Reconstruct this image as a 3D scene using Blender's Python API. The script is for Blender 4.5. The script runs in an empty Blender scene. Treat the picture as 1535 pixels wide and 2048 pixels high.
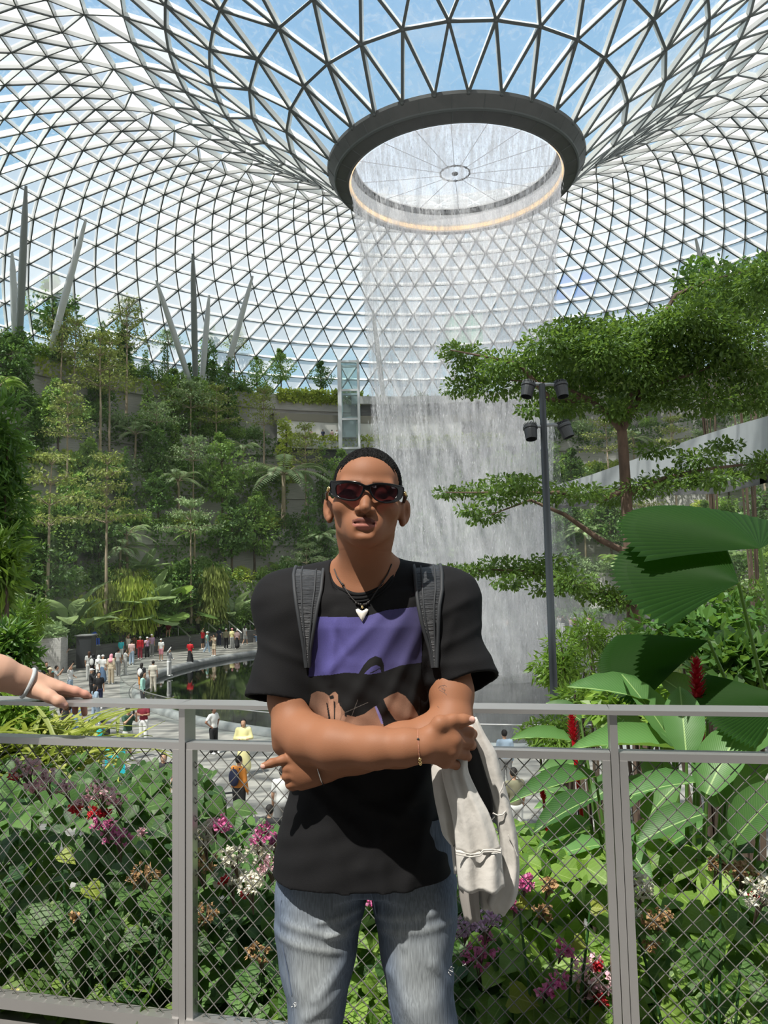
import bpy, math, random
import numpy as np
from mathutils import Vector, Matrix

SC = bpy.context.scene
COL = SC.collection
PI = math.pi
# ---------------------------------------------------------------- camera
FPX, IW, IH = 1540.0, 1535, 2048
PITCH, ROLL, ZC = math.radians(4.68), math.radians(-1.25), 1.45
cam_d = bpy.data.cameras.new('camera')
cam = bpy.data.objects.new('camera', cam_d); COL.objects.link(cam)
cam_d.sensor_fit = 'VERTICAL'; cam_d.sensor_height = 36.0; cam_d.lens = FPX / IH * 36.0
cam_d.clip_start = 0.05; cam_d.clip_end = 800
cam.matrix_world = Matrix.Translation((0, 0, ZC)) @ Matrix.Rotation(PI / 2 + PITCH, 4, 'X') @ Matrix.Rotation(ROLL, 4, 'Z')
SC.camera = cam
# ---------------------------------------------------------------- light and exposure
SC.view_settings.view_transform = 'Standard'; SC.view_settings.look = 'None'
SC.view_settings.gamma = 1.0; SC.view_settings.use_curve_mapping = False
SC.view_settings.exposure = -0.28
cy = SC.cycles
cy.max_bounces = 7; cy.diffuse_bounces = 3; cy.glossy_bounces = 3; cy.transmission_bounces = 3
cy.transparent_max_bounces = 24; cy.caustics_reflective = False; cy.caustics_refractive = False
cy.use_adaptive_sampling = True; cy.adaptive_threshold = 0.03; cy.use_denoising = True
cy.sample_clamp_indirect = 6.0
SUN_DIR = Vector((0.28, 0.38, -0.88)).normalized()        # the way the light travels
sun_d = bpy.data.lights.new('sun', 'SUN'); sun_d.energy = 8.6; sun_d.angle = math.radians(0.6)
sun_d.color = (1.0, 0.95, 0.87)
sun = bpy.data.objects.new('sun', sun_d); COL.objects.link(sun)
sun.rotation_euler = SUN_DIR.to_track_quat('-Z', 'Y').to_euler(); sun.location = (-20, -30, 80)
wd = bpy.data.worlds.new('sky'); SC.world = wd; wd.use_nodes = True
def build_sky():
    nt = wd.node_tree; nt.nodes.clear()
    N = nt.nodes.new; L = nt.links.new
    out = N('ShaderNodeOutputWorld'); bg = N('ShaderNodeBackground'); bg.inputs['Strength'].default_value = 1.15
    tc = N('ShaderNodeTexCoord'); sp = N('ShaderNodeSeparateXYZ'); L(tc.outputs['Generated'], sp.inputs[0])
    cr = N('ShaderNodeValToRGB'); L(sp.outputs['Z'], cr.inputs[0])
    e = cr.color_ramp.elements
    e[0].position = 0.0; e[0].color = (0.66, 0.80, 0.86, 1)
    e[1].position = 0.75; e[1].color = (0.34, 0.58, 0.92, 1)
    m = cr.color_ramp.elements.new(0.3); m.color = (0.46, 0.72, 0.90, 1)
    mp = N('ShaderNodeMapping'); mp.inputs['Scale'].default_value = (1.6, 1.6, 3.0); L(tc.outputs['Generated'], mp.inputs[0])
    nz = N('ShaderNodeTexNoise'); nz.inputs['Scale'].default_value = 2.2; nz.inputs['Detail'].default_value = 6; L(mp.outputs[0], nz.inputs[0])
    c2 = N('ShaderNodeValToRGB'); L(nz.outputs[0], c2.inputs[0])
    c2.color_ramp.elements[0].position = 0.52; c2.color_ramp.elements[0].color = (0, 0, 0, 1)
    c2.color_ramp.elements[1].position = 0.75; c2.color_ramp.elements[1].color = (0.75, 0.75, 0.75, 1)
    mx = N('ShaderNodeMix'); mx.data_type = 'RGBA'; 
    mr = N('ShaderNodeMapRange'); L(sp.outputs['Y'], mr.inputs[0]); mr.inputs[1].default_value = .25; mr.inputs[2].default_value = -.35; mr.inputs[4].default_value = .85  # unseen white cloud bank behind the camera, added to whiten the ambient light
    ad = N('ShaderNodeMath'); ad.operation = 'ADD'; ad.use_clamp = True; L(c2.outputs[0], ad.inputs[0]); L(mr.outputs[0], ad.inputs[1]); L(ad.outputs[0], mx.inputs[0]); L(cr.outputs[0], mx.inputs[6])
    mx.inputs[7].default_value = (1.0, 0.97, 0.93, 1)
    L(mx.outputs[2], bg.inputs[0]); L(bg.outputs[0], out.inputs[0])
build_sky()

# ---------------------------------------------------------------- helpers
rng = np.random.default_rng(11)
_p, _r = PITCH, ROLL
CF = np.array([0, math.cos(_p), math.sin(_p)]); _R = np.array([1., 0, 0]); _U = np.cross(_R, CF)
CR = math.cos(_r) * _R + math.sin(_r) * _U; CU = -math.sin(_r) * _R + math.cos(_r) * _U
CO = np.array([0, 0, ZC])
def at(px, py, D):                       # the point seen at that pixel at distance D ahead
    d = CF + CR * (px - IW / 2) / FPX - CU * (py - IH / 2) / FPX
    return CO + d * (D / d[1])
def gp(px, py, z):                       # the point of height z seen at that pixel
    d = CF + CR * (px - IW / 2) / FPX - CU * (py - IH / 2) / FPX
    return CO + d * ((z - CO[2]) / d[2])
def proj(P):
    d = np.asarray(P, float) - CO; w = d @ CF
    return np.stack([IW / 2 + FPX * (d @ CR) / w, IH / 2 - FPX * (d @ CU) / w], -1)
AX, AY, GZ = 5.5, 52.0, -4.75           # waterfall axis, plaza height
def pol(phi, r, z): return np.array([AX + r * math.sin(phi), AY + r * math.cos(phi), z])

def ray_r(px, py, r):                    # where that pixel's ray leaves the circle of radius r about the waterfall
    d = CF + CR * (px - IW / 2) / FPX - CU * (py - IH / 2) / FPX
    a = d[0] ** 2 + d[1] ** 2; b = -AX * d[0] - AY * d[1]; c = AX * AX + AY * AY - r * r
    return CO + d * ((-b + math.sqrt(max(0, b * b - a * c))) / a)
def make_mesh(name, V, faces, mats=(), smooth=False, mi=None, attrs=None):
    """V (n,3); faces: list of (k,m) int arrays with m corners each."""
    me = bpy.data.meshes.new(name)
    V = np.asarray(V, np.float32).reshape(-1, 3)
    faces = [np.asarray(f, np.int32) for f in faces if len(f)]
    me.vertices.add(len(V)); me.vertices.foreach_set('co', V.ravel())
    nl = sum(f.size for f in faces); npol = sum(len(f) for f in faces)
    me.loops.add(nl); me.polygons.add(npol)
    if faces:
        me.loops.foreach_set('vertex_index', np.concatenate([f.ravel() for f in faces]))
        tot = np.concatenate([np.full(len(f), f.shape[1], np.int32) for f in faces])
        st = np.concatenate([[0], np.cumsum(tot)[:-1]]).astype(np.int32)
        me.polygons.foreach_set('loop_start', st)
        if mi is not None: me.polygons.foreach_set('material_index', np.asarray(mi, np.int32))
    me.update(calc_edges=True)
    me.polygons.foreach_set('use_smooth', np.full(npol, bool(smooth)))
    for k, a in (attrs or {}).items():
        a = np.asarray(a, np.float32)
        if a.ndim == 1:
            at_ = me.attributes.new(k, 'FLOAT', 'POINT'); at_.data.foreach_set('value', a)
        else:
            if a.shape[1] == 3: a = np.concatenate([a, np.ones((len(a), 1), np.float32)], 1)
            at_ = me.attributes.new(k, 'FLOAT_COLOR', 'POINT'); at_.data.foreach_set('color', a.ravel())
    for m in mats: me.materials.append(m)
    return me
def link(name, me, parent=None, loc=None):
    o = bpy.data.objects.new(name, me); COL.objects.link(o)
    if parent is not None: o.parent = parent
    if loc is not None: o.location = loc
    return o
def tag(o, label, cat, group=None, kind=None):
    o['label'] = label
    if cat: o['category'] = cat
    if group: o['group'] = group
    if kind: o['kind'] = kind
    return o
def struct(o, label=None, cat=None):
    o['kind'] = 'structure'
    if label: o['label'] = label; o['category'] = cat or 'building part'
    return o
def empty(name, loc, label=None, cat=None, group=None, rz=0.0):
    o = bpy.data.objects.new(name, None); COL.objects.link(o); o.location = loc; o.rotation_euler = (0, 0, rz)
    o.empty_display_size = 0.1
    if label: tag(o, label, cat, group)
    return o
def copy_tree(o, parent=None):
    c = o.copy(); COL.objects.link(c)
    if parent is not None: c.parent = parent
    for ch in o.children: copy_tree(ch, c)
    return c

class MB:                                # collects shapes into one mesh
    def __init__(s): s.V = []; s.F = {3: [], 4: []}; s.n = 0; s.A = []; s.M = {3: [], 4: []}
    def add(s, V, F, a=0.0, m=0):
        V = np.asarray(V, float).reshape(-1, 3); F = np.asarray(F, np.int64)
        s.V.append(V); s.F[F.shape[1]].append(F + s.n); s.M[F.shape[1]].append(np.full(len(F), m)); s.n += len(V)
        s.A.append(np.broadcast_to(np.asarray(a, float), (len(V),)))
    def box(s, c, sx, sy, sz, R=None, m=0):
        v = np.array([[x, y, z] for x in (-.5, .5) for y in (-.5, .5) for z in (-.5, .5)]) * (sx, sy, sz)
        if R is not None: v = v @ np.asarray(R).T
        s.add(v + np.asarray(c), BOXF, m=m)
    def beam(s, p, q, w, h, up=(0, 0, 1), m=0):
        p = np.asarray(p, float); q = np.asarray(q, float); d = q - p; L = np.linalg.norm(d); d /= L
        x = np.cross(d, up); x /= np.linalg.norm(x); u = np.cross(x, d)
        s.box((p + q) / 2, w, L, h, np.stack([x, d, u], 1), m=m)
    def tube(s, pts, rad, n=8, cap=True, m=0, a=0.0, flat=1.0):
        pts = np.asarray(pts, float); rad = np.broadcast_to(np.asarray(rad, float), (len(pts),))
        T = np.gradient(pts, axis=0); T /= np.linalg.norm(T, axis=1)[:, None] + 1e-12
        ref = np.array([0, 0, 1.]) if abs(T[0, 2]) < .9 else np.array([1., 0, 0])
        u = np.cross(T[0], ref); u /= np.linalg.norm(u); U = []
        for t in T:
            u = u - t * (u @ t); u /= np.linalg.norm(u); U.append(u.copy())
        U = np.array(U); W = np.cross(T, U); th = np.arange(n) * 2 * PI / n
        V = pts[:, None] + rad[:, None, None] * (np.cos(th)[None, :, None] * U[:, None] + flat * np.sin(th)[None, :, None] * W[:, None])
        k = len(pts); i = np.arange(k - 1)[:, None] * n; j = np.arange(n)[None]; j2 = (j + 1) % n
        F = np.stack([i + j, i + j2, i + n + j2, i + n + j], -1).reshape(-1, 4)
        s.add(V.reshape(-1, 3), F, a, m)
        if cap:
            b = s.n - k * n
            for base, c, fl in ((0, pts[0], 1), ((k - 1) * n, pts[-1], 0)):
                jj = np.arange(n); tri = np.stack([np.full(n, n), (jj + 1) % n, jj] if fl else [np.full(n, n), jj, (jj + 1) % n], -1)
                s.add(np.concatenate([V.reshape(-1, 3)[base:base + n], c[None]]), tri, a, m)
    def lathe(s, prof, c=(0, 0, 0), n=32, a0=0.0, a1=2 * PI, m=0):
        prof = np.asarray(prof, float); k = len(prof); full = abs(a1 - a0 - 2 * PI) < 1e-6
        th = a0 + (a1 - a0) * np.arange(n if full else n + 1) / n; t = len(th)
        V = np.stack([prof[:, None, 0] * np.sin(th), prof[:, None, 0] * np.cos(th), np.repeat(prof[:, None, 1], t, 1)], -1) + np.asarray(c)
        i = np.arange(k - 1)[:, None] * t; j = np.arange(t if full else t - 1)[None]; j2 = (j + 1) % t
        s.add(V.reshape(-1, 3), np.stack([i + j, i + t + j, i + t + j2, i + j2], -1).reshape(-1, 4), m=m)
    def mesh(s, name, mats=(), smooth=False, attr=None):
        V = np.concatenate(s.V); fs = []; mi = []
        for k in (3, 4):
            if s.F[k]: fs.append(np.concatenate(s.F[k])); mi.append(np.concatenate(s.M[k]))
        return make_mesh(name, V, fs, mats, smooth, np.concatenate(mi), {attr: np.concatenate(s.A)} if attr else None)
    def build(s, name, mat, parent=None, smooth=False, attr=None, loc=None):
        return link(name, s.mesh(name, mat if isinstance(mat, (list, tuple)) else [mat], smooth, attr), parent, loc)
BOXF = np.array([[0, 1, 3, 2], [4, 6, 7, 5], [0, 4, 5, 1], [2, 3, 7, 6], [0, 2, 6, 4], [1, 5, 7, 3]])

def srgb(r, g, b):
    f = lambda c: (c / 255 / 12.92) if c / 255 <= .04045 else ((c / 255 + .055) / 1.055) ** 2.4
    return (f(r), f(g), f(b))
MATS = {}
def mat(name, col, rough=.6, metal=0.0, spec=.5, noise=None, bump=None, col2=None, scale=8.0, stretch=(1, 1, 1), attr=None, **kw):
    """plain principled surface; col2+noise mixes two colours by 3-D noise, attr takes a colour attribute."""
    m = bpy.data.materials.new(name); m.use_nodes = True; nt = m.node_tree; b = nt.nodes['Principled BSDF']
    b.inputs['Base Color'].default_value = (*col, 1); b.inputs['Roughness'].default_value = rough
    b.inputs['Metallic'].default_value = metal; b.inputs['Specular IOR Level'].default_value = spec
    for k, v in kw.items(): b.inputs[k.replace('_', ' ')].default_value = v
    N = nt.nodes.new; L = nt.links.new
    base = None
    if attr:
        a = N('ShaderNodeAttribute'); a.attribute_name = attr; base = a.outputs['Color']
    if col2 is not None or bump:
        tc = N('ShaderNodeTexCoord'); mp = N('ShaderNodeMapping'); mp.inputs['Scale'].default_value = stretch
        L(tc.outputs['Object'], mp.inputs[0])
        nz = N('ShaderNodeTexNoise'); nz.inputs['Scale'].default_value = scale; nz.inputs['Detail'].default_value = 5; L(mp.outputs[0], nz.inputs[0])
        if col2 is not None:
            cr = N('ShaderNodeValToRGB'); lo, hi = noise or (.35, .65)
            cr.color_ramp.elements[0].position = lo; cr.color_ramp.elements[0].color = (*col, 1)
            cr.color_ramp.elements[1].position = hi; cr.color_ramp.elements[1].color = (*col2, 1)
            L(nz.outputs[0], cr.inputs[0]); base = cr.outputs[0]
        if bump:
            bp = N('ShaderNodeBump'); bp.inputs['Strength'].default_value = bump; bp.inputs['Distance'].default_value = .02
            L(nz.outputs[0], bp.inputs['Height']); L(bp.outputs[0], b.inputs['Normal'])
    if base is not None: L(base, b.inputs['Base Color'])
    MATS[name] = m
    return m
def leaf_mat(name, c0, c1, trans=(.35, .55, .08), tw=.35, rough=.42, spec=.4):
    """leaf: reflects c0..c1 (by the leaf's own number), lets some light through."""
    m = bpy.data.materials.new(name); m.use_nodes = True; nt = m.node_tree; b = nt.nodes['Principled BSDF']; out = nt.nodes['Material Output']
    N = nt.nodes.new; L = nt.links.new
    a = N('ShaderNodeAttribute'); a.attribute_name = 'rnd'
    cr = N('ShaderNodeValToRGB'); cr.color_ramp.elements[0].color = (*c0, 1); cr.color_ramp.elements[1].color = (*c1, 1)
    L(a.outputs['Fac'], cr.inputs[0])
    oi = N('ShaderNodeObjectInfo'); hs = N('ShaderNodeHueSaturation'); mr = N('ShaderNodeMapRange')
    mr.inputs[3].default_value = .75; mr.inputs[4].default_value = 1.2; L(oi.outputs['Random'], mr.inputs[0]); L(mr.outputs[0], hs.inputs['Value'])
    L(cr.outputs[0], hs.inputs['Color']); L(hs.outputs[0], b.inputs['Base Color'])
    b.inputs['Roughness'].default_value = rough; b.inputs['Specular IOR Level'].default_value = spec
    t = N('ShaderNodeBsdfTranslucent'); t.inputs[0].default_value = (*trans, 1)
    mx = N('ShaderNodeMixShader'); mx.inputs[0].default_value = tw
    L(b.outputs[0], mx.inputs[1]); L(t.outputs[0], mx.inputs[2]); L(mx.outputs[0], out.inputs[0])
    MATS[name] = m
    return m
def frame_of(d, up=(0, 0, 1)):
    d = np.asarray(d, float); d = d / np.linalg.norm(d); x = np.cross(d, up)
    if np.linalg.norm(x) < 1e-4: x = np.cross(d, (1, 0, 0))
    x /= np.linalg.norm(x); return np.stack([x, d, np.cross(x, d)], 1)   # columns: side, along, normal
def scatter(T, F, pos, along, nrm, size, rnd):
    """put template T (points, along +Y, normal +Z) at many places; returns V, F, rnd per vertex."""
    n = len(pos); al = along / (np.linalg.norm(along, axis=1)[:, None] + 1e-9)
    sd = np.cross(al, nrm); sd /= np.linalg.norm(sd, axis=1)[:, None] + 1e-9; nm = np.cross(sd, al)
    size = np.broadcast_to(np.asarray(size, float), (n,))
    V = pos[:, None] + size[:, None, None] * (T[None, :, 0, None] * sd[:, None] + T[None, :, 1, None] * al[:, None] + T[None, :, 2, None] * nm[:, None])
    FF = (F[None] + (np.arange(n) * len(T))[:, None, None]).reshape(-1, F.shape[1])
    return V.reshape(-1, 3), FF, np.repeat(rnd, len(T))
def rand_dirs(n, up=0.0, g=rng):
    v = g.normal(size=(n, 3)); v[:, 2] += up; return v / np.linalg.norm(v, axis=1)[:, None]
# ================================================================ the setting
CONC = mat('concrete', (.40, .385, .365), .85, col2=(.52, .50, .475), scale=3, stretch=(.3, .3, 6), bump=.3)
CONCL = mat('pale_concrete', (.50, .50, .49), .7, col2=(.58, .58, .56), scale=1.5)
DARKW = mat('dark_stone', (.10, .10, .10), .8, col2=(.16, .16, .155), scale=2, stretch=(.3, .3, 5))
SOIL = mat('soil', (.035, .028, .02), .95, col2=(.06, .05, .035), scale=12)
PAVE = mat('paving', (.15, .146, .138), .7, col2=(.31, .295, .265), noise=(.38, .6), scale=1.1, stretch=(.55, 2.2, 1), bump=.15)
WALK = mat('walkway_stone', (.10, .098, .095), .75, col2=(.14, .135, .13), scale=6)
POOLM = mat('black_water', (.006, .008, .007), .04, spec=.6, bump=.02, scale=2.5)
RIMM = mat('pool_rim_stone', (.24, .25, .25), .5, col2=(.30, .30, .295), scale=4)
STEEL = mat('steel', (.52, .51, .50), .36, .80)
WHITEM = mat('white_paint', (.72, .74, .76), .45)
DARKM = mat('dark_metal', (.035, .038, .042), .5, .3)
def glass_mat(name, tint, diff=0.0, gloss=.06, haze=None):
    m = bpy.data.materials.new(name); m.use_nodes = True; nt = m.node_tree; nt.nodes.clear()
    N = nt.nodes.new; L = nt.links.new; out = N('ShaderNodeOutputMaterial')
    t = N('ShaderNodeBsdfTransparent'); t.inputs[0].default_value = (*tint, 1)
    g = N('ShaderNodeBsdfGlossy'); g.inputs['Roughness'].default_value = .03
    mx = N('ShaderNodeMixShader'); mx.inputs[0].default_value = gloss; L(t.outputs[0], mx.inputs[1]); L(g.outputs[0], mx.inputs[2]); last = mx
    if diff:
        d = N('ShaderNodeBsdfDiffuse'); d.inputs[0].default_value = (.88, .89, .89, 1)
        tl = N('ShaderNodeBsdfTranslucent'); tl.inputs[0].default_value = (.88, .90, .91, 1)
        m2 = N('ShaderNodeMixShader'); L(d.outputs[0], m2.inputs[1]); L(tl.outputs[0], m2.inputs[2])
        m3 = N('ShaderNodeMixShader'); L(mx.outputs[0], m3.inputs[1]); L(m2.outputs[0], m3.inputs[2]); m3.inputs[0].default_value = diff
        if haze:
            tc = N('ShaderNodeTexCoord'); nz = N('ShaderNodeTexNoise'); nz.inputs['Scale'].default_value = haze; nz.inputs['Detail'].default_value = 8
            nz.inputs['Distortion'].default_value = 2.0
            L(tc.outputs['Object'], nz.inputs[0]); cr = N('ShaderNodeValToRGB'); L(nz.outputs[0], cr.inputs[0])
            cr.color_ramp.elements[0].position = .5; cr.color_ramp.elements[0].color = (diff * .25,) * 3 + (1,)
            cr.color_ramp.elements[1].position = .72; cr.color_ramp.elements[1].color = (min(1, diff * 2.6),) * 3 + (1,)
            L(cr.outputs[0], m3.inputs[0])
        last = m3
    L(last.outputs[0], out.inputs[0]); return m
GLASS = glass_mat('clear_glass', (.93, .97, .97), .03)
def ann(name, r0, r1, z, m, a0=0.0, a1=2 * PI, n=96):
    b = MB(); b.lathe([(r0, z), (r1, z)], n=n, a0=a0, a1=a1); o = b.build(name, m, loc=(AX, AY, 0)); return o
PX, PY = 8.5, 50.5                       # middle of the pool
floor_o = struct(ann('floor_plaza', 23.3, 66, GZ, PAVE, n=128)); floor_o.location = (PX, PY, 0)
po = struct(ann('pool_basin', .01, 23.4, GZ - .12, POOLM, n=128), 'round black reflecting pool under the waterfall', 'pool'); po.location = (PX, PY, 0)
b = MB(); b.lathe([(23.3, GZ - .12), (23.3, GZ + .1), (23.42, GZ + .26), (23.68, GZ + .26), (23.8, GZ + .12), (23.8, GZ)], n=160)
tag(b.build('pool_rim', RIMM, loc=(PX, PY, 0), smooth=True), 'pale rounded stone rim curving around the black pool', 'rim', kind='structure')
bal = empty('glass_balustrade', (PX, PY, GZ), 'clear glass balustrade with thin handrail ringing the black pool', 'balustrade')
b = MB(); b.lathe([(24.4, .05), (24.4, 1.05)], n=120, a0=PI * .62, a1=PI * 1.52); b.build('glass_panel', GLASS, bal)
b = MB(); th = np.linspace(PI * .62, PI * 1.52, 120); b.tube(np.stack([24.4 * np.sin(th), 24.4 * np.cos(th), 0 * th + 1.07], -1), .025, 6)
b.build('handrail', STEEL, bal, smooth=True)
# terraces of the planted valley: walls, decks
LEV = [(31.0, GZ, -2.9), (34.0, -2.9, 1.2), (37.7, 1.2, 6.8), (41.3, 6.8, 12.4), (44.9, 12.4, 18.0), (48.5, 18.0, 24.6)]
A0, A1 = -2.05, 2.05
for i, (r, z0, z1) in enumerate(LEV):
    b = MB(); b.lathe([(r, z0 - .3), (r, z1 - 1.9), (r - .35, z1 - 1.85), (r - .35, z1), (r, z1), (r + .2, z1 - .25)], n=120, a0=A0, a1=A1)
    struct(b.build('wall_terrace', DARKW if i < 1 else CONC, loc=(AX, AY, 0)))
    r2 = LEV[i + 1][0] + .3 if i < 5 else 53
    struct(ann('floor_terrace', r - .1, r2, z1 - .12, SOIL, A0, A1, 120))
# balconies across the far middle of the valley
def balcony(r, z, a0, a1, dark_h, name):
    b = MB(); b.lathe([(r + 2.5, z - .9), (r - 1.2, z - .9), (r - 1.25, z + .1), (r - 1.0, z + .1), (r - 1.0, z - .1), (r + 2.5, z - .1)], n=40, a0=a0, a1=a1, m=0)
    o = struct(b.build(name, CONCL, loc=(AX, AY, 0)))
    b = MB(); b.lathe([(r - .45, z - dark_h - .9), (r - .45, z - .9)], n=40, a0=a0, a1=a1); struct(b.build('wall_recess_shade', DARKW, loc=(AX, AY, 0)))  # dark sheet below the slab stands in for the shade of the opening
balcony(44.9, 18.0, -.42, .32, 1.6, 'floor_balcony')
balcony(48.5, 24.6, -.20, .30, 1.8, 'floor_balcony')
balcony(41.3, 12.4, -.30, .34, 1.8, 'floor_balcony')
b = MB(); b.lathe([(46.6, 18.1), (46.6, 21.0)], n=24, a0=-.41, a1=.1); struct(b.build('wall_shopfront', mat('shop_light_wall', (.8, .78, .72), .5), loc=(AX, AY, 0)))
b = MB(); b.lathe([(46.5, 21.0), (46.3, 21.9), (48.6, 21.9)], n=24, a0=-.42, a1=.2); struct(b.build('trim_fascia', mat('bronze_fascia', (.33, .30, .25), .6), loc=(AX, AY, 0)))
# sloping bridge parapet on the right
PB = [(1640, 800, 890, 15.5), (1535, 832, 922, 18), (1470, 850, 932, 21), (1400, 872, 942, 24), (1320, 900, 960, 28), (1250, 925, 972, 32.5), (1180, 950, 984, 38), (1105, 972, 996, 46)]
b = MB(); V = []
for px, y0, y1, D in PB:
    p = at(px, y0, D); q = at(px, y1, D); q = np.array([p[0], p[1], q[2]]); e = np.array([0.12, .22, 0])
    V += [q, p, p + e, q + e]
i = np.arange(len(PB) - 1)[:, None] * 4; j = np.arange(4)[None]; j2 = (j + 1) % 4
b.add(V, np.stack([i + j, i + j2, i + 4 + j2, i + 4 + j], -1).reshape(-1, 4))
bp_ = empty('footbridge', at(1320, 960, 28), 'pale grey footbridge parapet sloping down behind the layered tree', 'footbridge')
o = b.build('parapet', mat('parapet_grey', (.42, .44, .45), .5, col2=(.46, .48, .49), scale=2), bp_); o.matrix_parent_inverse = Matrix.Translation(-bp_.location)
b = MB(); V = []
for px, y0, y1, D in PB:
    q = at(px, y1, D); V += [q + (0, .1, .02), q + (0, 2.6, .02), q + (0, 2.6, -.5), q + (0, .1, -.5)]
b.add(V, np.stack([i + j, i + j2, i + 4 + j2, i + 4 + j], -1).reshape(-1, 4))
o = b.build('deck', DARKW, bp_); o.matrix_parent_inverse = Matrix.Translation(-bp_.location)
# the walkway where the man stands, the planter behind the railing and the wall below it
FL = [(-3.2, 3.13), (-1.322, 2.666), (-.68, 2.511), (-.009, 2.366), (.633, 2.241), (1.046, 2.164), (3.0, 1.78)]   # line of the railing
def strip(name, off0, z0, off1, z1, m, thick=None):
    b = MB(); a = [(x, y + off0, z0) for x, y in FL]; c = [(x, y + off1, z1) for x, y in FL]; n = len(FL)
    b.add(a + c, [[k, k + 1, n + k + 1, n + k] for k in range(n - 1)]); return struct(b.build(name, m))
strip('floor_walkway', -6.0, 0, .10, 0, WALK)
strip('trim_kerb', .10, 0, .10, -.5, CONC)
strip('planter_soil', .10, -.12, 1.9, -.75, SOIL)
strip('wall_planter', 1.9, -.75, 1.9, GZ, CONC)

b = MB(); b.box((0, -5.5, 5.3), 34, .3, 10.8); struct(b.build('wall_unseen_blocker', mat('light_blocker_dark', (.085, .09, .075), .9, col2=(.05, .06, .04), scale=1.5)))  # unseen wall behind the camera, added to cut fill light and reflections
# ================================================================ glass roof, ring, waterfall
PROF = [(8.9, 29.6), (11.7, 32.0), (14.2, 33.9), (16.8, 35.7), (19.6, 37.4), (22.4, 38.8), (25.2, 39.7), (27.4, 40.0),
        (29.6, 40.0), (31.8, 39.8), (33.9, 39.3), (36.0, 38.6), (38.1, 37.8), (40.2, 36.8), (42.2, 35.7), (44.1, 34.4), (46.0, 33.0),
        (47.9, 31.4), (49.6, 29.7), (51.2, 27.8), (52.7, 25.7), (54.0, 23.4), (55.0, 21.0)]
NUM = [28, 28, 28, 56, 56, 56, 56] + [112] * (len(PROF) - 7)
rings = []; off = 0; P = []
for k, ((r, z), n) in enumerate(zip(PROF, NUM)):
    st = .5 * (k % 2) if k < 3 else (.5 * (k % 2) if k < 7 else .5 * (k % 2))
    th = (np.arange(n) + st) * 2 * PI / n
    P.append(np.stack([r * np.sin(th), r * np.cos(th), np.full(n, z)], -1)); rings.append((off, n, th)); off += n
P = np.concatenate(P)
edges = set(); tris = []
for k in range(len(rings)):
    o0, n0, t0 = rings[k]
    for i in range(n0):
        edges.add((o0 + i, o0 + (i + 1) % n0)) if (k > 0) else None
    if k + 1 < len(rings):
        o1, n1, t1 = rings[k + 1]
        i = j = 0
        a0_ = t0[0]; jj0 = int(np.argmin(np.abs((t1 - a0_ + PI) % (2 * PI) - PI)))
        A = np.unwrap(np.concatenate([t0, t0[:1] + 2 * PI])); B = np.unwrap(np.concatenate([np.roll(t1, -jj0), np.roll(t1, -jj0)[:1]]))
        if B[0] - A[0] > PI: B -= 2 * PI
        if A[0] - B[0] > PI: B += 2 * PI
        edges.add((o0, o1 + jj0))
        while i < n0 or j < n1:
            u = o0 + i % n0; v = o1 + (j + jj0) % n1
            if j >= n1 or (i < n0 and A[i + 1] + 1e-9 < B[j + 1]):
                w = o0 + (i + 1) % n0; tris.append((u, v, w)); edges.add((w, v)); i += 1
            else:
                w = o1 + (j + 1 + jj0) % n1; tris.append((u, v, w)); edges.add((u, w)); j += 1
E_ = np.array(sorted(edges)); T_ = np.array(tris)
# outward normal of the profile at each node
dz = np.gradient(np.array([z for r, z in PROF])); dr = np.gradient(np.array([r for r, z in PROF]))
NRM = np.concatenate([np.stack([-dz[k] * np.sin(t), -dz[k] * np.cos(t), np.full(len(t), dr[k])], -1) / math.hypot(dz[k], dr[k]) for k, (_, _, t) in enumerate(rings)])
a, bb = P[E_[:, 0]], P[E_[:, 1]]; nm = NRM[E_[:, 0]] + NRM[E_[:, 1]]; nm /= np.linalg.norm(nm, axis=1)[:, None]
d = bb - a; d /= np.linalg.norm(d, axis=1)[:, None]; sd = np.cross(d, nm); sd /= np.linalg.norm(sd, axis=1)[:, None]
rr = np.hypot(a[:, 0], a[:, 1])[:, None]
wd_ = np.where(rr < 20, .08, .052); dp = np.where(rr < 20, .30, np.where(rr < 30, .45, .55))
fl_ = .06
ring_of = np.concatenate([np.full(n, k) for k, (_, n, _2) in enumerate(rings)]); loc_of = np.concatenate([np.arange(n) for _, n, _2 in rings])
ka, kb = ring_of[E_[:, 0]], ring_of[E_[:, 1]]
main_ = (ka != kb) & (loc_of[E_[:, 0]] == loc_of[E_[:, 1]])          # the ribs running down the shell carry the heavier flange
fw_ = np.where((rr < 22) | main_[:, None], wd_ * 1.05, wd_ * .5); fd_ = np.where((rr < 22) | main_[:, None], .08, .03)
def prism(lo, hi, w):
    c = np.stack([a - sd * w + nm * lo, a + sd * w + nm * lo, a + sd * w + nm * hi, a - sd * w + nm * hi,
                  bb - sd * w + nm * lo, bb + sd * w + nm * lo, bb + sd * w + nm * hi, bb - sd * w + nm * hi], 1)
    F = np.array([[0, 1, 5, 4], [1, 2, 6, 5], [2, 3, 7, 6], [3, 0, 4, 7]])
    return c.reshape(-1, 3), (F[None] + (np.arange(len(a)) * 8)[:, None, None]).reshape(-1, 4)
BEAM = mat('roof_beam_grey', (.80, .80, .78), .5)
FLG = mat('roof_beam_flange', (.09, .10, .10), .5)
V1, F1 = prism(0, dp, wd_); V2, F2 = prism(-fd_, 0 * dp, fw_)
roof = empty('ceiling_gridshell', (AX, AY, 0)); roof['kind'] = 'structure'; roof['label'] = 'triangulated steel and glass roof curving down to the round opening'; roof['category'] = 'roof'
o = link('roof_beams', make_mesh('roof_beams', V1, [F1], [BEAM]), roof)
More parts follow.
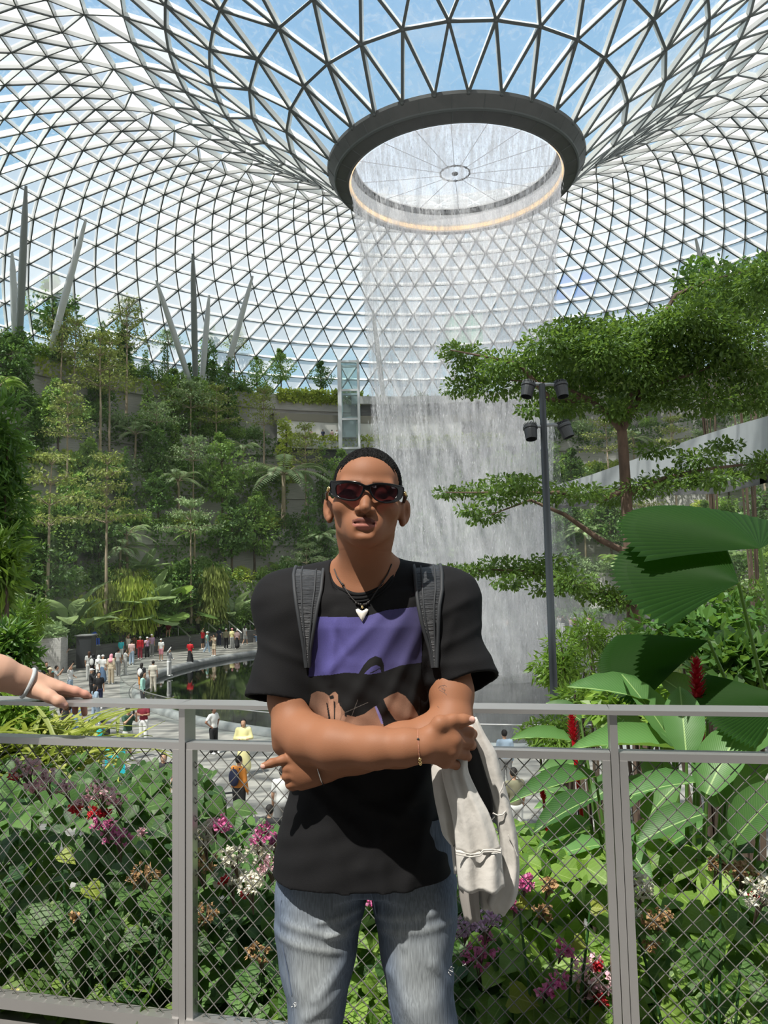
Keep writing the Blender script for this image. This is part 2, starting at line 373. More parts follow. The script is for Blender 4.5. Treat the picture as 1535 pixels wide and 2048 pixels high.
o = link('beam_flanges', make_mesh('beam_flanges', V2, [F2], [FLG]), roof)
PANE = glass_mat('roof_glass', (.90, .96, .97), .10, .05, haze=1.3)
row_of = np.concatenate([np.full(n, k) for k, (_, n, _2) in enumerate(rings)])
cen = P[T_].mean(1); up_ = (row_of[T_] == row_of[T_].min(1)[:, None]).sum(1) == 2      # two corners on the inner ring
far_ = np.abs(np.arctan2(cen[:, 0], cen[:, 1])) < np.where(np.hypot(cen[:, 0], cen[:, 1]) > 33, 1.25, 1.9)
shade = up_ & far_ & (row_of[T_].min(1) >= 4)
grey_ = ~shade & far_ & (row_of[T_].min(1) >= 6) & (cen[:, 2] > 31.5)
o = link('roof_glass', make_mesh('roof_glass', P + NRM * .33, [T_[~shade & ~grey_]], [PANE]), roof)
deep_g = np.abs(np.arctan2(cen[:, 0], cen[:, 1])) < .85
for sel, op_ in ((grey_ & deep_g, .5), (grey_ & ~deep_g, .34)): link('fritted_glass', make_mesh('fritted_glass', P + NRM * .33, [T_[sel]], [glass_mat('fritted_glass', (.72, .76, .79), op_, .04)]), roof)
deep = (np.abs(np.arctan2(cen[:, 0], cen[:, 1])) < .85) | (np.hypot(cen[:, 0], cen[:, 1]) < 32)
for nm_, sel, op_ in (('sunshade_panels', shade & deep, .82), ('sheer_sunshades', shade & ~deep, .58)):
    link(nm_, make_mesh(nm_, P + NRM * .3, [T_[sel]], [glass_mat(nm_, (.84, .87, .89), op_, .02)]), roof)
b = MB(); sph = [(.001, -.14), (.1, -.11), (.13, 0), (.1, .11)]
for q in P[:28 * 3 + 56 * 2]: b.lathe(sph, q, 8)
b.build('node_caps', FLG, roof, smooth=True)
# bracing columns on the top terrace
COLS = [((52, 372), (38, 650), 'upright'), ((24, 505), (34, 650), 'leaning'), ((172, 438), (96, 600), 'leaning'),
        ((385, 507), (391, 720), 'upright'), ((312, 560), (384, 735), 'leaning'), ((505, 552), (440, 700), 'leaning'),
        ((418, 590), (402, 700), 'leaning'), ((1390, 475), (1440, 570), 'leaning'), ((745, 620), (765, 690), 'leaning')]
def on_roof(px, py):                     # the far point of the roof surface seen at that pixel
    d = at(px, py, 1.0) - CO; t = np.linspace(40, 125, 2500); Q = CO + d * t[:, None]; r = np.hypot(Q[:, 0] - AX, Q[:, 1] - AY)
    pr = np.array(PROF); cr_ = 7
    inside = (r < np.interp(-Q[:, 2], -pr[cr_:, 1], pr[cr_:, 0])) | (r < 27)
    return Q[np.nonzero(inside)[0][-1]]
CLAB = ['dark upright roof column above the trees at the far left', 'pale leaning roof strut beside the far left column', 'pale roof strut leaning right behind the tallest left tree',
        'upright grey roof column standing in the middle of the tree line', 'pale strut leaning left of the middle roof column', 'pale strut leaning right of the middle roof column',
        'short pale strut close behind the middle roof column', 'pale roof strut above the trees at upper right', 'thin pale strut seen beside the left edge of the waterfall']
COLG = mat('column_grey', (.30, .32, .33), .5)
for (p, q, _), lab in zip(COLS, CLAB):
    m_ = WHITEM; A_ = on_roof(*p); B_ = ray_r(q[0], q[1], 48.9); B_[2] = min(B_[2], 24.5); b = MB(); ln = np.linspace(0, 1, 7)[:, None]
    pts = B_ * (1 - ln) + A_ * ln; b.tube(pts - B_, [.26, .33, .36, .36, .33, .28, .12], 10)
    o = b.build('roof_column', COLG if _ == 'upright' else m_, smooth=True, loc=B_); tag(o, lab, 'column', 'roof columns on the top terrace')
# the round ring (oculus)
RINGM = mat('ring_dark_panel', (.075, .078, .078), .5, col2=(.09, .092, .092), scale=1.2)
rg = empty('oculus_ring', (AX, AY, 28.6), 'dark grey round ring at the roof opening that pours the water', 'ring')
b = MB(); b.lathe([(7.55, .1), (7.45, 0), (7.62, -.02), (8.35, .25), (8.42, .33), (8.5, .36), (8.92, .95), (8.95, 1.15), (8.6, 1.25)], n=112); b.build('ring_cladding', RINGM, rg)
for k in range(28):
    t = (k + .5) * 2 * PI / 28; s_, c_ = math.sin(t), math.cos(t); b = MB()
    b.tube([(r * s_, r * c_, z - .012) for r, z in ((7.6, -.02), (8.35, .25), (8.5, .36), (8.92, .95))], .022, 4, cap=False); b.build('panel_joint', FLG, rg)
b = MB(); b.lathe([(8.33, .24), (8.36, .21), (8.46, .28), (8.5, .36)], n=240); b.build('seam', FLG, rg)
b = MB(); b.lathe([(7.45, 0.02), (7.35, .55)], n=96, m=0); b.lathe([(7.35, .55), (7.3, 1.35)], n=96, m=1); b.lathe([(7.3, 1.35), (7.2, 1.42), (7.15, 1.75), (7.0, 1.8)], n=96, m=2)
b.build('inner_wall', [mat('inner_wall_cream', (.85, .78, .68), .4), mat('inner_wall_white', (.8, .8, .8), .4), RINGM], rg, smooth=False)
def emit(name, col, s):
    m = bpy.data.materials.new(name); m.use_nodes = True; nt = m.node_tree; nt.nodes.clear()
    e = nt.nodes.new('ShaderNodeEmission'); e.inputs[0].default_value = (*col, 1); e.inputs[1].default_value = s
    o_ = nt.nodes.new('ShaderNodeOutputMaterial'); nt.links.new(e.outputs[0], o_.inputs[0]); return m
b = MB(); b.lathe([(7.36, .14), (7.30, .17), (7.30, .40)], n=96); b.build('light_strip', emit('warm_strip', (1.0, .72, .45), 1.6), rg)
CAPG = glass_mat('cap_glass', (.90, .91, .99), .55, .03)
b = MB(); b.lathe([(7.1, 1.7), (4.5, 1.35), (1.2, .95), (.01, .85)], n=56); b.build('cap_glass', CAPG, rg, smooth=True)
b = MB()
for k in range(14):
    t = (k + .3) * 2 * PI / 14; b.tube([(r * math.sin(t), r * math.cos(t), z - .05) for r, z in ((7.1, 1.7), (4.5, 1.35), (1.05, .93))], .022, 5, cap=False)
b.build('cable', mat('cable_grey', (.45, .46, .5), .5), rg)
b = MB(); th = np.linspace(0, 2 * PI, 49); b.tube(np.stack([1.03 * np.sin(th), 1.03 * np.cos(th), 0 * th + .86], -1), .05, 6, cap=False)
for k in range(14):
    t = (k + .3) * 2 * PI / 14; b.box((1.03 * math.sin(t), 1.03 * math.cos(t), .86), .12, .12, .12)
b.lathe([(.01, .76), (.2, .78), (.24, .85), (.2, .9), (.1, .92)], n=20); b.build('hub_ring', DARKM, rg)
# falling water
def water_mat(name, dens, scale, stretchz, lo, hi, col=(.97, .955, .975)):
    m = bpy.data.materials.new(name); m.use_nodes = True; nt = m.node_tree; nt.nodes.clear()
    N = nt.nodes.new; L = nt.links.new; out = N('ShaderNodeOutputMaterial')
    tc = N('ShaderNodeTexCoord'); mp = N('ShaderNodeMapping'); mp.inputs['Scale'].default_value = (1, 1, stretchz); L(tc.outputs['Object'], mp.inputs[0])
    n1 = N('ShaderNodeTexNoise'); n1.inputs['Scale'].default_value = scale; n1.inputs['Detail'].default_value = 4; n1.inputs['Roughness'].default_value = .65; L(mp.outputs[0], n1.inputs[0])
    mr = N('ShaderNodeMapRange'); mr.inputs[1].default_value = lo; mr.inputs[2].default_value = hi; mr.inputs[3].default_value = 0; mr.inputs[4].default_value = dens; L(n1.outputs[0], mr.inputs[0])
    sp = N('ShaderNodeSeparateXYZ'); L(tc.outputs['Object'], sp.inputs[0])
    cr = N('ShaderNodeValToRGB'); md = N('ShaderNodeMath'); md.operation = 'MULTIPLY'; md.inputs[1].default_value = 1 / 34.0; L(sp.outputs['Z'], md.inputs[0]); L(md.outputs[0], cr.inputs[0])
    el = cr.color_ramp.elements; el[0].position = 0; el[0].color = (1, 1, 1, 1); el[1].position = 1; el[1].color = (.85, .85, .85, 1)
    for p_, v_ in WATER_RAMP: e = cr.color_ramp.elements.new(p_); e.color = (v_, v_, v_, 1)
    mu = N('ShaderNodeMath'); mu.operation = 'MULTIPLY'; L(mr.outputs[0], mu.inputs[0]); L(cr.outputs[0], mu.inputs[1])
    d = N('ShaderNodeBsdfDiffuse'); d.inputs[0].default_value = (*col, 1); t = N('ShaderNodeBsdfTranslucent'); t.inputs[0].default_value = (*col, 1)
    m1 = N('ShaderNodeMixShader'); L(d.outputs[0], m1.inputs[1]); L(t.outputs[0], m1.inputs[2])
    tr = N('ShaderNodeBsdfTransparent'); m2 = N('ShaderNodeMixShader'); L(mu.outputs[0], m2.inputs[0]); L(tr.outputs[0], m2.inputs[1]); L(m1.outputs[0], m2.inputs[2])
    L(m2.outputs[0], out.inputs[0]); return m
WATER_RAMP = [(.15, .8), (.45, .62), (.62, .55), (.8, .6)]
wf = empty('waterfall', (AX, AY, GZ), 'tall round curtain of white falling water pouring from the roof ring', 'waterfall')
WP = [(7.3, 33.4), (7.05, 31.0), (6.6, 27), (6.2, 22), (5.75, 16), (5.3, 10), (5.0, 5), (4.9, 0)]
def sheet(name, k, m, seed, amp):
    g = np.random.default_rng(seed); n = 180; V = []
    zs = np.linspace(33.4, 0, 60); rs = np.interp(-zs, [-z for r, z in WP], [r for r, z in WP])
    ph = g.normal(size=n) * amp
    th = np.arange(n) * 2 * PI / n
    for z, r in zip(zs, rs):
        q = (r + k * (1 - z / 33.4)) * (1 + ph * (1.1 - z / 33.4)); V.append(np.stack([q * np.sin(th), q * np.cos(th), np.full(n, z)], -1))
    i = np.arange(59)[:, None] * n; j = np.arange(n)[None]; j2 = (j + 1) % n
    return link(name, make_mesh(name, np.concatenate(V), [np.stack([i + j, i + n + j, i + n + j2, i + j2], -1).reshape(-1, 4)], [m], True), wf)
sheet('water_sheet', 0, water_mat('water_streaks', .76, 3.6, .12, .38, .65), 1, .012)
sheet('inner_sheet', -.35, water_mat('water_strands', .60, 5.5, .06, .45, .68), 2, .02)
sheet('spray_veil', .5, water_mat('water_spray', .46, 8.0, .6, .42, .66), 3, .03)
# drops and broken strands thrown off the sheet
g = np.random.default_rng(5); n = 8000
T = np.array([[.5, 0, 0], [-.5, 0, 0], [0, 0, .5], [0, 0, -.5], [0, .5, 0], [0, -.5, 0]]); FT = np.array([[0, 4, 2], [4, 1, 2], [1, 5, 2], [5, 0, 2], [4, 0, 3], [1, 4, 3], [5, 1, 3], [0, 5, 3]])
z = g.uniform(.3, 32.6, n); r = np.interp(-z, [-q[1] for q in WP], [q[0] for q in WP]) + g.normal(0, 1, n) * (.05 + .55 * (1 - z / 33.4)); th = g.uniform(0, 2 * PI, n)
ln = g.uniform(.08, .4, n); w = g.uniform(.014, .032, n)
V = np.stack([r * np.sin(th), r * np.cos(th), z], -1)[:, None] + T[None] * np.stack([w, w, ln], -1)[:, None]
o = link('water_drops', make_mesh('water_drops', V.reshape(-1, 3), [(FT[None] + (np.arange(n) * 6)[:, None, None]).reshape(-1, 3)], [mat('white_water', (.92, .91, .94), .4)]), wf); o['kind'] = 'stuff'
# mist standing at the foot of the fall
WATER_RAMP = [(.05, 1), (.2, .8), (.4, .45), (.6, .15), (.72, 0), (.9, 0)]
for k, (e_, h, dn) in enumerate(((.4, 26, .34), (.9, 22, .26), (1.7, 17, .2), (2.7, 12, .16))):
    b = MB(); b.lathe([(5.3 + e_ * .6, h), (5.1 + e_ * .8, h * .55), (5.1 + e_, h * .3), (5.1 + e_ * 1.1, h * .1), (5.2 + e_ * 1.25, .03)], n=72)
    m_ = water_mat('mist_%s' % 'abcd'[k], dn, 1.6, .6, .30, .72, (.93, .94, .96)); o = b.build('mist_layer', m_, wf, smooth=True); o['kind'] = 'stuff'

WATER_RAMP = [(.02, 1), (.1, .75), (.2, .35), (.3, 0), (.9, 0)]
for k, (r_, h) in enumerate(((8.0, 9), (10.5, 7), (13.5, 5.5))):
    b = MB(); b.lathe([(r_ - 1, h), (r_, h * .5), (r_ + .5, .03)], n=72)
    o = b.build('mist_layer', water_mat('low_mist_%s' % 'abcd'[k], .10, .6, .8, .25, .7, (.93, .93, .94)), wf, smooth=True); o['kind'] = 'stuff'
# thin haze of spray drifting in front of the planted slope
WATER_RAMP = [(.1, .95), (.35, .75), (.6, .45), (.8, .12), (.95, 0)]
for k, (r_, dn, a0_, a1_) in enumerate(((26.0, .04, -1.9, 1.9), (30.4, .04, -1.9, 1.9))):
    b = MB(); b.lathe([(r_, 33), (r_, 16), (r_, .05)], n=90, a0=a0_, a1=a1_)
    o = b.build('haze_layer', water_mat('haze_%d' % k, dn, .10, .8, .05, .75, (.90, .93, .92)), wf, smooth=True); o['kind'] = 'stuff'
# ================================================================ the planted valley
LF_D = leaf_mat('leaf_dark', (.060, .120, .040), (.175, .300, .090), (.30, .50, .10), .34)
LF_M = leaf_mat('leaf_mid', (.115, .215, .060), (.320, .470, .135), (.46, .66, .13), .38)
LF_Y = leaf_mat('leaf_yellow_green', (.270, .390, .070), (.600, .660, .150), (.66, .74, .13), .42)
LF_G = leaf_mat('leaf_grey_green', (.180, .265, .130), (.430, .560, .280), (.50, .66, .28), .38)
LF_O = leaf_mat('leaf_olive', (.165, .215, .060), (.410, .460, .140), (.52, .60, .15), .4)
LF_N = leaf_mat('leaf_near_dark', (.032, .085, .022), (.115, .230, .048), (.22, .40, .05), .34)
LF_B = leaf_mat('leaf_near_bright', (.060, .140, .022), (.210, .340, .050), (.34, .52, .06), .36)
BARK = mat('bark_pale', (.30, .235, .16), .85, col2=(.42, .34, .25), scale=5, stretch=(1, 1, .4))
BARKD = mat('bark_dark', (.075, .055, .04), .9, col2=(.14, .10, .07), scale=6, stretch=(1, 1, .3))
T4 = np.array([[0, 0, 0], [.3, .5, .06], [0, 1, -.03], [-.3, .5, .06]]); F4 = np.array([[0, 1, 2], [0, 2, 3]])
def leaves(pos, along, nrm, size, rnd, T=T4, F=F4): return scatter(T, F, pos, along, nrm, size, rnd)
class Leafage:
    def __init__(s): s.V = []; s.F = []; s.A = []; s.n = 0
    def put(s, V, F, A):
        s.V.append(V); s.F.append(F + s.n); s.A.append(A); s.n += len(V)
    def blob(s, c, rad, n, size, g, up=.5, shell=.55, T=T4, F=F4, hi=None):
        d = rand_dirs(n, 0, g); u = shell + (1 - shell) * g.random(n) ** .7
        pos = np.asarray(c) + d * u[:, None] * np.asarray(rad)
        al = d * .7 + rand_dirs(n, 0, g) * .7 + np.array([0, 0, -.25]); nr = rand_dirs(n, 1.6, g)
        s.put(*leaves(pos, al, nr, size * g.uniform(.6, 1.3, n), np.clip(g.normal(.45, .25, n), 0, 1), T, F))
    def mesh(s, name, m):
        F = {}
        for f in s.F: F.setdefault(f.shape[1], []).append(f)
        return make_mesh(name, np.concatenate(s.V), [np.concatenate(f) for f in F.values()], [m], False, None, {'rnd': np.concatenate(s.A)})
def wob_trunk(b, h, r0, r1, g, lean=.04, n=9, z0=0.0):
    t = np.linspace(0, 1, n); w = np.cumsum(g.normal(0, lean * h / n, (n, 2)), 0); w -= w[0]
    p = np.stack([w[:, 0], w[:, 1], z0 + t * h], -1); b.tube(p, r0 + (r1 - r0) * t, 7); return p
def t_broad(seed, h=7, w=2.3, lm=LF_D, n=1900, ls=.34, bark=BARKD):
    g = np.random.default_rng(seed); b = MB(); p = wob_trunk(b, h * .75, .13, .05, g); L = Leafage()
    k = 9
    for i in range(k):
        zz = h * (.38 + .6 * i / (k - 1)); ww = w * math.sin(PI * (.22 + .72 * i / (k - 1))) * g.uniform(.55, .9)
        a = i * 2.4 + g.uniform(-.5, .5); c = np.array([math.cos(a) * ww * .6, math.sin(a) * ww * .6, zz])
        q = p[min(8, int(zz / (h * .75) * 8))]; b.tube([q * (1, 1, .9), c], [.04, .015], 5); c[:2] += q[:2]
        L.blob(c, (ww * .75, ww * .75, ww * .5), n // k, ls, g)
    return [('trunk', b.mesh('trunk', [bark], True)), ('foliage', L.mesh('foliage', lm))]
def t_layer(seed, h=11, w=2.6, lm=LF_O, n=1300, ls=.26, tiers=4, bark=BARK, top=.66):
    g = np.random.default_rng(seed); b = MB(); p = wob_trunk(b, h * .97, .14, .04, g, .02); L = Leafage()
    for i in range(tiers):
        zz = h * (top + (1 - top) * i / (tiers - 1)); ww = w * (1.0 - .62 * i / (tiers - 1)) * g.uniform(.85, 1.1)
        q = np.array([np.interp(zz, p[:, 2], p[:, 0]), np.interp(zz, p[:, 2], p[:, 1]), zz])
        for k in range(7):
            a = k * 2 * PI / 7 + i * .5 + g.uniform(-.2, .2); e = q + np.array([math.cos(a) * ww, math.sin(a) * ww, g.uniform(.1, .5)])
            b.tube([q - (0, 0, .25), (q + e) / 2 + (0, 0, .12), e], [.035, .022, .01], 5)
            for f in (.45, .75, 1.0): L.blob(q + (e - q) * f, (ww * .30, ww * .30, .22), n // (tiers * 21), ls, g, shell=.1)
    return [('trunk', b.mesh('trunk', [bark], True)), ('foliage', L.mesh('foliage', lm))]
def t_column(seed, h=8, w=1.2, lm=LF_D, n=1300, ls=.32):
    g = np.random.default_rng(seed); b = MB(); p = wob_trunk(b, h * .96, .11, .03, g, .015); L = Leafage()
    for i in range(10):
        f = i / 9; zz = h * (.18 + .8 * f); ww = w * (1 - .75 * f) * g.uniform(.8, 1.2)
        L.blob((p[int(f * 8), 0] + g.normal(0, .15), p[int(f * 8), 1] + g.normal(0, .15), zz), (ww, ww, h * .07), int(n * (1.3 - f) / 8), ls, g)
    return [('trunk', b.mesh('trunk', [BARKD], True)), ('foliage', L.mesh('foliage', lm))]
def t_palm(seed, h=4.5, fl=3.2, nf=15, lm=LF_G, droop=.9, lw=.13, ll=.62):
    g = np.random.default_rng(seed); b = MB(); p = wob_trunk(b, h, .15, .11, g, .02); L = Leafage(); top = p[-1]
    for k in range(nf):
        a = k * 2.399 + g.uniform(-.2, .2); rise = g.uniform(.2, 1.15); d = np.array([math.cos(a), math.sin(a), 0]); t = np.linspace(0, 1, 24)
        P_ = top + d * (fl * (t * (1 - .18 * t * rise)))[:, None] + np.array([0, 0, 1.]) * (fl * (rise * t - droop * t ** 2 * (.6 + .4 * rise)))[:, None]
        b.tube(P_[::4], np.linspace(.035, .008, 6), 5)
        tg = np.gradient(P_, axis=0); tg /= np.linalg.norm(tg, axis=1)[:, None]; sd = np.cross(tg, (0, 0, 1)); sd /= np.linalg.norm(sd, axis=1)[:, None]
        T = np.array([[0, 0, 0], [lw, .4, 0], [0, 1, -.12], [-lw, .4, 0]])
        for s_ in (-1, 1):
            al = sd * s_ + tg * .55 + np.array([0, 0, -.18]); nr = np.cross(sd, tg)
            L.put(*leaves(P_[3:], al[3:], nr[3:], ll * np.sin(PI * (.15 + .8 * t[3:])), np.full(21, g.uniform(.2, .9)), T))
    return [('trunk', b.mesh('trunk', [BARK], True)), ('fronds', L.mesh('fronds', lm))]
def fan_leaf(R_, n=26, spread=PI * 1.5, cup=.12, notch=.05):
    """pleated fan: apex at origin, opening along +Y."""
    V = [[0, 0, 0]]; rows = 4; th = np.linspace(-spread / 2, spread / 2, 2 * n + 1)
    for q in range(1, rows + 1):
        for i, t in enumerate(th):
            f = q / rows; rr = R_ * f * (1 - (notch if (i % 2 and q == rows) else 0)) * (1 - .06 * abs(t) / PI)
            V.append([rr * math.sin(t), rr * math.cos(t), cup * R_ * f * f * (abs(t) - .8) * .5 + (.022 * R_ * f if i % 2 else 0)])
    m = 2 * n + 1; F3 = [[0, 2 + i, 1 + i] for i in range(m - 1)]; F4_ = [[1 + q * m + i, 1 + q * m + i + 1, 1 + (q + 1) * m + i + 1, 1 + (q + 1) * m + i] for q in range(rows - 1) for i in range(m - 1)]
    return np.array(V), np.array(F3), np.array(F4_)
def t_fan(seed, h=1.6, R_=.8, nl=14, lm=LF_M):
    g = np.random.default_rng(seed); L = Leafage(); b = MB()
    V, F3, F4_ = fan_leaf(1.0, 11)
    for k in range(nl):
        a = k * 2.399; el = g.uniform(.1, 1.3); d = np.array([math.cos(a) * math.cos(el), math.sin(a) * math.cos(el), math.sin(el)]); e = d * h * g.uniform(.6, 1.1); e[2] = abs(e[2]) + .3
        b.tube([(0, 0, 0), e * .5 + (0, 0, .15), e], .018, 5)
        fr = frame_of(d * .8 + np.array([0, 0, -.35])); W = (V * R_ * g.uniform(.75, 1.1)) @ fr.T + e; A = np.full(len(V), g.uniform(.1, .9))
        L.put(W, F3, A); L.F.append(F4_ + L.n - len(V))
    return [('stems', b.mesh('stems', [LF_O], True)), ('fan_leaves', L.mesh('fan_leaves', lm))]
def paddle(n=8, w=.2, bend=.5, fold=.08):
    """long leaf along +Y: centre line and two halves, bending down."""
    V = []; 
    for i in range(n + 1):
        t = i / n; ww = w * (math.sin(PI * min(1, t * .93 + .07)) ** .75); z = -bend * t * t; wv = .012 * math.sin(i * 2.6)
        V += [[-ww, t, z + fold * ww * 3 + wv], [0, t, z], [ww, t, z + fold * ww * 3 - wv]]
    F = [[3 * i + j, 3 * i + j + 1, 3 * i + j + 4, 3 * i + j + 3] for i in range(n) for j in (0, 1)]
    return np.array(V), np.array(F)
def t_paddle(seed, h=2.2, nl=11, w=.22, lm=LF_M, el0=.5):
    g = np.random.default_rng(seed); L = Leafage(); b = MB(); V, F = paddle(8, w)
    for k in range(nl):
        a = k * 2.399; el = g.uniform(el0, 1.35); d = np.array([math.cos(a) * math.cos(el), math.sin(a) * math.cos(el), math.sin(el)]); s_ = h * g.uniform(.5, .75); e = d * h * g.uniform(.35, .5)
        b.tube([(0, 0, 0), e], [.03, .02], 5); L.put((V * s_) @ frame_of(d).T + e, F, np.full(len(V), g.uniform(.1, .9)))
    return [('stems', b.mesh('stems', [LF_M], True)), ('leaves', L.mesh('leaves', lm))]
def t_bush(seed, w=1.5, h=1.4, lm=LF_M, n=800, ls=.28):
    g = np.random.default_rng(seed); L = Leafage(); b = MB()
    for i in range(8):
        a = g.uniform(0, 2 * PI); q = g.uniform(.1, .75) * w; c = (math.cos(a) * q, math.sin(a) * q, h * g.uniform(.3, .85)); b.tube([(0, 0, 0), c], [.04, .015], 5)
        L.blob(c, (w * .5, w * .5, h * .42), n // 8, ls, g)
    return [('stems', b.mesh('stems', [BARKD], True)), ('foliage', L.mesh('foliage', lm))]
def t_weep(seed, h=5, w=1.3, lm=LF_O, n=1500):
    g = np.random.default_rng(seed); L = Leafage(); b = MB(); p = wob_trunk(b, h, .08, .03, g)
    d = rand_dirs(n, 0, g); u = g.random(n) ** .4; pos = np.stack([d[:, 0] * w * u, d[:, 1] * w * u, h * g.uniform(.15, 1, n)], -1); pos[:, 2] -= .35 * np.hypot(pos[:, 0], pos[:, 1])
    L.put(*leaves(pos, d * (.3, .3, .1) + np.array([0, 0, -1.]), rand_dirs(n, .3, g), .55 * g.uniform(.6, 1.2, n), np.clip(g.normal(.5, .3, n), 0, 1), T4 * (.45, 1, 1)))
    return [('stems', b.mesh('stems', [BARKD], True)), ('foliage', L.mesh('foliage', lm))]
def t_creeper(seed, h=6, w=.9, lm=LF_Y, n=1100):
    g = np.random.default_rng(seed); L = Leafage(); b = MB(); wob_trunk(b, h, .1, .06, g)
    for i in range(9): L.blob((g.normal(0, .15), g.normal(0, .15), h * (.06 + .92 * i / 8)), (w * (1 - .05 * i), w * (1 - .05 * i), h * .085), n // 9, .34, g)
    return [('trunk', b.mesh('trunk', [BARKD], True)), ('foliage', L.mesh('foliage', lm))]
KINDS = {
    'broad': ('leafy_tree', 'tree', 'rounded dark leafy tree', [t_broad(1), t_broad(2, 8, 2.6, LF_M), t_broad(3, 6, 2.2, LF_D)]),
    'layer': ('layered_tree', 'tree', 'slim tall tree with flat olive tiers', [t_layer(4), t_layer(5, 12, 2.3, LF_O, tiers=5), t_layer(6, 9, 2.8, LF_G, tiers=3, top=.8)]),
    'column': ('slender_tree', 'tree', 'narrow dark pointed tree', [t_column(7), t_column(8, 9, 1.4), t_column(9, 7, 1.5, LF_M)]),
    'palm': ('feather_palm', 'palm', 'arching pale green feather palm', [t_palm(10), t_palm(11, 3.2, 3.6, 17), t_palm(12, 5.5, 2.6, 13, LF_M)]),
    'fan': ('fan_palm', 'palm', 'low fan-leaved palm', [t_fan(13), t_fan(14, 2.0, .95, 16, LF_G)]),
    'paddle': ('broadleaf_plant', 'plant', 'plant with broad upright paddle leaves', [t_paddle(15), t_paddle(16, 2.6, 13, .26, LF_G)]),
    'bush': ('shrub', 'shrub', 'rounded leafy shrub', [t_bush(17), t_bush(18, 1.7, 1.7, LF_D), t_bush(19, 1.4, 1.2, LF_Y), t_bush(20, 1.6, 1.5, LF_G)]),
    'weep': ('weeping_shrub', 'shrub', 'tall weeping shrub with drooping olive leaves', [t_weep(21), t_weep(22, 4, 1.6, LF_Y)]),
    'creeper': ('creeper_column', 'creeper', 'upright column of bright yellow green creeper', [t_creeper(23), t_creeper(24, 5, 1.1, LF_M)]),
}
PLANTED = []
def plant(kind, pos, s=1.0, var=0, label=None, rz=None, sz=None):
    nm, cat, desc, vs = KINDS[kind]; parts = vs[var % len(vs)]
    o = empty(nm, pos, rz=rng.uniform(0, 6.28) if rz is None else rz); o.scale = (s, s, sz or s)
    for pn, me in parts: link(pn, me, o)
    PLANTED.append([o, kind, label, None]); return o
TW = ['lowest', 'second', 'third', 'fourth', 'fifth', 'top']
LZ = [l[2] for l in LEV]
def on_deck(px, i, f):                   # a spot on terrace i, f across its width, in that pixel column
    r = LEV[i][0] + f * (3.6 if i < 5 else 1.5); p = ray_r(px, 1000, r); p[2] = LZ[i] - .15; return p
# landmark plants
def mark(kind, px, i, f, s, var, label, sz=None):
    return plant(kind, on_deck(px, i, f), s, var, label, sz=sz)
mark('layer', 213, 0, .15, 1.22, 1, 'tall layered tree with a bare pale trunk behind the crowd at left')
mark('layer', 381, 0, .2, 1.05, 2, 'umbrella topped tree with a straight pale trunk behind the steps', 1.28)
mark('layer', 97, 0, .2, 1.25, 0, 'tall pale trunked tree at the left of the planter wall')
mark('palm', 566, 2, .0, 1.95, 1, 'large arching feather palm below the balcony left of the man')
mark('layer', 612, 0, .5, .85, 2, 'small spreading tree with a pale trunk beside the man\'s right shoulder')
mark('palm', 640, 1, .3, 1.0, 0, 'feather palm half hidden behind the man\'s right ear')
mark('palm', 240, 1, .3, 1.0, 1, 'feather palm with long grey green fronds left of the middle trunk')
mark('creeper', 572, 3, .1, 1.25, 0, 'bright yellow green creeper column standing left of the lift tower')
mark('fan', 290, 0, .2, 1.8, 1, 'large fan palm between the two pale trunks')
mark('fan', 335, 0, .3, 1.9, 0, 'large fan palm right of the middle of the planted slope')
mark('weep', 268, 0, .1, 1.3, 1, 'tall yellow green weeping shrub behind the crowd')
mark('weep', 425, 0, .1, 1.2, 0, 'olive weeping shrub right of the umbrella topped tree')
mark('paddle', 140, 0, .0, 1.7, 1, 'big leaved plant with broad pale paddles above the planter')
mark('paddle', 175, 0, -.1, 1.45, 0, 'big leaved plant with drooping paddles left of the tall trunk')
mark('broad', 100, 5, .3, 1.35, 0, 'tallest dark tree rising against the glass roof at far left')
mark('layer', 145, 4, .2, .95, 0, 'thin trunked tree with sparse crown high on the left slope')
mark('column', 247, 5, .2, .9, 0, 'pointed dark tree against the roof left of the middle column')
mark('layer', 335, 5, .2, .7, 2, 'airy flat crowned tree on the skyline beside the middle column')
mark('column', 415, 5, .5, 1.1, 1, 'slender dark tree rising right of the middle column')
mark('broad', 565, 5, .2, .78, 1, 'round green tree on the skyline left of the lift tower')
mark('broad', 645, 5, .3, .72, 0, 'compact dark tree on the skyline just left of the lift tower')
mark('layer', 470, 5, .3, .75, 1, 'thin sparse tree on the skyline between middle column and lift tower')
mark('broad', 312, 3, .0, .9, 2, 'blue grey dark tree in the middle of the left slope')
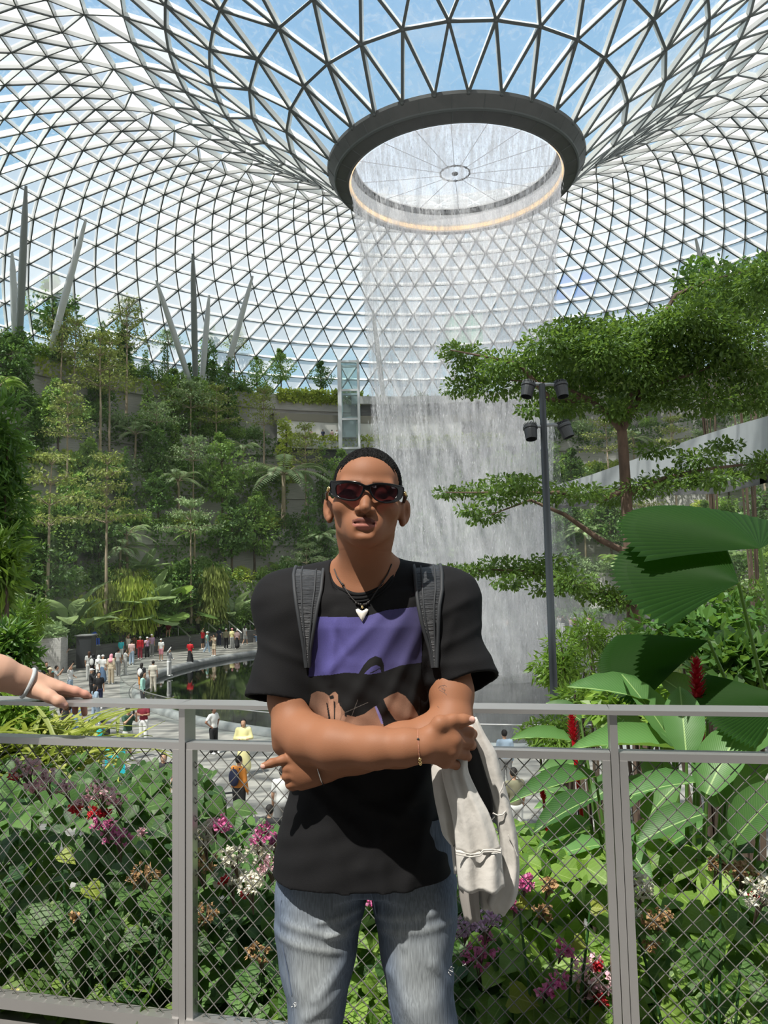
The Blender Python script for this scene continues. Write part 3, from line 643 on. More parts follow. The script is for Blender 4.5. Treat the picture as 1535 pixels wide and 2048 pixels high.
# the many others, terrace by terrace
g = np.random.default_rng(77)
MIX = [(['bush', 'fan', 'paddle', 'weep', 'palm', 'bush', 'broad'], 2.1), (['broad', 'layer', 'palm', 'bush', 'column', 'fan', 'broad'], 2.4), (['broad', 'layer', 'broad', 'palm', 'column', 'bush'], 2.4),
       (['broad', 'broad', 'layer', 'column', 'bush', 'palm'], 2.4), (['broad', 'broad', 'column', 'layer', 'bush'], 2.4), (['bush', 'column', 'broad', 'bush', 'layer', 'broad'], 2.6)]
for i, (mix, step) in enumerate(MIX):
    r = LEV[i][0]
    phi = -2.0
    while phi < 1.75:
        phi += step / r * g.uniform(.7, 1.3)
        p = pol(phi, r + g.uniform(.3, 2.6 if i < 5 else 1.2), LZ[i] - .15); q = proj(p)
        kd = mix[int(g.integers(len(mix)))]; s = g.uniform(.85, 1.3)
        if q[0] < -60 or q[0] > 1590: continue
        if q[0] > 1120 and g.random() < .4: continue
        if i < 2 and 690 < q[0] < 1120 and g.random() < .35: continue
        if i >= 3 and -.44 < phi < .32:
            if kd not in ('bush',) or i == 4 or g.random() < .3: continue
            s *= .6
        if i >= 3 and q[0] > 1150 and g.random() < .3: continue
        if i == 5 and kd != 'bush': s *= .62
        plant(kd, p, s, int(g.integers(6)))
        if i > 0 or g.random() < .5:       # a shrub leaning over the terrace edge
            e = pol(phi + .4 / r, r + .15, LZ[i] - .1)
            if not (i >= 2 and -.44 < phi < .32): plant('bush', e, g.uniform(.8, 1.25), int(g.integers(6)))
def ordinal(n): return '%d%s' % (n, 'th' if 10 <= n % 100 <= 20 else {1: 'st', 2: 'nd', 3: 'rd'}.get(n % 10, 'th'))
byk = {}
for e in PLANTED:
    o, kind, lab, _ = e; nm, cat, desc, vs = KINDS[kind]
    lev = int(np.argmin([abs(o.location.z + .12 - z) for z in LZ]))
    if lab: tag(o, lab, cat, 'plants on the valley terraces')
    else: byk.setdefault((kind, lev), []).append(o)
for (kind, lev), os_ in byk.items():
    nm, cat, desc, vs = KINDS[kind]
    os_.sort(key=lambda o: proj(np.array(o.location))[0])
    for n_, o in enumerate(os_, 1):
        tag(o, '%s, %s from left on the %s terrace' % (desc, ordinal(n_), TW[lev]), cat, '%ss on the valley terraces' % nm.replace('_', ' '))
# ground cover and hanging creepers: leaves nobody could count
for i in range(6):
    g = np.random.default_rng(300 + i); n = 24000; r = LEV[i][0]; phi = g.uniform(-2.0, 1.9, n); L = Leafage()
    top = g.random(n) < .55; nx = LEV[i + 1][0] if i < 5 else 51
    hang = (np.sin(phi * 17 + i) + np.sin(phi * 41 + 2 * i) + np.sin(phi * 7.3)) * .5 + g.random(n) * .9
    keep = top | (hang > -.15)
    if i >= 3: keep &= ~((np.abs(phi + .04) < .38) & (~top if i > 3 else True))
    phi = phi[keep]; top = top[keep]; hang = hang[keep]; n = len(phi)
    rr_ = np.where(top, g.uniform(r, nx, n), r - .45 - .25 * g.random(n)); zz = np.where(top, LZ[i] + g.random(n) ** 2 * .55, LZ[i] - g.random(n) ** 1.3 * np.clip(hang + .4, .2, 2.4) * 2.2)
    pos = np.stack([rr_ * np.sin(phi), rr_ * np.cos(phi), zz], -1); out = np.stack([-np.sin(phi), -np.cos(phi), 0 * phi], -1)
    L.put(*leaves(pos, out * .5 + rand_dirs(n, -.4, g), np.where(top[:, None], rand_dirs(n, 2.5, g), out + rand_dirs(n, .6, g) * .7), g.uniform(.22, .5, n), np.clip(g.normal(.4, .28, n), 0, 1)))
    o = link('ground_cover', L.mesh('ground_cover', [LF_D, LF_M, LF_D, LF_M, LF_D, LF_Y][i]), None, (AX, AY, 0))
    tag(o, 'low leafy ground cover and hanging creepers along the %s terrace' % TW[i], 'ground cover', kind='stuff')
# balcony planters, the far lift tower, people on the balcony come with the crowd
for (r, z, a0, a1, m_, lab) in ((44.1, 18.1, -.40, .22, LF_Y, 'strip of yellow green leaves trailing over the lower balcony edge'), (48.2, 24.7, -.40, -.17, LF_Y, 'strip of yellow green leaves trailing over the upper balcony edge')):
    n = 2600; phi = g.uniform(a0, a1, n); L = Leafage(); out = np.stack([-np.sin(phi), -np.cos(phi), 0 * phi], -1); hh = g.uniform(-.9, .75, n); rr_ = r + g.uniform(-.45, .2, n)
    L.put(*leaves(np.stack([rr_ * np.sin(phi), rr_ * np.cos(phi), z + hh], -1), out * .8 + rand_dirs(n, -.3, g), rand_dirs(n, 1.2, g), g.uniform(.3, .6, n), g.random(n)))
    tag(link('planter_strip', L.mesh('planter_strip', m_), None, (AX, AY, 0)), lab, 'planter', kind='stuff')
lp = ray_r(700, 880, 43.3); lp[2] = 12.4; LH = 15.6
lt = empty('lift_tower', lp, 'white framed glass lift tower standing at the balcony left of the waterfall', 'tower')
b = MB()
for x in (-1.15, 1.15):
    for y in (-1.1, 1.1): b.box((x, y, LH / 2), .46 if x < 0 else .26, .4, LH)
for z in np.arange(1, LH + .1, 3.6):
    for y in (-1.1, 1.1): b.box((0, y, z), 2.3, .22, .26)
    for x in (-1.15, 1.15): b.box((x, 0, z), .22, 2.2, .26)
b.build('frame', WHITEM, lt)
b = MB(); b.box((0, 0, LH / 2), 2.2, 2.1, LH - .2); b.build('glass_shaft', glass_mat('shaft_glass', (.72, .84, .84), .12), lt)
b = MB(); b.box((-.1, .1, 7.2), 1.7, 1.6, 2.3); b.box((-.1, .1, 8.45), 1.9, 1.8, .2); b.build('lift_car', mat('lift_car_grey', (.4, .44, .46), .4), lt)
# hoardings seen beside and through the fall
def panel(name, px0, py0, px1, py1, r, m, lab, cat, th=.15):
    a = ray_r(px0, py1, r); b_ = ray_r(px1, py1, r); c = ray_r(px0, py0, r); h = c[2] - a[2]; d = (b_ - a); d[2] = 0; w = np.linalg.norm(d); o = empty(name, (a + b_) / 2, lab, cat, rz=math.atan2(d[1], d[0]))
    b = MB(); b.box((0, 0, h / 2), w, th, h); b.build('cloth', m, o); f = MB()
    for x in (-w / 2, w / 2): f.box((x, .12, h / 2), .12, .12, h + .2)
    f.build('frame', WHITEM, o); return o
panel('banner', 1108, 548, 1190, 594, 49.8, mat('blue_cloth', (.05, .22, .62), .6), 'bright blue banner under the roof right of the waterfall', 'banner')
panel('hoarding', 890, 628, 965, 688, 48.6, mat('green_cloth', (.10, .38, .24), .6), 'green hoarding seen through the falling water', 'hoarding')
b = MB(); b.lathe([(48.9, 24.6), (48.9, 29.3), (51, 29.3)], n=20, a0=.235, a1=.52); struct(b.build('wall_plantroom', mat('dark_screen', (.12, .13, .15), .5), loc=(AX, AY, 0)))
# ================================================================ signed-distance shapes -> smooth meshes
class Grid:
    def __init__(s, lo, hi, h):
        s.lo = np.asarray(lo, float); s.h = h; s.n = np.ceil((np.asarray(hi, float) - s.lo) / h).astype(int) + 1
        s.ax = [s.lo[i] + h * np.arange(s.n[i]) for i in range(3)]; s.d = np.full(s.n, .2, np.float32)
    def sl(s, lo, hi):
        r = []
        for i in range(3):
            a = int(max(0, math.floor((lo[i] - s.lo[i]) / s.h))); b = int(min(s.n[i], math.ceil((hi[i] - s.lo[i]) / s.h) + 1)); r.append(slice(a, max(a, b)))
        return tuple(r)
    def op(s, fn, lo, hi, k=.01, mode='u'):
        m = max(k, 2 * s.h) + 2 * s.h; S = s.sl(np.asarray(lo) - m, np.asarray(hi) + m); X = s.ax[0][S[0]][:, None, None]; Y = s.ax[1][S[1]][None, :, None]; Z = s.ax[2][S[2]][None, None, :]
        if 0 in (X.size, Y.size, Z.size): return
        b = fn(X, Y, Z); a = s.d[S]
        if mode == 'u': hh = np.clip(.5 + .5 * (a - b) / k, 0, 1); s.d[S] = a + (b - a) * hh - k * hh * (1 - hh)
        elif mode == 's': hh = np.clip(.5 - .5 * (a + b) / k, 0, 1); s.d[S] = a + (-b - a) * hh + k * hh * (1 - hh)
        elif mode == 'add': s.d[S] = a + b
    def cone(s, a, b, ra, rb=None, k=.01, mode='u', sq=None):
        a = np.asarray(a, float); b = np.asarray(b, float); rb = ra if rb is None else rb; ba = b - a; L2 = max(ba @ ba, 1e-12); R = max(ra, rb)
        def f(X, Y, Z):
            t = np.clip(((X - a[0]) * ba[0] + (Y - a[1]) * ba[1] + (Z - a[2]) * ba[2]) / L2, 0, 1)
            return np.sqrt((X - a[0] - t * ba[0]) ** 2 + (Y - a[1] - t * ba[1]) ** 2 + (Z - a[2] - t * ba[2]) ** 2) - (ra + (rb - ra) * t)
        s.op(f, np.minimum(a, b) - R, np.maximum(a, b) + R, k, mode)
    def chain(s, pts, rad, k=.008, mode='u'):
        for i in range(len(pts) - 1): s.cone(pts[i], pts[i + 1], rad[i], rad[i + 1], k, mode)
    def ell(s, c, r, k=.01, mode='u', R=None):
        c = np.asarray(c, float); r = np.asarray(r, float); M = np.eye(3) if R is None else np.asarray(R, float); ext = np.full(3, r.max()) if R is not None else r
        def f(X, Y, Z):
            x, y, z = X - c[0], Y - c[1], Z - c[2]
            u = (M[0, 0] * x + M[1, 0] * y + M[2, 0] * z) / r[0]; v = (M[0, 1] * x + M[1, 1] * y + M[2, 1] * z) / r[1]; w = (M[0, 2] * x + M[1, 2] * y + M[2, 2] * z) / r[2]
            k0 = np.sqrt(u * u + v * v + w * w); k1 = np.sqrt((u / r[0]) ** 2 + (v / r[1]) ** 2 + (w / r[2]) ** 2) + 1e-9; return k0 * (k0 - 1) / k1
        s.op(f, c - ext, c + ext, k, mode)
    def net(s, smooth=1):
        d = s.d; n = d.shape; sg = d < 0
        cnt = np.zeros((n[0] - 1, n[1] - 1, n[2] - 1), np.int8)
        cor = [(i, j, k) for i in (0, 1) for j in (0, 1) for k in (0, 1)]
        for i, j, k in cor: cnt += sg[i:n[0] - 1 + i, j:n[1] - 1 + j, k:n[2] - 1 + k]
        ci = np.argwhere((cnt > 0) & (cnt < 8)); idx = np.full(cnt.shape, -1, np.int32); idx[tuple(ci.T)] = np.arange(len(ci))
        vals = np.stack([d[ci[:, 0] + i, ci[:, 1] + j, ci[:, 2] + k] for i, j, k in cor], 1).astype(float); C = np.array(cor, float)
        acc = np.zeros((len(ci), 3)); w = np.zeros(len(ci))
        for p in range(8):
            for q in range(p + 1, 8):
                if np.abs(C[p] - C[q]).sum() != 1: continue
                m = (vals[:, p] < 0) != (vals[:, q] < 0); t = vals[:, p] / (vals[:, p] - vals[:, q] + 1e-12)
                acc += np.where(m[:, None], C[p] + np.clip(t, 0, 1)[:, None] * (C[q] - C[p]), 0); w += m
        V = s.lo + s.h * (ci + acc / w[:, None]); Q = []
        for a in range(3):
            b, c = (a + 1) % 3, (a + 2) % 3; s0 = [slice(None)] * 3; s1 = [slice(None)] * 3; s0[a] = slice(0, -1); s1[a] = slice(1, None)
            A = sg[tuple(s0)]; B = sg[tuple(s1)]; e = np.argwhere(A != B); ok = (e[:, b] > 0) & (e[:, c] > 0) & (e[:, b] < n[b] - 1) & (e[:, c] < n[c] - 1); e = e[ok]
            ub = np.zeros(3, int); ub[b] = 1; uc = np.zeros(3, int); uc[c] = 1
            q = np.stack([idx[tuple((e - ub - uc).T)], idx[tuple((e - uc).T)], idx[tuple(e.T)], idx[tuple((e - ub).T)]], 1)
            fl = A[tuple(e.T)]; q[~fl] = q[~fl][:, ::-1]; Q.append(q)
        Q = np.concatenate(Q)
        for _ in range(smooth):
            nb = np.zeros_like(V); w = np.zeros(len(V))
            for i in range(4):
                u, v = Q[:, i], Q[:, (i + 1) % 4]
                for ax in range(3): nb[:, ax] += np.bincount(u, V[v, ax], len(V)) + np.bincount(v, V[u, ax], len(V))
                w += np.bincount(u, minlength=len(V)) + np.bincount(v, minlength=len(V))
            V = V + .5 * (nb / w[:, None] - V)
        return V, Q
    def mesh(s, name, mats, smooth=1, attr=None):
        V, Q = s.net(smooth); return make_mesh(name, V, [Q], mats, True, None, {k: f(V) for k, f in (attr or {}).items()})

# ================================================================ the crowd on the plaza
def figure(pose, h=.03):
    """a person 1.66 m tall facing -Y; returns meshes body, top, bottoms, hair, shoes for one pose."""
    sit = pose == 'sit'; hz = .50 if sit else .88; lo, hi = (-.62, -.75, -.05), (.62, .4, 2.05)
    J = {}
    J['hip'] = [np.array([s * .09, 0, hz]) for s in (-1, 1)]
    if sit: J['knee'] = [np.array([s * .12, -.42, hz + .02]) for s in (-1, 1)]; J['foot'] = [np.array([s * .12, -.44, .06]) for s in (-1, 1)]
    elif pose == 'walk': J['knee'] = [np.array([-.09, -.12, .48]), np.array([.09, .04, .47])]; J['foot'] = [np.array([-.09, -.18, .06]), np.array([.1, .24, .10])]
    else: J['knee'] = [np.array([s * .1, -.01, .47]) for s in (-1, 1)]; J['foot'] = [np.array([s * .11, .0, .06]) for s in (-1, 1)]
    sh = hz + .52; J['sh'] = [np.array([s * .175, .01, sh]) for s in (-1, 1)]
    if pose == 'photo': el = [(s * .25, -.14, sh - .17) for s in (-1, 1)]; ha = [(s * .07, -.32, sh + .10) for s in (-1, 1)]
    elif pose == 'raise': el = [(-.26, -.1, sh + .16), (.26, .0, sh - .26)]; ha = [(-.13, -.24, sh + .42), (.2, -.2, sh - .34)]
    elif pose == 'fold': el = [(s * .25, -.03, sh - .26) for s in (-1, 1)]; ha = [(-s * .08, -.2, sh - .26) for s in (-1, 1)]
    elif pose == 'akimbo': el = [(s * .34, .06, sh - .22) for s in (-1, 1)]; ha = [(s * .17, -.04, sh - .40) for s in (-1, 1)]
    elif sit: el = [(s * .22, -.08, sh - .28) for s in (-1, 1)]; ha = [(s * .1, -.34, hz + .12) for s in (-1, 1)]
    elif pose == 'walk': el = [(-.22, .1, sh - .27), (.22, -.04, sh - .27)]; ha = [(-.23, .06, sh - .53), (.22, -.22, sh - .48)]
    else: el = [(s * .22, .02, sh - .28) for s in (-1, 1)]; ha = [(s * .22, -.06, sh - .54) for s in (-1, 1)]
    el = [np.array(e) for e in el]; ha = [np.array(e) for e in ha]; hd = np.array([0, -.02, sh + .20])
    up = pose in ('photo', 'raise')
    def limbs(g, e, parts):
        if 'legs' in parts:
            for i in (0, 1): g.cone(J['hip'][i], J['knee'][i], .085 + e, .058 + e, .03); g.cone(J['knee'][i], J['foot'][i] + (0, 0, .04 if e else 0), .056 + e * 1.4, .038 + e * 2, .02)
            g.ell((0, .0, hz + .02), (.15 + e, .105 + e, .12 + e), .04)
        if 'torso' in parts:
            g.ell((0, .0, hz + .12), (.145 + e, .10 + e, .18), .05); g.ell((0, .0, sh - .14), (.165 + e, .105 + e, .2 + e), .06); g.cone((-.15, 0.01, sh - .02), (.15, .01, sh - .02), .055 + e, .055 + e, .05)
        if 'arms' in parts:
            for i in (0, 1):
                m = J['sh'][i] * .35 + el[i] * .65 if parts == 'torso arms short' else el[i]
                g.cone(J['sh'][i], m, .047 + e, .04 + e, .03)
                if parts != 'torso arms short': g.cone(el[i], ha[i], .038 + e, .027 + e, .02)
    out = {}
    g = Grid(lo, hi, h * .8); limbs(g, 0, 'legs torso arms')
    g.cone((0, 0, sh), hd, .052, .05, .03); g.ell(hd, (.074, .09, .108), .02); g.ell(hd + (0, -.045, -.055), (.05, .05, .05), .03); g.cone(hd + (0, -.09, .0), hd + (0, -.102, -.03), .01, .014, .01)
    for i in (0, 1):
        dn = ha[i] - el[i]; dn = dn / np.linalg.norm(dn); g.cone(ha[i], ha[i] + dn * .09, .033, .022, .015); g.cone(ha[i], ha[i] + dn * .05 + (-.03 if i else .03, 0, 0), .016, .012, .01)
        f = J['foot'][i]; g.cone(f + (0, .03, -.01), f + (0, -.13, -.02), .042, .034, .02)
    out['body'] = g.mesh('body', [None])
    for nm, parts in (('long', 'torso arms'), ('short', 'torso arms short')):
        g = Grid(lo, hi, h * .8); limbs(g, .018, parts)
        g.cone((0, .0, sh + .1), (0, -.01, sh + .2), .05, .07, .01, 's'); out['top_' + nm] = g.mesh('top', [None])
    g = Grid(lo, hi, h * .8); limbs(g, .018, 'legs'); out['trousers'] = g.mesh('trousers', [None])
    g = Grid(lo, hi, h * .8)
    for i in (0, 1): g.cone(J['hip'][i], J['hip'][i] * .25 + J['knee'][i] * .75, .1, .095, .03)
    g.ell((0, 0, hz + .02), (.17, .12, .13), .04); out['shorts'] = g.mesh('shorts', [None])
    g = Grid(lo, hi, h * .8)
    if sit: g.cone((0, 0, hz), (0, -.4, hz), .19, .17, .03)
    else: g.cone((0, 0, hz + .08), (0, 0, .30), .14, .235, .03)
    out['skirt'] = g.mesh('skirt', [None])
    g = Grid(lo, hi, h * .7); g.ell(hd + (0, .02, .025), (.085, .098, .104), .01)
    def fr(X, Y, Z): return np.maximum(-(Y - hd[1] + .055), (Z - hd[2] - .055)) + 0 * X
    g.op(lambda X, Y, Z: np.maximum(Y - (hd[1] - .02), Z - (hd[2] + .055)) + 0 * X, hd - .3, hd + .3, .01, 's'); out['hair_short'] = g.mesh('hair', [None])
    g = Grid(lo, hi, h * .7); g.ell(hd + (0, .02, .025), (.088, .1, .106), .01); g.cone(hd + (0, .06, 0), hd + (0, .09, -.26), .08, .06, .04)
    g.op(lambda X, Y, Z: np.maximum(Y - (hd[1] - .02), Z - (hd[2] + .055)) + 0 * X, hd - .35, hd + .3, .01, 's'); out['hair_long'] = g.mesh('hair', [None])
    g = Grid(lo, hi, h * .7); g.ell(hd + (0, .01, .06), (.092, .105, .075), .01); g.ell(hd + (0, -.12, .045), (.07, .07, .012), .012); out['cap'] = g.mesh('cap', [None])
    g = Grid(lo, hi, h * .7); g.ell(hd + (0, .01, .06), (.09, .1, .08), .01); g.ell(hd + (0, .01, .045), (.19, .2, .014), .02); out['sun_hat'] = g.mesh('sun_hat', [None])
    g = Grid(lo, hi, h * .8); g.ell(hd + (0, .015, .0), (.098, .108, .125), .02); g.cone(hd + (0, .03, -.08), (0, .02, sh - .06), .09, .16, .04); g.ell(hd + (0, -.1, -.01), (.055, .06, .075), .01, 's'); out['headscarf'] = g.mesh('headscarf', [None])
    g = Grid(lo, hi, h * .7)
    for i in (0, 1): f = J['foot'][i]; g.cone(f + (0, .035, -.015), f + (0, -.15, -.022), .05, .042, .02)
    out['shoes'] = g.mesh('shoes', [None])
    g = Grid(lo, hi, h * .8); g.ell((0, .19, sh - .18), (.15, .09, .22), .02); g.cone((-.1, .1, sh + .03), (-.1, -.1, sh - .05), .022, .022, .01); g.cone((.1, .1, sh + .03), (.1, -.1, sh - .05), .022, .022, .01); out['backpack'] = g.mesh('backpack', [None])
    if up:
        g = Grid(lo, hi, .02); t = ha[0] + (0, -.03, .09); g.ell(t, (.05, .02, .08), .01); out['phone'] = g.mesh('phone', [None])
    return out
FIG = {p: figure(p) for p in ('stand', 'photo', 'raise', 'fold', 'akimbo', 'walk', 'sit')}
CM = {}
CLOTH = dict(black=(.012, .012, .014), white=(.72, .72, .70), red=(.55, .012, .02), maroon=(.20, .015, .03), blue=(.05, .12, .32), navy=(.015, .02, .06), jean=(.13, .21, .34), pale_jean=(.34, .44, .55), grey=(.24, .24, .24), pale_grey=(.48, .48, .47),
             green=(.02, .06, .035), mint=(.34, .60, .52), yellow=(.78, .72, .36), orange=(.55, .20, .03), pink=(.72, .30, .36), pale_pink=(.75, .52, .50), beige=(.52, .43, .31), cream=(.74, .69, .58), brown=(.16, .08, .04), khaki=(.20, .19, .12), teal=(.02, .38, .36), cyan=(.05, .55, .62), bright_blue=(.03, .10, .55), skin=(.50, .29, .19), skin_dark=(.26, .13, .08), hair=(.012, .009, .008), hair_brown=(.07, .03, .015), lilac=(.45, .28, .40))
def cmat(c):
    if c not in CM: CM[c] = mat('cloth_' + c, CLOTH[c], .75 if 'skin' not in c else .5)
    return CM[c]
CROWD = []
def person(px, py, face, pose, top, bottom, hair, label, extra=(), z=None, s=1.0, group='people on the plaza', pos=None, skin='skin', sleeve='short', shoes='white'):
    p = (gp(px, py, GZ if z is None else z)) if pos is None else pos
    o = empty('person', p, label, 'person', group, rz=math.radians(face)); o.scale = (s, s, s); F = FIG[pose]
    def part(nm, me, c):
        q = link(nm, me, o); q.material_slots[0].link = 'OBJECT'; q.material_slots[0].material = cmat(c)
    part('body', F['body'], skin); part('top', F['top_' + sleeve], top)
    bk, bc = bottom; part(bk, F[bk], bc); part('shoes', F['shoes'], shoes)
    hk, hc = hair; part('hair' if 'hair_' in hk else hk, F[hk], hc)
    for ek, ec in extra: part(ek, F[ek], ec)
    CROWD.append(o); return o
T_, S_, K_ = 'trousers', 'shorts', 'skirt'
hs, hl = ('hair_short', 'hair'), ('hair_long', 'hair')
cap, hat = ('cap', 'white'), ('sun_hat', 'beige')
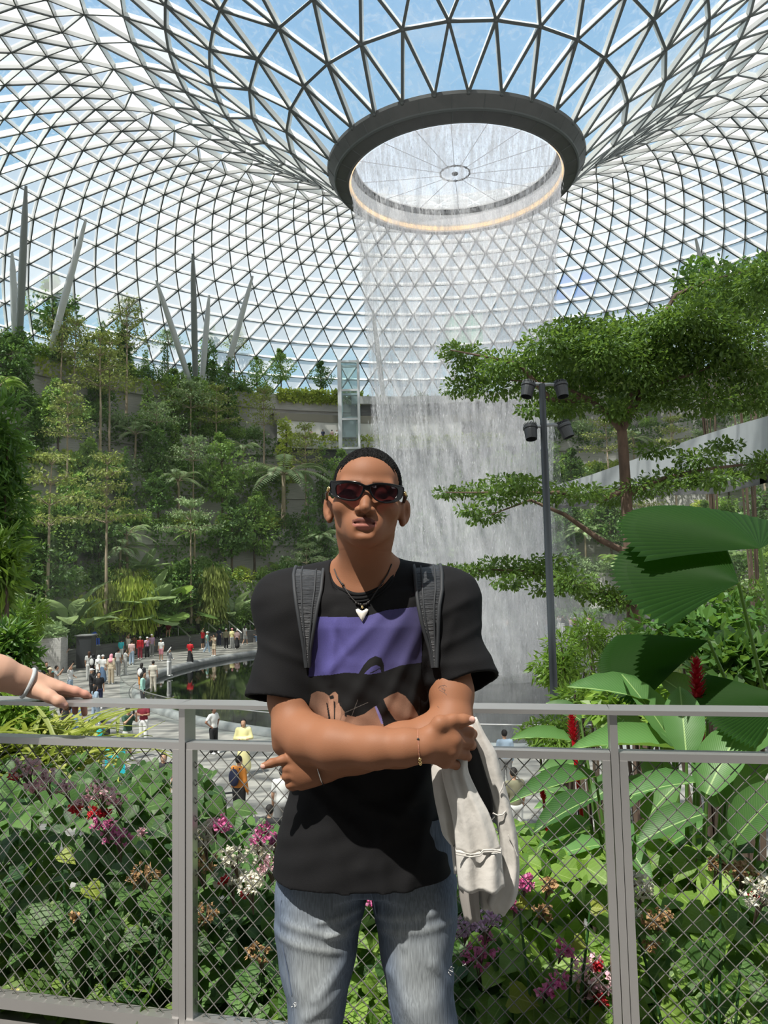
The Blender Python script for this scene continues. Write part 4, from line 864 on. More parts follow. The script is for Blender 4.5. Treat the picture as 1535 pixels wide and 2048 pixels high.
# face: 0 = towards the camera, 180 = away, -90 = towards image left, 90 = towards image right
PEOPLE = [
 (427, 1508, 60, 'akimbo', 'white', (T_, 'black'), hs, 'person in white printed t-shirt with a hand on the hip beside the pool rim', (), dict(skin='skin_dark')),
 (487, 1552, 10, 'fold', 'yellow', (K_, 'yellow'), hl, 'person in a long pale yellow dress looking down at folded hands', (), dict(sleeve='long')),
 (478, 1652, 150, 'stand', 'orange', (T_, 'black'), hs, 'person seen from behind in an orange jacket carrying a black backpack', (('backpack', 'navy'),), dict(sleeve='long', shoes='black')),
 (153, 1494, 170, 'stand', 'jean', (T_, 'jean'), hs, 'person in blue denim standing under the resting hand', (), dict(shoes='black')),
 (132, 1470, 185, 'stand', 'black', (K_, 'black'), ('headscarf', 'black'), 'person in a long black skirt behind the railing at far left', (), dict(sleeve='long')),
 (205, 1548, 170, 'stand', 'black', (T_, 'grey'), ('cap', 'black'), 'person in black t-shirt and cap with a small teal bag on the back', (('backpack', 'teal'),), {}),
 (190, 1450, 140, 'walk', 'pale_jean', (T_, 'pale_jean'), hl, 'person in light blue jeans walking away below the top rail', (), {}),
 (255, 1520, 60, 'photo', 'green', (S_, 'pale_grey'), hs, 'person in dark green t-shirt looking at a phone', (), {}),
 (287, 1492, -20, 'fold', 'maroon', (T_, 'white'), hs, 'person in maroon checked shirt standing at the stone pool rim', (), dict(skin='skin_dark')),
 (327, 1640, 15, 'stand', 'black', (S_, 'yellow'), hl, 'person in a black strap top left of the left railing post', (), {}),
 (150, 1585, 30, 'sit', 'cream', (T_, 'brown'), hl, 'person seated in a cream top above the pink flower clusters', (), {}),
 (566, 1690, 190, 'stand', 'white', (S_, 'grey'), hs, 'person in a white top half hidden behind the man\'s right hip', (), {}),
 (396, 1735, 60, 'sit', 'navy', (T_, 'black'), hs, 'person sitting low with a blue cap right of the left railing post', (), {}),
 (493, 1800, 170, 'sit', 'orange', (T_, 'black'), hs, 'person in bright orange top sitting below the white flowers', (), {}),
 (540, 1745, 170, 'sit', 'black', (T_, 'black'), hs, 'dark haired person in black sitting beside the magenta blossoms', (), {}),
 (1012, 1585, 190, 'stand', 'pale_jean', (T_, 'grey'), hs, 'person in a pale blue shirt seen right of the hanging hoodie', (), dict(sleeve='long')),
 (980, 1690, 30, 'stand', 'black', (T_, 'black'), hs, 'person in black behind the hoodie below the middle rail', (), {}),
 (1032, 1700, 200, 'stand', 'khaki', (T_, 'white'), hs, 'person in khaki beside the person in black right of the hoodie', (), {}),
 (112, 1398, 100, 'photo', 'pale_grey', (T_, 'grey'), hs, 'person in grey t-shirt with a green backpack lifting a phone', (('backpack', 'teal'),), {}),
 (140, 1395, 80, 'raise', 'white', (T_, 'pale_jean'), hl, 'person in white patterned top and light jeans raising an arm', (), {}),
 (128, 1340, 110, 'photo', 'black', (T_, 'jean'), hl, 'person in black top and jeans beside the stone planter', (('backpack', 'blue'),), {}),
 (92, 1388, 40, 'stand', 'black', (T_, 'black'), hs, 'person in black whose head shows above the wrist with the bangle', (), {}),
 (99, 1402, 60, 'stand', 'brown', (T_, 'black'), hat, 'person in a straw sun hat right of the bangle', (), {}),
 (186, 1362, 170, 'stand', 'black', (K_, 'black'), ('headscarf', 'black'), 'person in black headscarf with white bag standing in the crowd', (('backpack', 'white'),), dict(sleeve='long')),
 (178, 1360, 190, 'stand', 'pale_grey', (T_, 'white'), ('hair_long', 'hair_brown'), 'person in pale clothes left of the black headscarf', (), {}),
 (205, 1368, 175, 'stand', 'white', (K_, 'jean'), cap, 'person in white top and denim skirt left of the beige trousers', (), {}),
 (197, 1366, 160, 'stand', 'white', (T_, 'white'), ('headscarf', 'white'), 'person in white headscarf between black headscarf and denim skirt', (), dict(sleeve='long')),
 (222, 1368, 165, 'stand', 'beige', (T_, 'beige'), ('headscarf', 'pink'), 'person in dusty pink headscarf and beige trousers', (), dict(sleeve='long')),
 (236, 1352, 150, 'stand', 'white', (T_, 'grey'), hs, 'person in white shirt and grey trousers beside the pale trunk', (), {}),
 (250, 1350, 120, 'photo', 'white', (T_, 'pale_grey'), hl, 'person in white sleeveless top photographing with both hands', (), {}),
 (182, 1402, 110, 'photo', 'black', (T_, 'black'), cap, 'person in black with a white cap just above the resting fingertips', (), dict(sleeve='long')),
 (197, 1418, 30, 'stand', 'black', (T_, 'navy'), hl, 'person with dark hair close behind the resting fingertips', (), {}),
 (190, 1312, 180, 'stand', 'pale_grey', (T_, 'grey'), hs, 'person in light grey beside the black box at the back', (), {}),
 (207, 1305, 200, 'stand', 'bright_blue', (T_, 'navy'), hs, 'person in bright blue jacket left of the pale trunk', (), dict(sleeve='long')),
 (172, 1330, 160, 'stand', 'orange', (T_, 'grey'), hs, 'person in orange top before the black box', (), {}),
 (229, 1310, 180, 'photo', 'black', (T_, 'black'), hat, 'person in straw hat holding a phone right of the pale trunk', (), {}),
 (242, 1322, 170, 'stand', 'cyan', (S_, 'white'), hs, 'person with a light blue bag in the middle of the crowd', (('backpack', 'cyan'),), {}),
 (256, 1316, 60, 'raise', 'cream', (T_, 'khaki'), ('hair_long', 'hair_brown'), 'brown haired person in cream top pointing right', (), {}),
 (280, 1318, 10, 'stand', 'red', (T_, 'maroon'), cap, 'person in long bright red dress with white cap', (), dict(sleeve='long')),
 (268, 1312, 170, 'stand', 'brown', (T_, 'black'), hs, 'person in brown top left of the red dress', (), {}),
 (294, 1316, 40, 'photo', 'lilac', (T_, 'black'), cap, 'person in mauve shirt and white cap right of the red dress', (), {}),
 (303, 1312, 30, 'stand', 'lilac', (T_, 'grey'), cap, 'second mauve shirted person with white cap a step to the right', (), {}),
 (306, 1384, 180, 'stand', 'cream', (T_, 'cream'), hs, 'person all in cream white standing at the balustrade', (), {}),
 (283, 1388, 170, 'stand', 'black', (S_, 'orange'), hl, 'person in black top and mustard skirt carrying a white bag', (('backpack', 'white'),), {}),
 (285, 1420, 100, 'stand', 'mint', (T_, 'black'), hl, 'person in mint green top and black trousers behind the top rail', (), dict(sleeve='long')),
 (338, 1352, 70, 'raise', 'pale_grey', (T_, 'white'), hs, 'person in pale mint shirt stretching an arm over the balustrade', (), dict(sleeve='long')),
 (322, 1322, -10, 'stand', 'white', (S_, 'pink'), cap, 'person in white shirt and coral trousers with white cap', (), {}),
 (263, 1330, 175, 'stand', 'pale_pink', (T_, 'pale_jean'), hs, 'small person in pale pink behind the photographer in white', (), {}),
 (380, 1330, 165, 'fold', 'red', (K_, 'black'), hs, 'person in dark red shirt and long black skirt alone at the pool edge', (), {}),
 (405, 1298, 60, 'raise', 'red', (S_, 'black'), hs, 'person in bright red shirt lifting a phone at the far pool edge', (), {}),
 (396, 1290, 150, 'stand', 'orange', (T_, 'blue'), hs, 'person in orange and blue left of the bright red shirt', (('backpack', 'orange'),), {}),
 (414, 1306, 110, 'walk', 'mint', (T_, 'pale_jean'), cap, 'person in pale jeans stepping beside the bright red shirt', (), {}),
 (428, 1312, -30, 'photo', 'beige', (S_, 'beige'), hs, 'person in beige with bare legs photographing at the pool edge', (), {}),
 (438, 1292, 170, 'stand', 'navy', (T_, 'navy'), hs, 'person in navy right of the beige photographer', (), {}),
 (452, 1298, 170, 'stand', 'khaki', (T_, 'black'), cap, 'person in khaki jacket, black trousers and white cap', (), dict(sleeve='long')),
 (464, 1296, 160, 'stand', 'yellow', (T_, 'pale_grey'), ('cap', 'pink'), 'person in pink cap and pale yellow top at the far edge', (), {}),
 (474, 1298, 175, 'stand', 'pale_pink', (K_, 'black'), cap, 'person in black skirt and pale pink top with a white hat', (), {}),
 (490, 1290, 150, 'walk', 'pale_grey', (S_, 'pale_grey'), hl, 'person in white shorts walking near the man\'s sleeve', (), {}),
 (482, 1270, 10, 'raise', 'white', (T_, 'beige'), hs, 'person in white shirt with both hands high at the back', (), {}),
 (474, 1262, 10, 'stand', 'pale_pink', (T_, 'grey'), hs, 'person in pink behind the white shirt at the back', (), {}),
 (500, 1280, 30, 'sit', 'jean', (T_, 'jean'), cap, 'seated person in denim at the far right of the crowd', (), {}),
 (510, 1284, 40, 'sit', 'grey', (T_, 'jean'), hs, 'seated person in grey next to the denim clad one', (), {}),
 (341, 1296, 60, 'sit', 'white', (T_, 'jean'), hs, 'person in white top and jeans sitting on the step', (), {}),
 (352, 1280, 170, 'photo', 'beige', (T_, 'jean'), hs, 'person in beige shirt photographing from the step', (), {}),
]
for i, (px, py, fc, pose, top, bot, hr, lab, ex, kw) in enumerate(PEOPLE):
    ex = list(ex)
    if pose in ('photo', 'raise'): ex.append(('phone', 'black'))
    person(px, py, fc, pose, top, bot, hr, lab, ex, s=.97 + .09 * ((i * 37) % 10) / 10, **kw)
# people on the steps, on the ledge and on the balcony
LEDGE = [(317, 1262, 20, 'akimbo', 'pale_pink', (T_, 'black'), hs, 'stout person in pale pink shirt standing on the ledge'), (337, 1258, 10, 'sit', 'maroon', (S_, 'beige'), hl, 'person in crimson top sitting on the ledge'),
         (395, 1252, 30, 'photo', 'khaki', (T_, 'black'), hs, 'person shading the eyes on the bench right of the pale trunk'), (517, 1246, 5, 'stand', 'blue', (T_, 'navy'), hs, 'person in blue shirt standing at the top beside the man\'s sleeve'),
         (190, 1256, 60, 'sit', 'bright_blue', (T_, 'bright_blue'), hs, 'person in blue sitting under the big leaves'), (532, 1200, 30, 'walk', 'pale_grey', (T_, 'grey'), hs, 'person in grey on the path above the steps')]
LEDGE_TOP = GZ + 1.15
for px, py, fc, pose, top, bot, hr, lab in LEDGE:
    p = ray_r(px, 1000, 30.2); p[2] = LEDGE_TOP; person(px, py, fc, pose, top, bot, hr, lab, [('phone', 'black')] if pose == 'photo' else (), pos=p, group='people on the ledge')
for px, fc, top, bot, lab in ((622, 170, 'pale_pink', (S_, 'grey'), 'person in pink on the balcony, nearest the palm'), (646, 10, 'navy', (T_, 'black'), 'person in navy on the balcony left of the lift tower'), (664, 160, 'pale_pink', (K_, 'pale_pink'), 'person in pale pink on the balcony next to the lift tower'),
                          (750, 90, 'cream', (T_, 'beige'), 'person in cream on the balcony at the edge of the waterfall'), (674, 10, 'white', (T_, 'grey'), 'person in white on the balcony at the foot of the lift tower')):
    p = ray_r(px, 900, 44.9); p[2] = 18.02; person(px, 0, fc, 'stand', top, bot, hs, lab, pos=p, group='people on the balcony')
g = np.random.default_rng(8)
FARC = [('pink', 'pink'), ('white', 'pale pink'), ('pale_pink', 'rose'), ('white', 'white'), ('red', 'red'), ('pink', 'bright pink'), ('cream', 'cream'), ('black', 'black'), ('pale_pink', 'peach'), ('lilac', 'mauve')]
for i, px in enumerate((955, 985, 1012, 1062, 1076, 1092, 1112, 1126, 1142, 1160, 1178, 1010, 1070, 1118, 1150)):
    c, w_ = FARC[i % 10]; p = gp(px, 1260 + (i % 3) * 5, GZ); 
    person(px, 0, g.uniform(-60, 60), ['stand', 'photo', 'raise'][i % 3], c, (T_, ['grey', 'white', 'jean'][i % 3]), [hs, hl, cap][i % 3], 'person in %s beyond the pool, %s from left in the far right row' % (w_.split()[-1], ordinal(1 + sorted((955, 985, 1012, 1062, 1076, 1092, 1112, 1126, 1142, 1160, 1178, 1010.5, 1070.5, 1118.5, 1150.5)).index(px + (.5 if i > 10 else 0)))), pos=p, group='people beyond the pool')
# ledges, bench, steps rails, bin, cases
b = MB(); b.lathe([(29.6, GZ), (29.6, LEDGE_TOP), (31.2, LEDGE_TOP)], n=60, a0=-1.75, a1=-.28); struct(b.build('wall_ledge', DARKW, loc=(AX, AY, 0)))
for px, (y0, y1), lab in ((425, (1216, 1236), 'slanting steel step rail right of the bench'), (466, (1210, 1232), 'slanting steel step rail further right'), (506, (1222, 1246), 'slanting steel step rail next to the man\'s sleeve'), (365, (1245, 1258), 'slanting steel step rail left of the pale trunk')):
    p = ray_r(px, 1000, 29.9); p[2] = GZ + .5; o = empty('step_rail', p, lab, 'rail', 'step rails'); b = MB(); b.tube([(-.5, 0, 1.6), (.9, -.8, .55)], .07, 6); b.build('handrail', STEEL, o); b = MB(); b.tube([(-.4, 0, 1.5), (-.4, 0, 0)], .04, 6); b.build('post', STEEL, o); b = MB(); b.tube([(.8, -.7, .6), (.8, -.7, 0)], .04, 6); b.build('post', STEEL, o)
p = gp(172, 1335, GZ) ; o = empty('equipment_box', p, 'tall black equipment box standing in front of the planting', 'box'); b = MB(); b.box((0, 0, 1.15), 1.1, .9, 2.3); b.build('body', DARKM, o); b = MB(); b.box((0, 0, 2.33), 1.3, 1.1, .08); b.build('lid', mat('box_lid_grey', (.2, .2, .2), .6), o)
p = gp(82, 1345, GZ); p[2] = GZ; o = empty('stone_planter', p, 'stone block planter topped with leafy plants at left', 'planter', rz=.2); b = MB(); b.box((0, 0, 1.2), 3.0, 2.4, 2.4); b.build('stone_block', CONC, o)
L = Leafage(); L.blob((0, 0, 2.7), (1.6, 1.3, .7), 900, .4, g, .6); link('plants', L.mesh('plants', LF_G), o)
def suitcase(px, py, m, lab, s=1.0, dark=None, z=None):
    p = gp(px, py, GZ); o = empty('suitcase', p, lab, 'suitcase', rz=.3); o.scale = (s,) * 3
    b = MB(); b.box((0, 0, .42), .46, .26, .66); b.build('shell', m, o); b = MB()
    for x in (-.12, .12): b.tube([(x, .08, .7), (x, .08, 1.08)], .012, 5)
    b.tube([(-.13, .08, 1.08), (.13, .08, 1.08)], .018, 5); b.build('handle', DARKM, o)
    for x in (-.17, .17):
        for y in (-.08, .08): b = MB(); b.lathe([(.01, -.02), (.04, -.02), (.04, .02), (.01, .02)], (x, y, .05), 10); b.build('wheel', DARKM, o)
suitcase(230, 1562, mat('case_cyan', (.03, .50, .58), .4), 'bright cyan suitcase standing behind the pink flowers', 1.3)
suitcase(462, 1718, mat('case_grey', (.16, .155, .15), .5), 'grey suitcase with raised handle left of the orange jacket', 1.3)
suitcase(440, 1722, mat('case_dark', (.05, .05, .055), .5), 'dark suitcase beside the grey one above the white flowers', 1.2)
# ================================================================ the railing
rl = empty('railing', (0, 2.4, 0), 'steel railing with flat handrail and diamond wire mesh panels behind the man', 'railing')
def rpart(b, name, m, **k):
    o = b.build(name, m, rl, **k); o.matrix_parent_inverse = Matrix.Translation((0, -2.4, 0)); return o
FX = np.array([p[0] for p in FL]); FY = np.array([p[1] for p in FL])
def fy(x): return float(np.interp(x, FX, FY))
def rail_piece(x0, x1, y0, y1, z0, z1, b):
    a = np.array([x0, fy(x0), 0]); c = np.array([x1, fy(x1), 0]); u = (c - a) / np.linalg.norm(c - a); n = np.array([-u[1], u[0], 0])
    V = [p + n * q + (0, 0, z) for p in (a, c) for q in (y0, y1) for z in (z0, z1)]; b.add(V, BOXF)
SEG = [-3.2, -1.322, -.68, .633, 1.046, 3.0]
b = MB()
for i in range(5): rail_piece(SEG[i], SEG[i + 1], 0, .105, 1.037, 1.05, b)
rpart(b, 'handrail', STEEL)
POSTX = [-2.35, -.668, .642, 2.35]
MESHM = mat('wire', (.20, .195, .18), .45, .5)
for k, px_ in enumerate(POSTX):
    u = np.array([1, (fy(px_ + .1) - fy(px_ - .1)) / .2, 0]); u /= np.linalg.norm(u); R = np.stack([u, [-u[1], u[0], 0], [0, 0, 1]], 1)
    c = np.array([px_, fy(px_), 0]) + R[:, 1] * .052
    b = MB(); b.box(c + (0, 0, .50), .021, .075, 1.075, R); rpart(b, 'post', STEEL)
    b = MB(); b.box(c - R[:, 1] * .03 + (0, 0, .02), .10, .12, .02, R); rpart(b, 'base_plate', STEEL)
for i in range(3):
    x0, x1 = POSTX[i] + .0125, POSTX[i + 1] - .0125
    xs = [x0] + [x for x in SEG if x0 + .05 < x < x1 - .05] + [x1]
    b = MB()
    for a, c in zip(xs, xs[1:]): rail_piece(a, c, .02, .075, .905, .927, b)
    rpart(b, 'mid_rail', STEEL)
    b = MB()
    for a, c in zip(xs, xs[1:]): rail_piece(a, c, .012, .06, .045, .082, b)
    rpart(b, 'bottom_rail', STEEL)
    for xa in (x0, x1 - .022):
        b = MB(); rail_piece(xa, xa + .022, .018, .055, .06, .905, b); rpart(b, 'panel_frame', STEEL)
    # diamond mesh: two families of wires woven in the panel plane
    b = MB(); zl, zh = .07, .91; xa, xb = x0 + .02, x1 - .02; cw, chh = .052, .056
    def wpt(x, z, off): u = (fy(x + .01) - fy(x - .01)) / .02; return (x - u * off, fy(x) + off, z)
    H = zh - zl; run = H / chh * cw
    for s_ in (1, -1):
        k0 = int(math.floor((xa - run) / cw)) - 1; k1 = int(math.ceil((xb + run) / cw)) + 1
        for kk in range(k0, k1):
            xs0 = kk * cw; pts = []
            # parametrise by height, clip to the panel
            t = np.array([0, 1.]); X = xs0 + s_ * run * t
            lo_t = max(0, min(((xa if s_ > 0 else xb) - xs0) / (s_ * run), 1)); hi_t = min(1, max(((xb if s_ > 0 else xa) - xs0) / (s_ * run), 0))
            if hi_t - lo_t < .02: continue
            if not (xa - 1e-6 <= xs0 + s_ * run * lo_t <= xb + 1e-6): continue
            cut = [lo_t] + [((x - xs0) / (s_ * run)) for x in SEG if min(xs0 + s_ * run * lo_t, xs0 + s_ * run * hi_t) < x < max(xs0 + s_ * run * lo_t, xs0 + s_ * run * hi_t)] + [hi_t]
            pts = [wpt(xs0 + s_ * run * q, zl + H * q, .036 + .002 * s_) for q in sorted(cut)]
            b.tube(pts, .0017, 5, cap=False)
    rpart(b, 'wire_mesh', MESHM, smooth=True)

# ================================================================ planting behind the railing
def near_leaf(name, c0, c1, vein, trans, tw=.3, rough=.38, freq=7.0):
    m = leaf_mat(name, c0, c1, trans, tw, rough + .1, .3); nt = m.node_tree; N = nt.nodes.new; L = nt.links.new; b = nt.nodes['Principled BSDF']
    a = N('ShaderNodeAttribute'); a.attribute_name = 'luv'; sp = N('ShaderNodeSeparateColor'); L(a.outputs['Color'], sp.inputs[0])
    def M(op, x, y=None):
        q = N('ShaderNodeMath'); q.operation = op
        for i, v in enumerate((x, y)):
            if v is None: continue
            if isinstance(v, (int, float)): q.inputs[i].default_value = v
            else: L(v, q.inputs[i])
        return q.outputs[0]
    ax = M('ABSOLUTE', M('SUBTRACT', sp.outputs[0], .5)); y = sp.outputs[1]
    w = M('ABSOLUTE', M('SUBTRACT', M('FRACT', M('MULTIPLY', M('SUBTRACT', y, M('MULTIPLY', ax, .9)), freq)), .5))
    v1 = M('GREATER_THAN', w, .455); v2 = M('LESS_THAN', ax, .014); v = M('MAXIMUM', M('MULTIPLY', v1, .3), v2)
    mx = N('ShaderNodeMix'); mx.data_type = 'RGBA'; src = b.inputs['Base Color'].links[0].from_socket
    L(v, mx.inputs[0]); L(src, mx.inputs[6]); mx.inputs[7].default_value = (*vein, 1); L(mx.outputs[2], b.inputs['Base Color'])
    bp = N('ShaderNodeBump'); bp.inputs['Strength'].default_value = .25; bp.inputs['Distance'].default_value = .003; L(w, bp.inputs['Height']); L(bp.outputs[0], b.inputs['Normal'])
    return m
HL_D = near_leaf('hedge_leaf', (.022, .062, .022), (.100, .205, .045), (.16, .26, .09), (.20, .38, .05))
HL_B = near_leaf('hedge_leaf_bright', (.050, .120, .026), (.220, .350, .055), (.30, .42, .13), (.32, .50, .06), .38)
HL_Y = near_leaf('hedge_leaf_yellow', (.17, .25, .035), (.34, .38, .05), (.42, .45, .14), (.45, .5, .08), .35)
GIN = near_leaf('ginger_leaf', (.038, .110, .035), (.105, .235, .070), (.30, .46, .17), (.22, .40, .05), .3, .35, 26)
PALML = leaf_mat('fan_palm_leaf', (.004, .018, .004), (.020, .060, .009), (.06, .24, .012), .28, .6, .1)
# heart-shaped leaf: rows of (half width, y)
_rows = [(.0, .0), (.30, -.02), (.42, .16), (.40, .36), (.27, .62), (.12, .84), (.0, 1.0)]
HV = []; HF = []
for w, y in _rows[1:-1]:
    for x in (-1, -.5, 0, .5, 1): HV.append([x * w, y + (.07 * (1 - abs(x)) if y < .1 else 0), .22 * w * abs(x) - .16 * (y ** 2) + (.03 if abs(x) == .5 else 0)])
k = len(_rows) - 2
for i in range(k - 1):
    for j in range(4): HF.append([5 * i + j, 5 * i + j + 1, 5 * i + j + 6, 5 * i + j + 5])
HV.append([0, 1.0, -.18]); tip = len(HV) - 1
for j in range(4): HF.append([5 * (k - 1) + j, 5 * (k - 1) + j + 1, tip, tip])
HV = np.array(HV); HQ = np.array([f for f in HF if f[2] != f[3]]); HT = np.array([f[:3] for f in HF if f[2] == f[3]])
class NearLeaf:
    def __init__(s): s.V = []; s.A = []; s.U = []; s.F = {3: [], 4: []}; s.n = 0
    def put(s, T, faces, pos, al, nr, size, rnd, wx=1.0):
        V, _, A = scatter(T * (wx, 1, 1), np.zeros((1, 3), int), pos, al, nr, size, rnd)
        for F in faces: s.F[F.shape[1]].append((F[None] + (np.arange(len(pos)) * len(T))[:, None, None]).reshape(-1, F.shape[1]) + s.n)
        U = np.stack([T[:, 0] * .5 / max(1e-6, np.abs(T[:, 0]).max()) * .8 + .5, T[:, 1], 0 * T[:, 0]], 1); s.U.append(np.tile(U, (len(pos), 1)))
        s.V.append(V); s.A.append(A); s.n += len(V)
    def mesh(s, name, m): return make_mesh(name, np.concatenate(s.V), [np.concatenate(f) for f in s.F.values() if f], [m], True, None, {'rnd': np.concatenate(s.A), 'luv': np.concatenate(s.U)})
FLW = {}
def flower_cols(k):
    if k not in FLW:
        c = dict(pink=((.88, .46, .55), (.92, .72, .72)), magenta=((.62, .09, .30), (.75, .30, .50)), red=((.60, .015, .04), (.68, .08, .08)), white=((.80, .80, .74), (.74, .72, .55)), dry=((.35, .20, .09), (.50, .34, .18)), lilac=((.55, .34, .55), (.68, .50, .66)), yellow=((.70, .62, .18), (.8, .74, .4)), coral=((.75, .20, .10), (.80, .42, .22)))[k]
        FLW[k] = leaf_mat('petal_' + k, c[0], c[1], c[1], .25, .6, .2)
    return FLW[k]
PT = np.array([[0, 0, 0], [.45, .45, .12], [0, 1, .05], [-.45, .45, .12]]); PF = np.array([[0, 1, 2], [0, 2, 3]])
def cluster(parent, P, kind, r, n, seed):
    g = np.random.default_rng(seed); L = Leafage(); loc = np.asarray(P) - np.array(parent.location)
    d = rand_dirs(n, 0, g) * (1.2, .8, .8) * g.random((n, 1)) ** .4 * r
    for j in range(5):
        al = rand_dirs(n, 0, g); L.put(*leaves(loc + d, al, rand_dirs(n, 0, g), g.uniform(.010, .018, n), g.random(n), PT, PF))
    o = link('flower_cluster', L.mesh('flower_cluster', flower_cols(kind)), parent)
    b = MB()
    for q in d[:: max(1, n // 7)]: b.tube([loc + q, loc + q * .3 + (0, .02, -r * .9), loc + (0, .06, -r * 2.4)], .0018, 4, cap=False)
    o2 = link('flower_stalk', b.mesh('flower_stalk', [BARKD]), parent); return o
def off_at(px, py, off):                  # point seen at that pixel, `off` behind the railing line
    D = 2.4
    for _ in range(12): p = at(px, py, D); D = fy(p[0]) + off
    return at(px, py, D)
def hedge(name, x0, x1, zt, off0, off1, n, m, lab, seed, flowers=(), size=(.075, .15), zb=-.35):
    g = np.random.default_rng(seed); xc = (x0 + x1) / 2; base = np.array([xc, fy(xc) + (off0 + off1) / 2, -.4]); o = empty(name, base, lab, 'shrub', 'flowering shrubs behind the railing')
    NL = NearLeaf(); x = g.uniform(x0, x1, n); u = g.random(n); off = off0 + (off1 - off0) * u ** 1.3
    top = np.interp(x, *zip(*zt)) * (1 - .0 * u) - .30 * np.clip(1 - (off - off0) / .45, 0, 1) ** 1.5
    z = np.where(g.random(n) < .45, top - g.random(n) ** 2 * .18, zb + (top - zb) * g.random(n))
    y = np.array([fy(v) for v in x]) + off; pos = np.stack([x, y, z], -1) - base
    al = np.stack([g.normal(0, .7, n), -np.abs(g.normal(.35, .4, n)), -np.abs(g.normal(.35, .35, n))], -1); nr = np.stack([g.normal(0, .45, n), -np.abs(g.normal(.45, .35, n)), np.abs(g.normal(.9, .3, n))], -1)
    NL.put(HV, [HQ, HT], pos, al, nr, g.uniform(*size, n) * (1 - .25 * (z > top - .05)), np.clip(g.normal(.42, .24, n) + .18 * (g.random(n) < .15), 0, 1), 1.0)
    link('foliage', NL.mesh('foliage', m), o)
    b = MB()
    for i in range(14):
        q = pos[g.integers(n)]; s0 = np.array([g.normal(0, .08), g.normal(0, .08), -.05]); b.tube([s0, (s0 + q) / 2 + (0, 0, .12), q], [.008, .006, .003], 5, cap=False)
    b.build('stems', BARKD, o)
    for i, (px, py, kind, r, nn) in enumerate(flowers): cluster(o, off_at(px, py, off0 - .03 + .05 * ((i * 7) % 3)), kind, r, nn, seed * 50 + i)
    return o
hedge('flowering_shrub', -1.95, -1.05, [(-2, .58), (-1.05, .60)], .14, 1.25, 520, HL_D, 'leafy shrub with pink flower sprays behind the mesh at far left', 401,
      [(52, 1535, 'pink', .045, 34), (90, 1553, 'pink', .04, 28), (129, 1571, 'pink', .035, 24), (70, 1575, 'pink', .03, 18), (30, 1552, 'red', .02, 10)])
hedge('flowering_shrub', -1.2, -.66, [(-1.3, .60), (-.9, .58), (-.66, .50)], .14, 1.15, 430, HL_D, 'shrub with red and pink blossoms just left of the left railing post', 402,
      [(199, 1582, 'pink', .045, 30), (231, 1597, 'pink', .035, 22), (150, 1617, 'red', .022, 16), (182, 1624, 'red', .024, 18), (208, 1626, 'red', .018, 14), (231, 1674, 'magenta', .045, 26), (208, 1648, 'magenta', .035, 20), (286, 1752, 'dry', .05, 26), (165, 1600, 'pink', .025, 14), (150, 1833, 'dry', .02, 10), (280, 1665, 'pink', .015, 8)])
hedge('flowering_shrub', -1.9, -.7, [(-2, .38), (-.7, .36)], .10, .45, 420, HL_B, 'low bright green shrub along the foot of the left mesh panel', 403, [(36, 1990, 'yellow', .02, 8)], zb=-.3, size=(.08, .16))
hedge('flowering_shrub', -.66, -.30, [(-.66, .40), (-.3, .36)], .14, 1.0, 330, HL_D, 'shrub with white and orange dried blossoms right of the left post', 404,
      [(407, 1668, 'white', .05, 40), (395, 1690, 'yellow', .035, 22), (400, 1722, 'dry', .05, 34), (446, 1647, 'magenta', .03, 24), (425, 1655, 'pink', .03, 16), (404, 1828, 'dry', .05, 26), (372, 1660, 'white', .03, 16)])
hedge('flowering_shrub', -.38, .02, [(-.4, .34), (0, .34)], .14, .95, 330, HL_B, 'shrub with white and crimson blossoms beside the man\'s right hip', 405,
      [(469, 1713, 'white', .04, 30), (524, 1708, 'white', .045, 30), (461, 1750, 'white', .055, 44), (500, 1768, 'white', .05, 40), (448, 1758, 'red', .015, 8), (512, 1752, 'red', .014, 7), (490, 1786, 'red', .014, 7), (520, 1666, 'magenta', .045, 34), (545, 1682, 'magenta', .03, 20), (540, 1730, 'pink', .035, 18), (520, 1905, 'dry', .04, 20), (742, 1800, 'magenta', .02, 12)])
hedge('flowering_shrub', -.05, .36, [(0, .36), (.4, .42)], .14, .95, 330, HL_D, 'dark leaved shrub with lilac blossoms beside the man\'s left leg', 406,
      [(972, 1842, 'lilac', .04, 26), (931, 1853, 'lilac', .035, 20), (961, 1910, 'magenta', .05, 30), (1050, 1766, 'magenta', .035, 30), (1032, 1812, 'magenta', .025, 14), (975, 1875, 'magenta', .02, 10)])
hedge('flowering_shrub', .3, .68, [(.3, .46), (.68, .44)], .14, .95, 330, HL_B, 'shrub with pink sprays and red tips left of the right railing post', 407,
      [(1123, 1897, 'magenta', .03, 18), (1174, 1940, 'pink', .055, 40), (1187, 1978, 'pink', .05, 34), (1196, 1931, 'red', .016, 10), (1202, 1999, 'red', .018, 12), (1108, 2010, 'red', .014, 8), (1120, 1960, 'magenta', .025, 14), (1095, 1772, 'dry', .03, 16), (1080, 1825, 'dry', .03, 14), (1093, 1978, 'magenta', .03, 16)])
hedge('flowering_shrub', .62, 1.15, [(.6, .44), (1.2, .46)], .14, 1.0, 420, HL_B, 'bright shrub with white blossoms right of the right railing post', 408,
      [(1262, 1760, 'white', .03, 22), (1285, 1778, 'white', .035, 26), (1258, 1833, 'white', .04, 30), (1311, 1837, 'dry', .045, 28), (1439, 1728, 'dry', .035, 26), (1490, 1740, 'dry', .04, 26), (1300, 1890, 'dry', .02, 10)])
